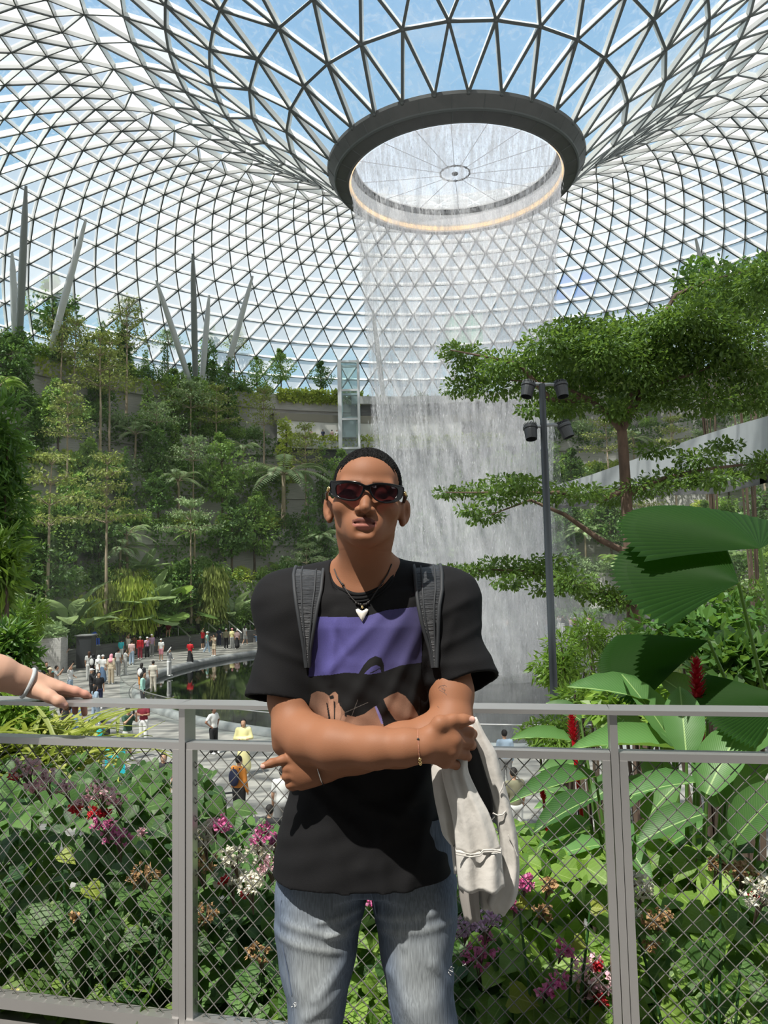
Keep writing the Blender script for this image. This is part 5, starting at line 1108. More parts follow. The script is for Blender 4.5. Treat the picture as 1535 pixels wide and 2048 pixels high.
hedge('flowering_shrub', 1.05, 1.7, [(1.0, .44), (1.7, .40)], .14, 1.0, 330, HL_D, 'shrub with a white and crimson spray at the right edge', 409, [(1520, 1782, 'white', .05, 36), (1512, 1790, 'red', .016, 8), (1530, 1760, 'white', .03, 16)])
hedge('flowering_shrub', .65, 1.6, [(.6, .26), (1.6, .22)], .09, .4, 330, HL_D, 'low dark shrub along the foot of the right mesh panel', 410, size=(.09, .17))
hedge('flowering_shrub', -.66, .62, [(-.66, .22), (.62, .24)], .09, .4, 420, HL_D, 'low dark shrub along the foot of the middle mesh panel', 411, size=(.08, .15))
# a few big pale leaves that stand out
def single_leaves(name, lst, m, lab, T=HV, faces=(HQ, HT), cat='plant', stem=True, wx=None):
    P0 = [off_at(px, py, of) for px, py, of, *_ in lst]; base = np.mean(P0, 0); base[2] = -.3; o = empty(name, base, lab, cat); b = MB()
    NL = NearLeaf()
    for (px, py, of, tx, ty, tof, w, tilt), p in zip(lst, P0):
        q = off_at(tx, ty, tof); al = q - p; ln = np.linalg.norm(al); view = CO - p; view /= np.linalg.norm(view); nr = view * .6 + np.array([0, -.1, .8]) * tilt
        NL.put(T, faces, (p - base)[None], al[None], nr[None], [ln], np.array([rng.uniform(.2, .9)]), w / (np.abs(T[:, 0]).max() * 2))
        b.tube([p - base, (p - base) * .5 + (0, 0, -.05), (0, 0, 0)], [.004, .005, .008], 5, cap=False)
    link('leaves', NL.mesh('leaves', m), o)
    if stem: b.build('stems', GIN, o)
    return o
single_leaves('twining_vine', [(290, 1780, .12, 350, 1830, .12, .8, .6), (200, 1830, .12, 225, 1925, .1, .75, .3), (270, 1870, .12, 290, 1905, .1, .9, .2), (90, 1860, .12, 30, 1800, .14, .7, .5), (345, 1760, .12, 310, 1800, .1, .8, .6)], HL_D, 'climbing stems with large veined leaves in the left panel')
single_leaves('yellow_leaved_vine', [(175, 1768, .13, 198, 1800, .12, 1, .2), (120, 1705, .13, 150, 1725, .12, .8, .4), (275, 1878, .12, 283, 1912, .1, .9, .1)], HL_Y, 'yellowing round leaves among the dark ones in the left panel')
single_leaves('yellow_leaved_vine', [(1145, 1880, .13, 1175, 1895, .12, 1, .2), (1180, 1815, .13, 1215, 1818, .12, .9, .2), (1035, 1800, .14, 1060, 1818, .13, .9, .2), (1015, 1990, .13, 1080, 2010, .12, .9, .2)], HL_Y, 'yellow round leaves between the man\'s leg and the right post')
single_leaves('twining_vine', [(1400, 1880, .12, 1410, 1975, .1, .75, .3), (1420, 1860, .12, 1450, 1925, .1, .7, .4), (1440, 1680, .14, 1455, 1730, .12, .7, .3), (1480, 1930, .12, 1530, 1960, .1, .8, .5), (1270, 1850, .12, 1330, 1880, .1, .7, .5)], HL_D, 'climbing stems with large veined leaves in the right panel')
# strap-leaved grass clump at the left
g = np.random.default_rng(31); base = off_at(25, 1548, 1.35); o = empty('grass_clump', base, 'yellow green strap leaved clump under the resting hand', 'plant'); NL = NearLeaf(); V, F = paddle(7, .035, .75, .3)
n = 800; a = g.uniform(0, 2 * PI, n); el = g.uniform(.2, 1.3, n); al = np.stack([np.cos(a) * np.cos(el), np.sin(a) * np.cos(el), np.sin(el)], -1)
NL.put(V, [F], np.stack([g.normal(0, .20, n), g.normal(0, .16, n), g.uniform(-.12, .14, n)], -1), al, np.tile([0, 0, 1.], (n, 1)) - al * .1, g.uniform(.22, .42, n), g.random(n)); link('blades', NL.mesh('blades', near_leaf('strap_leaf', (.06, .15, .02), (.42, .45, .07), (.5, .5, .2), (.4, .5, .08), .3, .4, 0.0)), o)
# ---- red ginger
gi = empty('red_ginger', off_at(1330, 1700, .9), 'tall ginger plant with long ribbed leaves and red flower spikes at right', 'plant')
GV, GF = paddle(12, .5, .22, .10); gb = np.array(gi.location)
GL = [(1353, 1499, 1.0, 1168, 1463, .8, 44), (1318, 1409, 1.1, 1160, 1350, 1.0, 48), (1372, 1512, .8, 1360, 1372, .9, 60), (1396, 1412, 1.2, 1325, 1345, 1.2, 50), (1345, 1489, 1.0, 1262, 1352, 1.0, 44), (1412, 1588, .7, 1480, 1440, .8, 66), (1455, 1512, .9, 1525, 1452, .9, 44),
      (1415, 1420, 1.2, 1452, 1390, 1.2, 34), (1462, 1432, 1.2, 1478, 1394, 1.2, 36), (1388, 1565, .7, 1243, 1575, .6, 38), (1408, 1628, .6, 1280, 1663, .5, 46), (1190, 1555, .9, 1035, 1573, .7, 34), (1186, 1597, .8, 1078, 1636, .6, 38), (1142, 1483, 1.1, 1035, 1460, 1.0, 26),
      (1170, 1526, 1.0, 1085, 1526, .9, 30), (1440, 1610, .8, 1400, 1500, .8, 56), (1450, 1600, .9, 1520, 1530, .8, 50), (1470, 1680, .7, 1560, 1560, .6, 60), (1300, 1560, 1.0, 1235, 1610, .8, 36), (1230, 1660, .7, 1295, 1740, .5, 34), (1250, 1640, .7, 1240, 1720, .5, 30),
      (1180, 1650, .8, 1090, 1668, .6, 30), (1200, 1690, .7, 1105, 1700, .6, 32), (1170, 1610, 1.0, 1080, 1600, .9, 30), (1330, 1580, 1.2, 1290, 1500, 1.2, 46), (1210, 1500, 1.3, 1240, 1440, 1.3, 34), (1500, 1500, 1.3, 1540, 1420, 1.3, 46), (1280, 1470, 1.4, 1215, 1410, 1.4, 40), (1290, 1640, .9, 1350, 1560, .9, 46),
      (1520, 1640, .7, 1600, 1600, .6, 50), (1430, 1700, .8, 1520, 1640, .7, 44), (1320, 1700, .9, 1400, 1640, .8, 40), (1140, 1600, 1.1, 1060, 1560, 1.1, 34), (1110, 1690, .9, 1040, 1650, .8, 28), (1250, 1560, 1.3, 1180, 1590, 1.2, 40), (1350, 1440, 1.5, 1420, 1360, 1.5, 46), (1160, 1440, 1.5, 1100, 1400, 1.5, 30)]
b = MB(); rr2 = np.random.default_rng(9)
for i, (px, py, of, tx, ty, tof, w) in enumerate(GL):
    p = off_at(px, py, of); q = off_at(tx, ty, tof); al = q - p; ln = np.linalg.norm(al); view = CO - p; view /= np.linalg.norm(view)
    horiz = abs(al[0]) / ln; nr = view * (.75 - .25 * horiz) + np.array([0, -.2, 1.]) * (.45 + .5 * horiz); wm = w * p[1] / FPX
    NL = NearLeaf(); NL.put(GV, [GF], (p - gb)[None], al[None], nr[None], [ln * 1.05], np.array([rr2.uniform(.1, .9)]), wm / ln * 1.25); link('leaf', NL.mesh('leaf', GIN), gi)
    s_ = np.array([(p[0] - gb[0]) * .5, (p[1] - gb[1]) * .5, -.3 - gb[2]]); b.tube([p - gb, (p - gb) * .75 + s_ * .25 + (0, 0, -.02), s_], [.005, .008, .012], 6, cap=False)
b.build('stalks', LF_M, gi, smooth=True)
REDB = leaf_mat('red_bract', (.34, .004, .012), (.62, .02, .05), (.6, .03, .04), .2, .35)
for px, y0, y1, of, wpx in ((1393, 1322, 1412, 1.0, 30), (1144, 1424, 1486, .9, 20), (1084, 1578, 1602, .8, 12)):
    t_, b_ = off_at(px - 2, y0, of), off_at(px + 3, y1, of); L = Leafage(); n = 60; f = (np.arange(n) + .5) / n; a = np.arange(n) * 2.4; ax_ = t_ - b_; R_ = wpx * b_[1] / FPX * .42 * np.sin(PI * (.12 + .84 * f)) ** .8
    pos = b_ + ax_ * f[:, None]; rad = np.stack([np.cos(a), np.sin(a), 0 * a], -1); s_ = wpx * b_[1] / FPX * .75
    L.put(*leaves(pos - gb + rad * R_[:, None] * .35, rad * .8 + np.array([0, 0, .9]), rad * -.6 + np.array([0, 0, .5]), s_ * (1.1 - .4 * f), rr2.random(n), np.array([[0, 0, 0], [.28, .45, .12], [0, 1, 0], [-.28, .45, .12]]), F4))
    fs = link('flower_spike', L.mesh('flower_spike', REDB), gi); fs['label'] = 'red flower spike'
    b = MB(); b.tube([t_ - gb, b_ - gb, b_ - gb + (.02, 0, -.3)], [s_ * .18, s_ * .3, .008], 8); link('spike_stem', b.mesh('spike_stem', [REDB], True), gi)
# ---- big pleated fan-palm leaves at the right
fp = empty('fan_palm', at(1560, 1750, 3.6), 'dark green pleated fan palm reaching in from the right edge', 'palm'); fb = np.array(fp.location)
def fan(px, py, D, along, other, R_, t0, t1, bend):
    p = at(px, py, D); a = np.array(along, float); a /= np.linalg.norm(a); s_ = np.array(other, float); s_ -= a * (s_ @ a); s_ /= np.linalg.norm(s_); nn = np.cross(s_, a)
    n = 34; th = np.linspace(t0, t1, 2 * n + 1); V = [[0, 0, 0]]; rows = 7
    for q in range(1, rows + 1):
        f = q / rows
        for i, t in enumerate(th):
            rr = R_ * f * (1 - (.05 if i % 2 and q == rows else 0)); V.append([rr * math.sin(t), rr * math.cos(t), (.011 * R_ * f * (1 if i % 2 else -1)) - bend * R_ * f * f])
    m = 2 * n + 1; V = np.array(V); W = V[:, :1] * s_ + V[:, 1:2] * a + V[:, 2:] * nn + p - fb
    F3 = np.array([[0, 2 + i, 1 + i] for i in range(m - 1)]); F4_ = np.array([[1 + q * m + i, 2 + q * m + i, 2 + (q + 1) * m + i, 1 + (q + 1) * m + i] for q in range(rows - 1) for i in range(m - 1)])
    rnd = np.concatenate([[.5], np.tile(np.where(np.arange(m) % 2, .85, .25), rows)])
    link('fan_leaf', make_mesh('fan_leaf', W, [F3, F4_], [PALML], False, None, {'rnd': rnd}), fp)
    b = MB(); b.tube([p - fb, (p - fb) * .5 + (0.05, 0, .05), (0, 0, 0)], [.007, .01, .014], 6, cap=False); b.build('leaf_stalk', LF_M, fp, smooth=True)
fan(1519, 1097, 3.3, (-1, -.1, .12), (.1, .90, .42), .60, -.30, 2.4, .06)
fan(1476, 1166, 3.1, (-1, -.15, .02), (.1, .86, .46), .50, -.55, 2.0, .08)
fan(1416, 1281, 3.4, (-.88, -.1, -.32), (.25, .88, .40), .50, -.35, 1.1, .10)
fan(1575, 1395, 3.0, (-.8, -.2, -.15), (.1, .9, .4), .34, -.5, 1.2, .1)

# ---- layered tree standing at the right
TD = 16.0; tb = at(1285, 1560, TD); tb[2] = GZ; lt2 = empty('layered_tree', tb, 'layered tree with small leaves in flat tiers beside the lamp post', 'tree')
b = MB(); tr = [at(x, y, TD) - tb for x, y in ((1285, 1560), (1272, 1330), (1262, 1150), (1252, 1000), (1246, 900), (1243, 862))]; tr.insert(0, np.zeros(3))
b.tube(tr, [.21, .18, .15, .132, .115, .107, .103], 9)
BRS = [((1243, 862), (1215, 830), (1180, 800), (1120, 770), (1020, 760), 0), ((1243, 862), (1275, 800), (1290, 740), (1330, 680), (1420, 610), .2), ((1243, 862), (1262, 790), (1300, 770), (1380, 750), (1500, 700), -.2), ((1290, 740), (1270, 690), (1220, 660), (1150, 660), (1100, 690), .3),
       ((1246, 980), (1200, 1000), (1120, 985), (1040, 985), (890, 985), -.2), ((1250, 990), (1320, 960), (1400, 940), (1480, 930), (1560, 925), .3), ((1264, 1110), (1200, 1080), (1130, 1030), (1060, 1000), (980, 1030), -.4), ((1266, 1220), (1200, 1180), (1130, 1160), (1040, 1140), (900, 1140), 0), ((1268, 1230), (1320, 1200), (1380, 1180), (1450, 1190), (1540, 1170), .6), ((1290, 740), (1320, 640), (1350, 590), (1420, 560), (1500, 540), .5), ((1180, 800), (1100, 800), (1040, 730), (980, 715), (900, 700), -.3)]
for br in BRS: b.tube([at(x, y, TD + br[-1] * k / 4) - tb for k, (x, y) in enumerate(br[:-1])], [.08, .064, .045, .028, .012], 6)
b.build('trunk', mat('tree_bark', (.085, .055, .040), .85, col2=(.16, .105, .075), scale=9, stretch=(1, 1, .3)), lt2, smooth=True)
L = Leafage(); g = np.random.default_rng(55); T5 = np.array([[0, 0, 0], [.22, .55, .05], [.12, .92, 0], [-.12, .92, 0], [-.22, .55, .05]]); F5 = np.array([[0, 1, 2], [0, 2, 3], [0, 3, 4]])
BL = [(930, 712, 50, 22), (905, 700, 30, 14), (960, 745, 60, 22), (925, 775, 50, 18), (990, 775, 60, 24), (1010, 730, 60, 26), (1060, 735, 70, 36), (1080, 780, 60, 26), (1110, 690, 80, 40), (1150, 740, 80, 44), (1180, 668, 80, 36), (1200, 790, 70, 32), (1210, 700, 90, 50), (1260, 668, 90, 38), (1270, 740, 90, 50), (1330, 690, 100, 56), (1320, 790, 70, 34), (1345, 645, 70, 30), (1390, 640, 90, 50), (1400, 730, 100, 54), (1440, 580, 90, 46), (1460, 680, 90, 56), (1500, 620, 80, 56), (1500, 740, 80, 50), (1420, 800, 80, 34), (1530, 560, 60, 50), (1510, 800, 60, 30), (1130, 815, 60, 22), (1070, 820, 40, 14), (1240, 820, 50, 22), (1130, 655, 50, 16),
      (900, 985, 40, 10), (950, 980, 50, 13), (1000, 995, 60, 15), (1050, 970, 60, 18), (1010, 960, 50, 10), (1110, 990, 70, 17), (1170, 985, 60, 17), (1230, 995, 60, 15), (1290, 975, 70, 17), (1350, 955, 80, 20), (1420, 960, 70, 18), (1400, 915, 60, 16), (1480, 940, 70, 20), (1530, 925, 40, 18), (970, 1035, 40, 12), (940, 1020, 30, 9), (1450, 890, 40, 12), (1310, 900, 50, 13),
      (905, 1140, 35, 10), (950, 1140, 45, 14), (1000, 1132, 55, 18), (1050, 1140, 55, 20), (1100, 1130, 55, 24), (1140, 1165, 55, 24), (1190, 1185, 50, 22), (1100, 1175, 45, 16), (1020, 1165, 40, 12), (1230, 1200, 40, 20), (1330, 1190, 60, 18), (1420, 1180, 60, 18), (1500, 1180, 60, 20)]
for (x, y, rx, ry) in BL:
    D = TD + g.uniform(-1.1, 1.1); c = at(x, y, D) - tb; s_ = D / FPX; L.blob(c, (rx * s_, rx * s_ * .8, ry * s_), int(70 + rx * ry * .36), .115, g, 1.0, .15, T5, F5)
link('foliage', L.mesh('foliage', leaf_mat('small_leaf', (.028, .074, .016), (.160, .262, .052), (.28, .44, .06), .33)), lt2)
# shrubs standing between the tree and the pool
def near_bush(px, py, D, rx, ry, n, ls, m, lab, name='shrub', zb=None, T=T4, F=F4, hang=.2):
    g = np.random.default_rng(int(px * 7 + py)); c = at(px, py, D); base = np.array([c[0], c[1], GZ if zb is None else zb]); o = empty(name, base, lab, 'shrub' if name != 'leafy_tree' else 'tree'); s_ = D / FPX; L = Leafage(); b = MB()
    for i in range(9):
        d = rand_dirs(1, 0, g)[0] * (rx * s_ * .6, rx * s_ * .5, ry * s_ * .6); q = c - base + d; b.tube([(0, 0, 0), q * (.3, .3, .6), q], [.05, .03, .01], 5); L.blob(q, (rx * s_ * .5, rx * s_ * .5, ry * s_ * .5), n // 9, ls, g, .9, .3, T, F)
    link('foliage', L.mesh('foliage', m), o); b.build('stems', BARKD, o); return o
LANCE = np.array([[0, 0, 0], [.13, .45, .05], [0, 1, -.08], [-.13, .45, .05]])
near_bush(1140, 1330, 13, 75, 60, 1300, .16, LF_B, 'bright green shrub standing behind the lamp post at right', T=LANCE)
near_bush(1210, 1290, 14, 70, 70, 1300, .15, LF_B, 'loose green shrub between lamp post and ginger', T=LANCE)
near_bush(1110, 1470, 8.5, 95, 38, 1500, .10, LF_B, 'yellow green clipped shrub just above the middle rail at right', T=LANCE)
near_bush(1180, 1390, 8.0, 70, 34, 900, .12, LF_B, 'small green shrub over the handrail beside the lamp post foot', T=LANCE)
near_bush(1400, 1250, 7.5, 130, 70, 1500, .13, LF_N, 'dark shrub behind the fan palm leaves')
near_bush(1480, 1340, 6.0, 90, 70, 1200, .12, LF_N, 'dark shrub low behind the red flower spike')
near_bush(1290, 1420, 5.5, 120, 60, 1300, .11, LF_B, 'green shrub filling the space behind the ginger')
near_bush(-8, 1000, 9, 62, 230, 3000, .17, LF_N, 'dark glossy leaved tree cut by the left edge', 'leafy_tree', T=LANCE)
near_bush(10, 1150, 8, 55, 90, 900, .17, LF_B, 'lighter leaved branch in front at the left edge', 'leafy_tree', T=LANCE)
near_bush(8, 1318, 4.45, 66, 66, 1300, .085, LF_N, 'dark shrub behind the forearm at the left edge', zb=-.7, T=LANCE)
near_bush(15, 1440, 4.3, 75, 60, 1300, .085, LF_B, 'light green shrub behind the strap leaved clump at left', zb=-.7, T=LANCE)
near_bush(40, 1235, 10, 60, 40, 700, .17, LF_B, 'light green shrub above the stone planter at left', T=LANCE)
near_bush(1470, 570, 26, 90, 70, 1500, .25, LF_N, 'dense darker tree behind the crown of the layered tree', 'leafy_tree')
near_bush(1400, 560, 30, 60, 50, 1000, .25, LF_N, 'dark tree under the leaning strut at upper right', 'leafy_tree')
# travellers palm on the terrace
p = ray_r(1285, 700, 48.2); p[2] = 24.5; o = empty('travellers_palm', p, 'upright fan shaped plant with brown edged paddle leaves under the roof at right', 'palm'); L = Leafage(); b = MB(); V, F = paddle(8, .20, .25)
for k in range(9):
    t = (k - 4) * .22; d = np.array([math.sin(t), -.1, math.cos(t)]); b.tube([(0, 0, 0), d * 2.6], [.1, .06], 6); L.put((V * 2.9) @ frame_of(d, (0, 1, 0)).T + d * 2.4, F, np.full(len(V), rng.uniform(.2, .8)))
link('leaves', L.mesh('leaves', leaf_mat('brown_edge_leaf', (.13, .15, .05), (.36, .24, .06), (.4, .3, .06), .3)), o); b.build('stalks', LF_O, o)
# ---- lamp post with four floodlights
PD = 11.5; pt, pb = at(1083, 768, PD), at(1106, 1500, PD); pb = np.array([pt[0], pt[1], GZ]); lp2 = empty('lamp_post', pb, 'grey lamp post carrying four black floodlights right of the waterfall', 'lamp post')
POSTM = mat('post_grey', (.050, .060, .070), .45, .2); H_ = pt[2] - GZ
b = MB(); b.tube([(0, 0, 0), (0, 0, H_ - 1.0)], [.060, .055], 16); b.tube([(0, 0, H_ - 1.0), (0, 0, H_)], [.050, .050], 16); b.build('pole', POSTM, lp2, smooth=True)
b = MB(); b.box((0, 0, .03), .4, .4, .06); b.build('base_plate', POSTM, lp2)
for (px, py, ang, tilt) in ((1056, 772, -1, .15), (1121, 772, 1, .0), (1060, 857, -1, -.12), (1128, 853, 1, .25)):
    c = (at(px, py, PD) - pb); f = bpy.data.objects.new('floodlight', None); COL.objects.link(f); f.parent = lp2; f.location = c; f.rotation_euler = (-.25, tilt * -ang, .4 * ang); f.scale = (.82,) * 3
    b = MB(); b.lathe([(.01, .0), (.115, .0), (.12, -.04), (.105, -.22), (.10, -.22), (.095, -.05), (.01, -.05)], n=20); b.build('shade', DARKM, f, smooth=False)
    b = MB(); b.lathe([(.01, .06), (.10, .055), (.135, .03), (.135, -.01), (.11, -.02)], n=20); b.build('housing', DARKM, f)
    b = MB()
    for k in range(9): b.box((-.11 + k * .0275, 0, .075), .010, .2 * math.sqrt(max(.05, 1 - ((k - 4) / 4.4) ** 2)), .05)
    b.build('cooling_fins', DARKM, f)
    b = MB(); b.tube([(0, 0, c[2] + .02), c * (.45, .45, 1) + (0, 0, .03), c + (0, 0, .0)], .026, 8); b.build('arm', mat('arm_grey', (.3, .32, .34), .4, .5), lp2, smooth=True)
# stone seats under the people who sit on the plaza
for o in CROWD[:len(PEOPLE)]:
    if any(c.name.split('.')[0] == 'trousers' or c.name.split('.')[0] == 'shorts' for c in o.children) and abs(o.location.z - GZ) < .01 and PEOPLE[CROWD.index(o)][3] == 'sit':
        b = MB(); b.box((0, .05, .2), .55, .45, .4); s_ = b.build('stone_block', CONC, loc=o.location); s_.rotation_euler = o.rotation_euler
        tag(s_, 'low stone block below the ' + ' '.join(o['label'].replace(' on the plaza', '').split()[:11]), 'block', 'stone blocks on the plaza')
# ================================================================ the man with folded arms
from mathutils.bvhtree import BVHTree
A_ = at
def skin_mat(name, c0, c1):
    m = mat(name, c0, .58, spec=.22, attr='col'); nt = m.node_tree; b = nt.nodes['Principled BSDF']; N = nt.nodes.new; L = nt.links.new
    tc = N('ShaderNodeTexCoord'); nz = N('ShaderNodeTexNoise'); nz.inputs['Scale'].default_value = 420; nz.inputs['Detail'].default_value = 3; L(tc.outputs['Object'], nz.inputs[0])
    bp = N('ShaderNodeBump'); bp.inputs['Strength'].default_value = .12; bp.inputs['Distance'].default_value = .002; L(nz.outputs[0], bp.inputs['Height']); L(bp.outputs[0], b.inputs['Normal'])
    b.inputs['Subsurface Weight'].default_value = .08; b.inputs['Subsurface Radius'].default_value = (.012, .005, .003); b.inputs['Subsurface Scale'].default_value = 1.0
    return m
man = empty('person', A_(730, 2363, 1.84) * (1, 1, 0), 'person with sunglasses and folded arms in black printed t-shirt and faded jeans', 'person')
MB0 = np.array(man.location)
def mchild(name, me, par=None):
    o = link(name, me, par or man); o.matrix_parent_inverse = Matrix.Translation(-man.location); return o
# ---- head frame: local x right, y back, z up; eye line at z = 0
EYE = A_(732, 984, 1.70)
hr_, hp_ = math.radians(4.0), math.radians(-7.0)
HR = np.array(Matrix.Rotation(hr_, 3, 'Y') @ Matrix.Rotation(hp_, 3, 'X'))
HO = EYE - HR @ np.array([0, -.08, 0])
def H(x, y, z): return HO + HR @ np.array([x, y, z])
def toH(V): return (V - HO) @ HR
class HG(Grid):
    def e(s, c, r, k=.012, mode='u', R=None): s.ell(H(*c), r, k, mode, HR if R is None else HR @ R)
    def c(s, a, b, ra, rb=None, k=.012, mode='u'): s.cone(H(*a), H(*b), ra, rb, k, mode)
NECK0 = A_(731, 1172, 1.85)
def rotm(ax, deg): return np.array(Matrix.Rotation(math.radians(deg), 3, ax))
def head(g):
    g.e((0, .012, .036), (.0755, .098, .083), .03)
    g.e((0, -.030, .040), (.066, .058, .052), .03)
    g.e((0, -.020, -.026), (.0680, .066, .067), .03)
    for s in (-1, 1):
        g.c((s * .042, -.006, -.068), (s * .011, -.066, -.097), .0160, .0195, .028)
        g.c((s * .042, -.006, -.068), (s * .060, .006, -.02), .0160, .014, .028)
        g.e((s * .046, -.055, -.030), (.026, .026, .022), .03)
        g.c((s * .048, -.072, .017), (s * .012, -.084, .013), .0105, .010, .018)
    g.e((0, -.030, -.080), (.041, .045, .030), .03)
    g.e((0, -.069, -.099), (.021, .020, .019), .015)
    for s in (-1, 1):
        g.e((s * .032, -.100, -.003), (.019, .014, .012), .016, 's')
        g.e((s * .032, -.078, -.002), (.0145, .0125, .0115), .006)
        g.c((s * .046, -.079, .0055), (s * .019, -.084, .0065), .003, .003, .005)
    g.e((0, -.073, -.074), (.036, .022, .027), .03)
    # nose
    g.c((0, -.085, .006), (0, -.104, -.030), .0072, .0095, .012)
    g.c((0, -.104, -.030), (0, -.110, -.042), .0095, .0112, .008)
    g.c((0, -.09, -.03), (0, -.096, -.043), .0145, .0125, .007)
    for s in (-1, 1):
        g.e((s * .0145, -.096, -.0445), (.0088, .0110, .0080), .005)
        g.e((s * .0085, -.1020, -.0540), (.0054, .0075, .0050), .003, 's')
    # mouth: muzzle, lips, parting line
    g.c((0, -.0955, -.054), (0, -.0955, -.062), .0035, .003, .003, 's')
    for s in (-1, 1):
        g.c((0, -.0958, -.0672), (s * .011, -.0942, -.0676), .0066, .0064, .004); g.c((s * .011, -.0942, -.0676), (s * .0255, -.0835, -.0722), .0058, .0028, .004)
        g.c((0, -.0945, -.0820), (s * .013, -.0915, -.0810), .0068, .0062, .005); g.c((s * .013, -.0915, -.0810), (s * .0245, -.0830, -.0735), .0056, .0026, .004)
        g.c((0, -.1040, -.0755), (s * .013, -.1005, -.0752), .0022, .0022, .0025, 's'); g.c((s * .013, -.1005, -.0750), (s * .0275, -.0865, -.0730), .0021, .0016, .0025, 's')
    g.c((-.012, -.099, -.0925), (.012, -.099, -.0925), .0055, .0055, .012, 's')
    # ears
    for s in (-1, 1):
        R = rotm('Z', s * -40) @ rotm('X', -8)
        g.e((s * .0900, .024, -.020), (.0062, .0190, .0315), .006, R=R)
        g.e((s * .0790, .014, -.020), (.012, .012, .020), .008)
        g.e((s * .0948, .0168, -.018), (.0078, .0098, .0170), .004, 's', R=R)
        g.e((s * .0850, .015, -.047), (.0068, .009, .0095), .007)
        g.c((s * .0965, .036, .002), (s * .0960, .036, -.026), .0040, .0036, .004)
    # neck
    g.c((0, .032, -.075), (0, .032, -.10), .049, .049, .03); g.cone(H(0, .032, -.10), NECK0, .0495, .0545, .03)
    for s in (-1, 1): g.cone(H(s * .046, .024, -.08), A_(731 + s * 14, 1180, 1.795), .014, .010, .03)
    g.cone(NECK0 + (0, .01, .03), A_(590, 1192, 1.885), .055, .045, .05); g.cone(NECK0 + (0, .01, .03), A_(880, 1188, 1.885), .055, .045, .05)
    g.ell(A_(731, 1218, 1.85), (.12, .082, .07), .05); g.cone(A_(725, 1184, 1.795), A_(640, 1172, 1.83), .014, .016, .02); g.cone(A_(740, 1183, 1.795), A_(825, 1166, 1.83), .014, .016, .02)
    g.ell(A_(730, 1150, 1.79), (.014, .012, .018), .02)
lo = np.minimum(H(-.12, -.14, -.14), H(.12, .14, .14)); hi = np.maximum(H(-.12, -.14, .0), H(.12, .16, .15)); lo = lo.copy(); lo[0] -= .09; hi[0] += .09; lo[2] = 1.385; lo[1] = min(lo[1], 1.64); hi[1] = max(hi[1], 1.98)
# ---- trunk, arms and hands
J = lambda *p: A_(*p)
def arm_chain(g, pts, k=.02):
    P_ = [J(*p[:3]) for p in pts]; g.chain(P_, [p[3] for p in pts], k)
g = HG((-.33, 1.53, .98), (.30, 2.02, hi[2]), .0020); head(g)
g.ell(A_(731, 1300, 1.88), (.125, .085, .14), .05); g.ell(A_(731, 1450, 1.88), (.115, .08, .16), .05); g.cone(A_(590, 1215, 1.885), A_(880, 1212, 1.885), .055, .055, .05)
arm_chain(g, [(585, 1222, 1.875, .056), (577, 1320, 1.84, .050), (578, 1400, 1.80, .046), (588, 1458, 1.765, .046)])
arm_chain(g, [(588, 1461, 1.765, .047), (616, 1478, 1.735, .0510), (668, 1491, 1.685, .0485), (750, 1496, 1.648, .0405), (812, 1494, 1.628, .0345), (845, 1493, 1.625, .0325)])
g.ell(A_(570, 1492, 1.775), (.026, .028, .022), .025)
arm_chain(g, [(878, 1222, 1.875, .056), (893, 1310, 1.84, .051), (902, 1385, 1.80, .0485), (903, 1440, 1.765, .046)])
arm_chain(g, [(900, 1448, 1.765, .047), (868, 1474, 1.745, .049), (800, 1490, 1.728, .0455), (715, 1511, 1.722, .036), (652, 1536, 1.735, .0285)])
# his right hand (palm on the left arm, fingers closing round it)
Wp = J(848, 1493, 1.627)
MC = [J(899, 1461, 1.640), J(905, 1481, 1.636), J(900, 1502, 1.638), J(889, 1521, 1.645)]
PI_ = [J(938, 1464, 1.668), J(937, 1486, 1.666), J(929, 1509, 1.668), J(911, 1530, 1.672)]
DI = [J(944, 1468, 1.700), J(942, 1490, 1.700), J(933, 1513, 1.700), J(914, 1534, 1.700)]
TI = [J(938, 1472, 1.725), J(936, 1494, 1.726), J(928, 1516, 1.724), J(909, 1536, 1.720)]
for i in range(4):
    g.cone(Wp, MC[i], .024 if i in (1, 2) else .021, .0150, .014); r0 = (.0115, .0118, .0112, .0098)[i]
    g.chain([MC[i], PI_[i]], [.0140, r0], .007); g.chain([PI_[i], DI[i], TI[i]], [r0, r0 * .92, r0 * .8], .004)
    g.ell(MC[i] + (0, -.004, 0), (.0115, .0105, .0105), .010)
g.ell(A_(876, 1486, 1.640), (.040, .020, .034), .02)
th = [J(858, 1474, 1.630), J(880, 1448, 1.628), J(905, 1441, 1.634), J(926, 1441, 1.640), J(942, 1440, 1.646)]
g.chain(th, [.021, .0155, .0125, .0118, .0088], .010); g.cone(th[1], MC[0], .012, .010, .012)
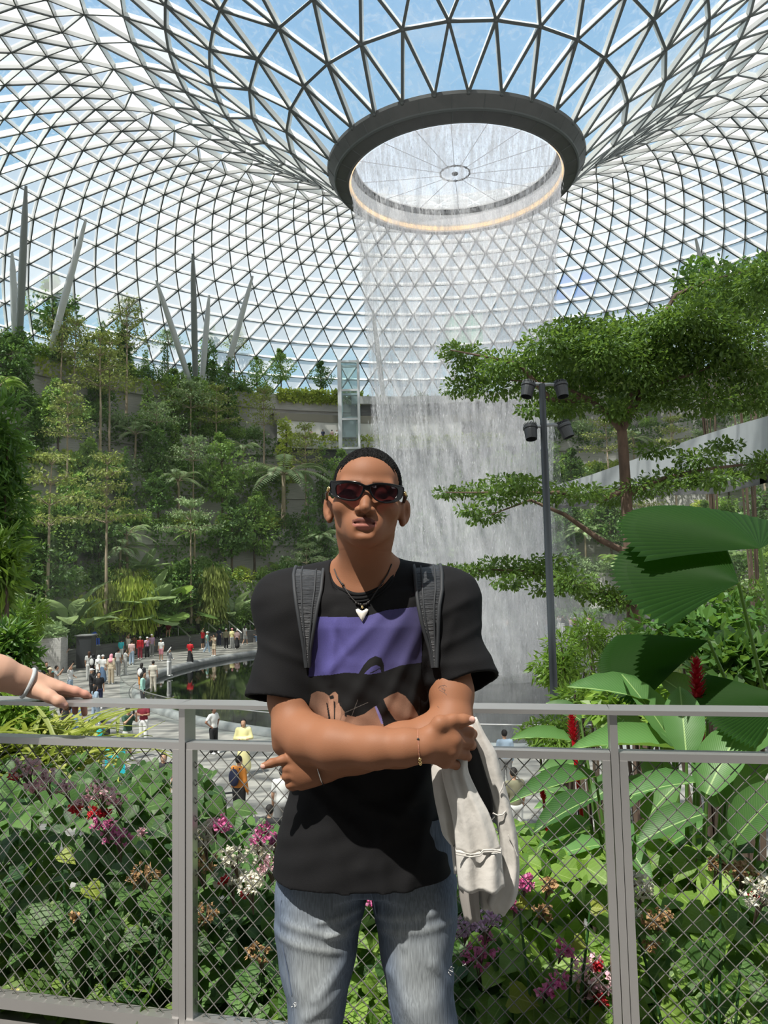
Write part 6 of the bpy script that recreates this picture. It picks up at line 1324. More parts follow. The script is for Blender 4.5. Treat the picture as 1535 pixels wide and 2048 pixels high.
# his left hand coming out under the right elbow, first finger pointing
Wl = J(652, 1536, 1.735)
MCl = [J(592, 1521, 1.725), J(590, 1538, 1.720), J(594, 1553, 1.722), J(602, 1566, 1.728)]
for i in range(4): g.cone(Wl, MCl[i], .022, .0145, .014)
g.ell(A_(616, 1543, 1.728), (.036, .017, .030), .02)
g.chain([MCl[0], J(566, 1520, 1.716), J(543, 1526, 1.708), J(527, 1532, 1.702)], [.0135, .0105, .0088, .0072], .006)
for i, (p, q, t) in enumerate((((574, 1537, 1.718), (580, 1543, 1.748), (598, 1546, 1.757)), ((574, 1552, 1.718), (579, 1558, 1.748), (598, 1560, 1.757)), ((581, 1568, 1.722), (586, 1573, 1.748), (603, 1573, 1.757)))):
    g.chain([MCl[i + 1], J(*p), J(*q), J(*t)], [.0135, .0112, .0105, .0092], .005)
g.chain([J(640, 1524, 1.740), J(618, 1512, 1.752), J(600, 1508, 1.758), J(588, 1508, 1.760)], [.017, .0135, .0115, .009], .008)
V, Q = g.net(1); del g
SKIN = skin_mat('skin', (.36, .19, .11), None)
def skin_cols(V):
    c = np.tile(np.array([.250, .110, .058]), (len(V), 1)); L_ = toH(V); x, y, z = L_.T
    lip = (np.abs(x) < .0265) & (y < -.078) & (z < -.0592 - .0075 * np.clip(np.abs(x) / .025, 0, 1)) & (z > -.0895 + .011 * np.clip(np.abs(x) / .025, 0, 1) ** 2)
    w = np.zeros(len(V)); w[lip] = 1; zc = np.clip((-.0755 - z) / .004 + .5, 0, 1)
    lc = np.array([.125, .043, .032])[None] * (1 - zc[:, None]) + np.array([.33, .125, .098])[None] * zc[:, None]; c = c * (1 - w[:, None]) + lc * w[:, None]
    brow = np.exp(-((z - .0165 - .06 * np.clip(np.abs(x) - .02, -.01, .03) + 1.2 * np.clip(np.abs(x) - .036, 0, 1)) / .0042) ** 2) * ((np.abs(x) > .013) & (np.abs(x) < .052) & (y < -.055)); c *= (1 - .85 * brow)[:, None]
    lash = np.exp(-((np.hypot((np.abs(x) - .032) / 1.5, z + .002)) / .0085) ** 2) * (y < -.07); c *= (1 - .75 * lash)[:, None]
    px = proj(V); 
    for nx, ny, r in ((946, 1438, 6.5), (523, 1533, 5)):
        d = np.hypot((px[:, 0] - nx) / 1.3, px[:, 1] - ny); m = (d < r) & (V[:, 1] < 1.72); c[m] = (.62, .36, .29)
    return c
body = mchild('body', make_mesh('body', V, [Q], [SKIN], True, None, {'col': skin_cols(V)}))
# ---- short dark hair
g = HG(np.minimum(H(-.1, -.12, -.1), H(.1, .14, .14)), np.maximum(H(-.1, -.12, .12), H(.1, .14, .15)), .0016)
g.e((0, .012, .036), (.0795, .102, .0880), .01); g.e((0, -.029, .042), (.069, .060, .055), .02); g.e((0, .03, -.03), (.066, .074, .05), .02)
hx = [-.105, -.092, -.080, -.070, -.058, -.050, -.040, -.028, -.012, 0, .012, .03, .045, .06, .12]
hz_ = [.105, .088, .0825, .076, .060, .046, .026, .004, -.006, .012, .018, .008, -.03, -.05, -.06]
def cut(X, Y, Z):
    lx = (X - HO[0]) * HR[0, 0] + (Y - HO[1]) * HR[1, 0] + (Z - HO[2]) * HR[2, 0]; ly = (X - HO[0]) * HR[0, 1] + (Y - HO[1]) * HR[1, 1] + (Z - HO[2]) * HR[2, 1]; lz = (X - HO[0]) * HR[0, 2] + (Y - HO[1]) * HR[1, 2] + (Z - HO[2]) * HR[2, 2]
    return (lz - np.interp(ly, hx, hz_) + .012 * (np.abs(lx) / .05) ** 2 * (ly < -.06)) * .7
g.op(cut, g.lo, g.lo + g.h * g.n, .004, 's')
HVn, HQn = g.net(1); nrm_ = rng.normal(0, .0007, HVn.shape); HVn = HVn + nrm_
HAIRM = mat('buzzed_hair', (.004, .004, .004), .8, spec=.2, col2=(.018, .017, .017), scale=260, bump=.9)
mchild('hair', make_mesh('hair', HVn, [HQn], [HAIRM], True))
for s in (-1, 1):
    b = MB(); c = H(s * .032, -.0805, -.002); fr = HR @ np.diag([1, -1, 1.])
    b.lathe([(.0001, .0098), (.004, .0090), (.0085, .0048), (.0098, 0), (.006, -.008), (.0001, -.0098)], (0, 0, 0), 16); V_ = np.concatenate(b.V) @ np.array([[1, 0, 0], [0, 0, 1], [0, -1, 0]]).T @ HR.T + c
    me = make_mesh('eye', V_, [np.concatenate(b.F[4])], [mat('eye_dark_%d' % s, (.02, .012, .01), .15)], True); mchild('eye', me)

# ---- t-shirt
SHIRT = mat('black_cotton', (.0062, .0062, .0070), .85, spec=.2, bump=.10, scale=500)
def interp_rows(rows):
    r = np.array(rows, float); o_ = np.argsort(r[:, 0]); r = r[o_]; return lambda z: [np.interp(z, r[:, 0], r[:, i]) for i in range(1, r.shape[1])]
def zrow(py, D): return A_(730, py, D)[2]
def xrow(px, py, D): return A_(px, py, D)[0]
TR = []
for py, xl, xr, cy_, bb in ((1165, 610, 850, 1.875, .075), (1200, 588, 880, 1.870, .095), (1250, 596, 872, 1.865, .112), (1320, 600, 870, 1.865, .118), (1400, 600, 868, 1.865, .118), (1500, 590, 866, 1.865, .116), (1580, 576, 868, 1.865, .118), (1650, 558, 880, 1.865, .134), (1700, 549, 896, 1.865, .148), (1745, 542, 906, 1.865, .157), (1800, 536, 914, 1.865, .160)):
    D = 1.84; TR.append((zrow(py, D), (xrow(xl, py, D) + xrow(xr, py, D)) / 2, (xrow(xr, py, D) - xrow(xl, py, D)) / 2, cy_, bb))
trow = interp_rows(TR); ZHEM = zrow(1742, 1.84)
def torso_fn(e):
    def f(X, Y, Z):
        cx, a, cyy, bb = trow(Z); a = a + e; bb = bb + e; u = np.abs(X - cx) / a; v = np.abs(Y - cyy) / bb; p = 2.5
        return ((u ** p + v ** p) ** (1 / p) - 1) * np.minimum(a, bb) * .8
    return f
S1, S2 = (A_(600, 1222, 1.872), A_(556, 1400, 1.815)), (A_(868, 1220, 1.872), A_(930, 1368, 1.825))
def plane3(a, b, c, toward):
    n = np.cross(b - a, c - a); n /= np.linalg.norm(n)
    if n @ (toward - a) < 0: n = -n
    return n, n @ a                                   # keep n.x > d
PL = [plane3(A_(491, 1392, 1.80), A_(622, 1402, 1.755), A_(556, 1409, 1.89), S1[0]), plane3(A_(860, 1374, 1.755), A_(1001, 1346, 1.82), A_(945, 1386, 1.90), S2[0])]
FOLDS = [((812, 1222), (700, 1408), .016, .0050), ((838, 1262), (775, 1400), .012, .0042), ((770, 1222), (668, 1330), .012, .0034), ((672, 1240), (662, 1350), .010, .0030), ((845, 1330), (820, 1420), .010, .0032), ((655, 1238), (690, 1300), .010, -.0025),
         ((640, 1600), (720, 1660), .016, .0040), ((850, 1560), (740, 1700), .018, .0050), ((700, 1600), (840, 1640), .016, .0040), ((660, 1650), (690, 1770), .016, .0040), ((855, 1640), (815, 1760), .016, .0040), ((760, 1660), (770, 1770), .014, .0030), ((640, 1560), (700, 1580), .012, .0035), ((860, 1600), (800, 1600), .012, .0030),
         ((520, 1290), (600, 1320), .012, .0035), ((880, 1230), (930, 1205), .010, .003), ((890, 1290), (960, 1260), .012, .0038), ((880, 1330), (975, 1320), .012, .0030), ((905, 1250), (870, 1350), .012, .0032)]
FW = [(A_(*a, 1.76)[[0, 2]], A_(*b, 1.76)[[0, 2]], w, am) for a, b, w, am in FOLDS]
def folds(X, Y, Z):
    r = np.zeros(np.broadcast(X, Y, Z).shape[:1] + (1,) + np.broadcast(X, Y, Z).shape[2:])
    for a, b, w, am in FW:
        d = b - a; L2 = d @ d; t = np.clip(((X - a[0]) * d[0] + (Z - a[1]) * d[1]) / L2, -.15, 1.15); q = ((X - a[0] - t * d[0]) ** 2 + (Z - a[1] - t * d[1]) ** 2) / w ** 2
        r = r - am * np.exp(-q) * (1 - .4 * np.abs(t - .5))
    fr = np.clip((1.90 - Y) / .05, 0, 1); return r * fr + .0012 * np.sin(X * 55 + 9 * np.sin(Z * 11)) * np.sin(Z * 37 + X * 20)
SLO, SHI = (-.36, 1.66, .66), (.34, 2.05, 1.50)
g = Grid(SLO, SHI, .0034)
BOXL, BOXH = g.lo, g.lo + g.h * (g.n - 1)
def clip(f, n, d): return lambda X, Y, Z: np.maximum(f(X, Y, Z), d - (n[0] * X + n[1] * Y + n[2] * Z))
def conef(a, b, ra, rb):
    ba = b - a; L2 = ba @ ba
    def f(X, Y, Z):
        t = np.clip(((X - a[0]) * ba[0] + (Y - a[1]) * ba[1] + (Z - a[2]) * ba[2]) / L2, 0, 1); return np.sqrt((X - a[0] - t * ba[0]) ** 2 + (Y - a[1] - t * ba[1]) ** 2 + (Z - a[2] - t * ba[2]) ** 2) - (ra + (rb - ra) * t)
    return f
def shirt_shape(g, e, closed):
    low = ZHEM if not closed else ZHEM - .2
    tf = torso_fn(e); g.op(lambda X, Y, Z: np.maximum(np.maximum(tf(X, Y, Z), low - Z), Z - zrow(1195, 1.84)), BOXL, BOXH, .01)
    for s, q in ((560, 1196), (905, 1190)):
        g.cone(NECK0 + (0, .015, .012), A_(s, q, 1.885), .066 + e, .062 + e, .05)
    g.cone(A_(590, 1235, 1.87), A_(878, 1232, 1.87), .09 + e, .09 + e, .06)
    for (a, b), (n, d), r0, r1 in ((S1, PL[0], .072, .079), (S2, PL[1], .072, .082)):
        b2 = b + (b - a) * .35; f = conef(a, b2, r0 + e, r1 + e + (r1 - r0) * .35); f = f if closed else clip(f, n, d - 0)
        g.op(f, np.minimum(a, b2) - .1, np.maximum(a, b2) + .1, .035)
shirt_shape(g, 0, False); g.op(folds, BOXL, BOXH, .01, 'add')
gi_ = Grid(SLO, SHI, g.h); shirt_shape(gi_, -.0095, True); gi_.op(folds, BOXL, BOXH, .01, 'add')
ring = [A_(*p) for p in ((666, 1136, 1.862), (670, 1153, 1.815), (684, 1172, 1.785), (706, 1183, 1.770), (734, 1180, 1.768), (760, 1164, 1.778), (778, 1142, 1.800), (786, 1120, 1.845), (780, 1104, 1.895), (735, 1096, 1.935), (688, 1108, 1.920))]
RC = np.mean(ring, 0); u_, s_v, vt = np.linalg.svd(np.array(ring) - RC); rn = vt[2]; rn = rn if rn[2] > 0 else -rn; RR = np.mean(np.linalg.norm(np.array(ring) - RC, axis=1))
pa, pb_ = vt[0], vt[1]; ra_ = np.abs((np.array(ring) - RC) @ pa).max(); rb_ = np.abs((np.array(ring) - RC) @ pb_).max()
def hole(X, Y, Z):
    x, y, z = X - RC[0], Y - RC[1], Z - RC[2]; u = (pa[0] * x + pa[1] * y + pa[2] * z) / ra_; v = (pb_[0] * x + pb_[1] * y + pb_[2] * z) / rb_; w = rn[0] * x + rn[1] * y + rn[2] * z
    return np.maximum((np.sqrt(u * u + v * v) - 1) * min(ra_, rb_), -w - .005)
g.d = np.maximum(g.d, -gi_.d); g.op(hole, BOXL, BOXH, .004, 's')
SV, SQ = g.net(2); shirt = mchild('t_shirt', make_mesh('t_shirt', SV, [SQ], [SHIRT], True)); shirt['label'] = 'black t-shirt'
bvh = BVHTree.FromPolygons([tuple(v) for v in SV], [tuple(q) for q in SQ])
bvb = BVHTree.FromPolygons([tuple(v) for v in V], [tuple(q) for q in Q])
def front(x, z, both=False):
    h = bvh.ray_cast(Vector((x, 1.3, z)), Vector((0, 1, 0))); y = h[0][1] if h[0] else None
    if both:
        h2 = bvb.ray_cast(Vector((x, 1.3, z)), Vector((0, 1, 0)))
        if h2[0] and (y is None or h2[0][1] < y): y = h2[0][1]
    return y
def ring_pts(P_, n=60):
    P_ = np.array(P_ + P_[:3]); t = np.linspace(0, len(P_) - 3, n + 1)[:-1]; out = []
    for u in t:
        i = int(u); f = u - i; p0, p1, p2, p3 = P_[(i - 1) % (len(P_) - 3)], P_[i], P_[i + 1], P_[i + 2]
        out.append(.5 * ((2 * p1) + (p2 - p0) * f + (2 * p0 - 5 * p1 + 4 * p2 - p3) * f ** 2 + (3 * p1 - p0 - 3 * p2 + p3) * f ** 3))
    return np.array(out)
b = MB(); rp = ring_pts(ring); 
for k, (o_, r) in enumerate(((.0035, .0050), (.0095, .0048), (.0150, .0034))):
    c = rp + (rp - RC) * (o_ / RR) - rn * (o_ * .9 + .004)
    for q in range(len(c)):
        hn = bvh.find_nearest(Vector(c[q]), .03)
        if hn[0] is not None: c[q] = np.array(hn[0]) + np.array(hn[1]) * .0005
    for _ in range(4): c = .5 * c + .25 * (np.roll(c, 1, 0) + np.roll(c, -1, 0))
    b.tube(np.concatenate([c, c[:2]]), r, 8, cap=False)
mchild('collar', b.mesh('collar', [SHIRT], True))
# printed picture on the chest
def poly_in(P_, px, py):
    P_ = np.array(P_, float); ins = np.zeros(px.shape, bool); j = len(P_) - 1
    for i in range(len(P_)):
        xi, yi = P_[i]; xj, yj = P_[j]; c = ((yi > py) != (yj > py)) & (px < (xj - xi) * (py - yi) / (yj - yi + 1e-12) + xi); ins ^= c; j = i
    return ins
nx, ny = 300, 330; x0_, x1_ = A_(610, 1300, 1.76)[0], A_(850, 1300, 1.76)[0]; z0_, z1_ = A_(730, 1500, 1.76)[2], A_(730, 1208, 1.76)[2]
GP = np.zeros((ny, nx, 3)); ok = np.zeros((ny, nx), bool)
for j in range(ny):
    for i in range(nx):
        x = x0_ + (x1_ - x0_) * i / (nx - 1); z = z0_ + (z1_ - z0_) * j / (ny - 1); y = front(x, z)
        if y and y < 1.86: GP[j, i] = (x, y - .0012, z); ok[j, i] = True
pp = proj(GP.reshape(-1, 3)).reshape(ny, nx, 2); PX, PY_ = pp[..., 0], pp[..., 1]
top_y = np.interp(PX, [630, 725, 772, 842], [1233, 1234, 1220, 1212]); xl = np.interp(PY_, [1230, 1313, 1354, 1460], [633, 619, 616, 612]); xr = np.interp(PY_, [1212, 1300, 1435], [842, 844, 839])
inside = ok & (PY_ > top_y) & (PX > xl) & (PX < xr)
col = np.zeros((ny, nx, 3)); gn = np.random.default_rng(3).normal(0, 1, (ny, nx, 1))
side_shade = np.clip((PX - 640) / 200, 0, 1)[..., None]; col[:] = np.array([.090, .082, .27]) * (1 - side_shade) + np.array([.055, .050, .120]) * side_shade  # brighter left and dimmer right: the shirt's light and shade put into the purple
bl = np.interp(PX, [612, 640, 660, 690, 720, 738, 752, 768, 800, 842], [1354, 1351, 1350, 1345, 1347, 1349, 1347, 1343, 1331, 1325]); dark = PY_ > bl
loop_o = [(717, 1347), (727, 1330), (738, 1318), (750, 1312), (762, 1316), (767, 1328), (768, 1345), (762, 1346), (760, 1334), (752, 1330), (742, 1334), (734, 1341), (726, 1350)]
dark |= poly_in(loop_o, PX, PY_); col[dark] = (.0085, .0085, .009)
for a, c_ in ((((745, 1345), (758, 1337)), 1), (((758, 1337), (772, 1346)), 1), (((740, 1346), (752, 1341)), 1), (((690, 1425), (735, 1405)), 2), (((700, 1440), (715, 1400)), 2)):
    (ax, ay), (bx, by) = a; t = np.clip(((PX - ax) * (bx - ax) + (PY_ - ay) * (by - ay)) / ((bx - ax) ** 2 + (by - ay) ** 2), 0, 1); d = np.hypot(PX - ax - t * (bx - ax), PY_ - ay - t * (by - ay)); col[d < (.9 if c_ == 1 else .45)] = (.012, .012, .013) if c_ == 1 else (.16, .15, .14)
SK = np.array([.36, .20, .135])
for P_, f in (([(622, 1388), (634, 1382), (648, 1385), (658, 1392), (664, 1386), (670, 1383), (676, 1390), (676, 1405), (686, 1420), (694, 1430), (694, 1470), (612, 1470), (612, 1440)], .9), ([(694, 1430), (710, 1434), (728, 1428), (750, 1412), (757, 1424), (768, 1455), (768, 1475), (690, 1475)], .95), ([(766, 1398), (780, 1390), (795, 1384), (810, 1392), (826, 1412), (838, 1434), (842, 1450), (812, 1452), (790, 1440), (776, 1420)], .8), ([(655, 1395), (664, 1392), (668, 1420), (668, 1460), (656, 1460), (660, 1420)], 1.25), ([(672, 1410), (679, 1405), (682, 1425), (676, 1458), (668, 1458)], 1.3), ([(684, 1432), (692, 1426), (690, 1440), (680, 1460), (674, 1460)], 1.3)):
    m = poly_in(P_, PX, PY_); sh_ = np.clip(1.05 - .35 * np.abs(np.sin(PX * .05 + PY_ * .03)), .5, 1.1)[..., None]; col = np.where(m[..., None], SK * f * sh_, col)
for P_ in ([(652, 1405), (655, 1407), (661, 1440), (661, 1462), (658, 1462), (657, 1440)], [(667, 1402), (670, 1404), (670, 1455), (667, 1455)], [(678, 1404), (684, 1405), (683, 1414), (679, 1412)], [(689, 1425), (694, 1425), (693, 1434), (689, 1433)], [(658, 1393), (666, 1390), (668, 1397), (660, 1399)], [(752, 1412), (760, 1405), (770, 1425), (782, 1440), (800, 1450), (770, 1456), (764, 1440)]): col[poly_in(P_, PX, PY_)] = (.014, .012, .012)
col[poly_in([(749, 1414), (752, 1411), (762, 1432), (766, 1448), (762, 1448)], PX, PY_)] = (.22, .20, .45)
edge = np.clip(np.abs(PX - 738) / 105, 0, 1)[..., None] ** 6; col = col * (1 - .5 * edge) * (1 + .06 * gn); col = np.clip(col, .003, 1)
idx = np.arange(ny * nx).reshape(ny, nx); qm = inside[:-1, :-1] & inside[1:, :-1] & inside[:-1, 1:] & inside[1:, 1:]
dyq = np.abs(GP[:-1, :-1, 1] - GP[1:, 1:, 1]) < .012; qm &= dyq
F_ = np.stack([idx[:-1, :-1][qm], idx[:-1, 1:][qm], idx[1:, 1:][qm], idx[1:, :-1][qm]], -1); us = np.unique(F_); rmap = np.zeros(ny * nx, int); rmap[us] = np.arange(len(us))
PRM = mat('shirt_print', (.2, .2, .4), .8, spec=.2, attr='col')
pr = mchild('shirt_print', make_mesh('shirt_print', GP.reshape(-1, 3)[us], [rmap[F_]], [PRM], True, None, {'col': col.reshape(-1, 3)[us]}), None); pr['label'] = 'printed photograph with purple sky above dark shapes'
# ---- jeans
JEAN = mat('faded_denim', (.15, .20, .28), .8, spec=.2)
def denim():
    nt = JEAN.node_tree; b = nt.nodes['Principled BSDF']; N = nt.nodes.new; L = nt.links.new; a = N('ShaderNodeAttribute'); a.attribute_name = 'col'
    tc = N('ShaderNodeTexCoord'); mp = N('ShaderNodeMapping'); mp.inputs['Scale'].default_value = (1, 1, .07); L(tc.outputs['Object'], mp.inputs[0]); nz = N('ShaderNodeTexNoise'); nz.inputs['Scale'].default_value = 420; nz.inputs['Detail'].default_value = 2; L(mp.outputs[0], nz.inputs[0])
    mr = N('ShaderNodeMapRange'); mr.inputs[1].default_value = .3; mr.inputs[2].default_value = .7; mr.inputs[3].default_value = .72; mr.inputs[4].default_value = 1.25; L(nz.outputs[0], mr.inputs[0])
    mx = N('ShaderNodeMix'); mx.data_type = 'RGBA'; mx.blend_type = 'MULTIPLY'; mx.inputs[0].default_value = 1; L(a.outputs['Color'], mx.inputs[6]); L(mr.outputs[0], mx.inputs[7]); L(mx.outputs[2], b.inputs['Base Color'])
    bp = N('ShaderNodeBump'); bp.inputs['Strength'].default_value = .25; bp.inputs['Distance'].default_value = .002; L(nz.outputs[0], bp.inputs['Height']); L(bp.outputs[0], b.inputs['Normal'])
denim()
def leg_rows(rows):
    o_ = []
    for py, xl_, xr_, cyy, bb in rows: D = 1.845; o_.append((zrow(py, D), (xrow(xl_, py, D) + xrow(xr_, py, D)) / 2, (xrow(xr_, py, D) - xrow(xl_, py, D)) / 2, cyy, bb))
    return interp_rows(o_), min(q[0] for q in o_), max(q[0] for q in o_)
LG = [leg_rows([(1690, 566, 732, 1.865, .098), (1750, 554, 736, 1.865, .100), (1790, 548, 733, 1.86, .102), (1850, 547, 722, 1.86, .100), (1925, 557, 708, 1.855, .094), (1981, 573, 697, 1.85, .088), (2048, 577, 683, 1.85, .082), (2150, 582, 672, 1.87, .075), (2250, 584, 668, 1.88, .074), (2352, 586, 668, 1.88, .078)]),
      leg_rows([(1690, 740, 890, 1.865, .098), (1750, 738, 904, 1.865, .100), (1790, 744, 913, 1.86, .102), (1850, 752, 914, 1.86, .100), (1925, 762, 904, 1.855, .094), (1981, 773, 905, 1.85, .090), (2048, 784, 916, 1.85, .086), (2150, 796, 910, 1.87, .078), (2250, 804, 904, 1.88, .076), (2352, 806, 900, 1.88, .080)])]
g = Grid((-.28, 1.70, .01), (.22, 2.02, .90), .0042); JL, JH = g.lo, g.lo + g.h * (g.n - 1)
for rf, zl_, zh_ in LG:
    def f(X, Y, Z, rf=rf, zl_=zl_):
        cx, a, cyy, bb = rf(Z); u = np.abs(X - cx) / a; v = np.abs(Y - cyy) / bb; return np.maximum(((u ** 2.3 + v ** 2.3) ** (1 / 2.3) - 1) * np.minimum(a, bb) * .8, .03 - Z)
    g.op(f, JL, JH, .006)
g.op(lambda X, Y, Z: np.maximum(((np.abs((X + .043) / .185) ** 2.5 + np.abs((Y - 1.865) / .100) ** 2.5) ** .4 - 1) * .09, zrow(1772, 1.845) - Z), JL, JH, .02)
JF = [((575, 1850), (690, 1872), .010, .0032), ((560, 1880), (680, 1905), .010, .0030), ((640, 1840), (712, 1830), .008, .0035), ((660, 1870), (712, 1855), .008, .0035), ((760, 1840), (860, 1825), .012, .003), ((770, 1865), (900, 1850), .012, .003), ((640, 1990), (690, 1930), .014, .004), ((620, 2030), (680, 1990), .012, .0035), ((785, 1960), (830, 2040), .014, .004), ((870, 1930), (905, 1980), .012, .003), ((750, 1800), (800, 1880), .014, .003)]
JW = [(A_(*a, 1.77)[[0, 2]], A_(*b, 1.77)[[0, 2]], w, am) for a, b, w, am in JF]
def jfold(X, Y, Z):
    r = 0
    for a, b, w, am in JW:
        d = b - a; t = np.clip(((X - a[0]) * d[0] + (Z - a[1]) * d[1]) / (d @ d), -.1, 1.1); r = r - am * np.exp(-((X - a[0] - t * d[0]) ** 2 + (Z - a[1] - t * d[1]) ** 2) / w ** 2)
    return r * np.clip((1.90 - Y) / .05, 0, 1) + .0015 * np.sin(Z * 45 + X * 25) * np.sin(X * 40 - Z * 13)
g.op(jfold, JL, JH, .01, 'add')
JV, JQ = g.net(2); pj = proj(JV); gx = JV[:, 0]
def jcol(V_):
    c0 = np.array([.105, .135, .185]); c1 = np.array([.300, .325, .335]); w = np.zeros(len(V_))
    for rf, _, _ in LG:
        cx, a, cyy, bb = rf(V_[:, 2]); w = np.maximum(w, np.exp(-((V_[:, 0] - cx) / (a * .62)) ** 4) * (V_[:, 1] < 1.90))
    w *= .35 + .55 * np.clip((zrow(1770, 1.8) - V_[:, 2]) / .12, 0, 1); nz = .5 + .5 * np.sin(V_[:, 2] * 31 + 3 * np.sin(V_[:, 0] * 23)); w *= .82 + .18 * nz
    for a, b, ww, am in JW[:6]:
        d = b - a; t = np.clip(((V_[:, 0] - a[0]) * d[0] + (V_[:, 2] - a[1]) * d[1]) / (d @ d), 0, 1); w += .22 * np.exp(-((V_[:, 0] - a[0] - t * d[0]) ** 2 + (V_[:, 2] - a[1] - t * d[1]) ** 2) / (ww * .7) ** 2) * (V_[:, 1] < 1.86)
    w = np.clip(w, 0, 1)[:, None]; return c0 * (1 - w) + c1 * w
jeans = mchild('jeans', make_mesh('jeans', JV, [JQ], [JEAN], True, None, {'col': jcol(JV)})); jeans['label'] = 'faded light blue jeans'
bvj = BVHTree.FromPolygons([tuple(v) for v in JV], [tuple(q) for q in JQ])
def on_surf(bv, px, py, off=.001):
    o_ = Vector(CO); p = A_(px, py, 1.0); d = Vector(p - CO).normalized(); h = bv.ray_cast(o_, d); return None if h[0] is None else np.array(h[0]) - np.array(d) * off
SEAMM = mat('denim_seam', (.10, .13, .19), .8)
for pts in ([(756, 1900), (768, 1950), (779, 2000), (788, 2044)], [(562, 1800), (560, 1850), (566, 1900), (577, 1950), (583, 1990)], [(740, 1782), (746, 1800), (752, 1830)]):
    q = [on_surf(bvj, *p) for p in pts]; q = [p for p in q if p is not None]
    if len(q) > 1: b = MB(); b.tube(q, .0018, 5); mchild('seam', b.mesh('seam', [SEAMM], True))
g2 = np.random.default_rng(4)
for cx_, cy_, n_ in ((905, 1940, 9), (586, 2011, 6)):
    b = MB()
    for i in range(n_):
        p = on_surf(bvj, cx_ - g2.uniform(2, 9) if n_ > 8 else cx_ + g2.normal(0, 3), cy_ + g2.normal(0, 4), .001)
        if p is not None: b.tube([p, p + g2.normal(0, .0035, 3) + (.004 if n_ > 8 else 0, -.001, .0)], .0006, 4, cap=False)
    if b.V: o = mchild('frayed_threads', b.mesh('frayed_threads', [mat('white_thread', (.7, .7, .68), .8)])); o['label'] = 'white frayed threads of a small tear'
SHOE = mat('white_shoe', (.6, .6, .58), .6)
for px_ in (626, 853):
    g = Grid((xrow(px_, 2350, 1.85) - .08, 1.58, -.01), (xrow(px_, 2350, 1.85) + .08, 2.0, .14), .005); cx_ = xrow(px_, 2350, 1.85); g.cone((cx_, 1.93, .045), (cx_, 1.70, .036), .043, .040, .02); g.cone((cx_, 1.91, .09), (cx_, 1.86, .09), .042, .042, .03); g.op(lambda X, Y, Z: .002 - Z + 0 * X + 0 * Y, g.lo, g.lo + g.h * g.n, .004, 's') if False else None
    Vs, Qs = g.net(1); Vs[:, 2] = np.maximum(Vs[:, 2], 0.001); mchild('shoe', make_mesh('shoe', Vs, [Qs], [SHOE], True))
# ---- sunglasses
sg = bpy.data.objects.new('sunglasses', None); COL.objects.link(sg); sg.parent = man; sg['label'] = 'black sunglasses with purple tinted lenses'
def gchild(name, me): o = link(name, me, sg); o.matrix_parent_inverse = Matrix.Translation(-man.location); return o
def GC(cx, cy, dd=0.0): px, py = 580 + cx / 5.117, 860 + cy / 5.117; return A_(px, py, 1.672 + 7.0e-6 * (px - 732) ** 2 + dd)
BLK = mat('black_acetate', (.003, .003, .0035), .2, spec=.35); GOLD = mat('gold', (.70, .50, .22), .25, 1.0)
LNS = bpy.data.materials.new('tinted_lens'); LNS.use_nodes = True; nt = LNS.node_tree; nt.nodes.clear(); N = nt.nodes.new
t_ = N('ShaderNodeBsdfTransparent'); t_.inputs[0].default_value = (.16, .055, .085, 1); g_ = N('ShaderNodeBsdfGlossy'); g_.inputs['Roughness'].default_value = .05; g_.inputs[0].default_value = (.9, .8, .9, 1); d_ = N('ShaderNodeBsdfDiffuse'); d_.inputs[0].default_value = (.05, .02, .03, 1)
m1 = N('ShaderNodeMixShader'); m1.inputs[0].default_value = .08; m2 = N('ShaderNodeMixShader'); m2.inputs[0].default_value = .08; o_ = N('ShaderNodeOutputMaterial'); nt.links.new(t_.outputs[0], m1.inputs[1]); nt.links.new(g_.outputs[0], m1.inputs[2]); nt.links.new(m1.outputs[0], m2.inputs[1]); nt.links.new(d_.outputs[0], m2.inputs[2]); nt.links.new(m2.outputs[0], o_.inputs[0])
LENS = [[(478, 575), (520, 552), (590, 543), (670, 550), (735, 575), (738, 610), (715, 665), (680, 700), (630, 712), (570, 705), (510, 688), (480, 650)], [(826, 585), (880, 566), (950, 562), (1030, 574), (1086, 600), (1092, 650), (1070, 700), (1030, 728), (970, 738), (915, 726), (865, 695), (835, 640)]]
OUT = [(412, 532), (455, 526), (520, 520), (600, 521), (680, 532), (735, 553), (772, 570), (815, 562), (870, 548), (950, 545), (1040, 555), (1110, 572), (1158, 590), (1156, 640), (1140, 690), (1105, 722), (1060, 738), (1000, 748), (940, 742), (885, 720), (845, 680), (815, 630), (790, 612), (765, 612), (745, 632), (720, 685), (680, 716), (625, 724), (560, 716), (500, 698), (440, 672), (414, 640)]
def cr_loop(P_, n): return ring_pts([np.array([*p, 0.]) for p in P_], n)[:, :2]
outl = cr_loop(OUT, 160); ll = [cr_loop(l, 90) for l in LENS]; ll = [l.mean(0) + (l - l.mean(0)) * (1.06, 1.05) for l in ll]; oc = outl.mean(0); outl = oc + (outl - oc) * (.992, .965)
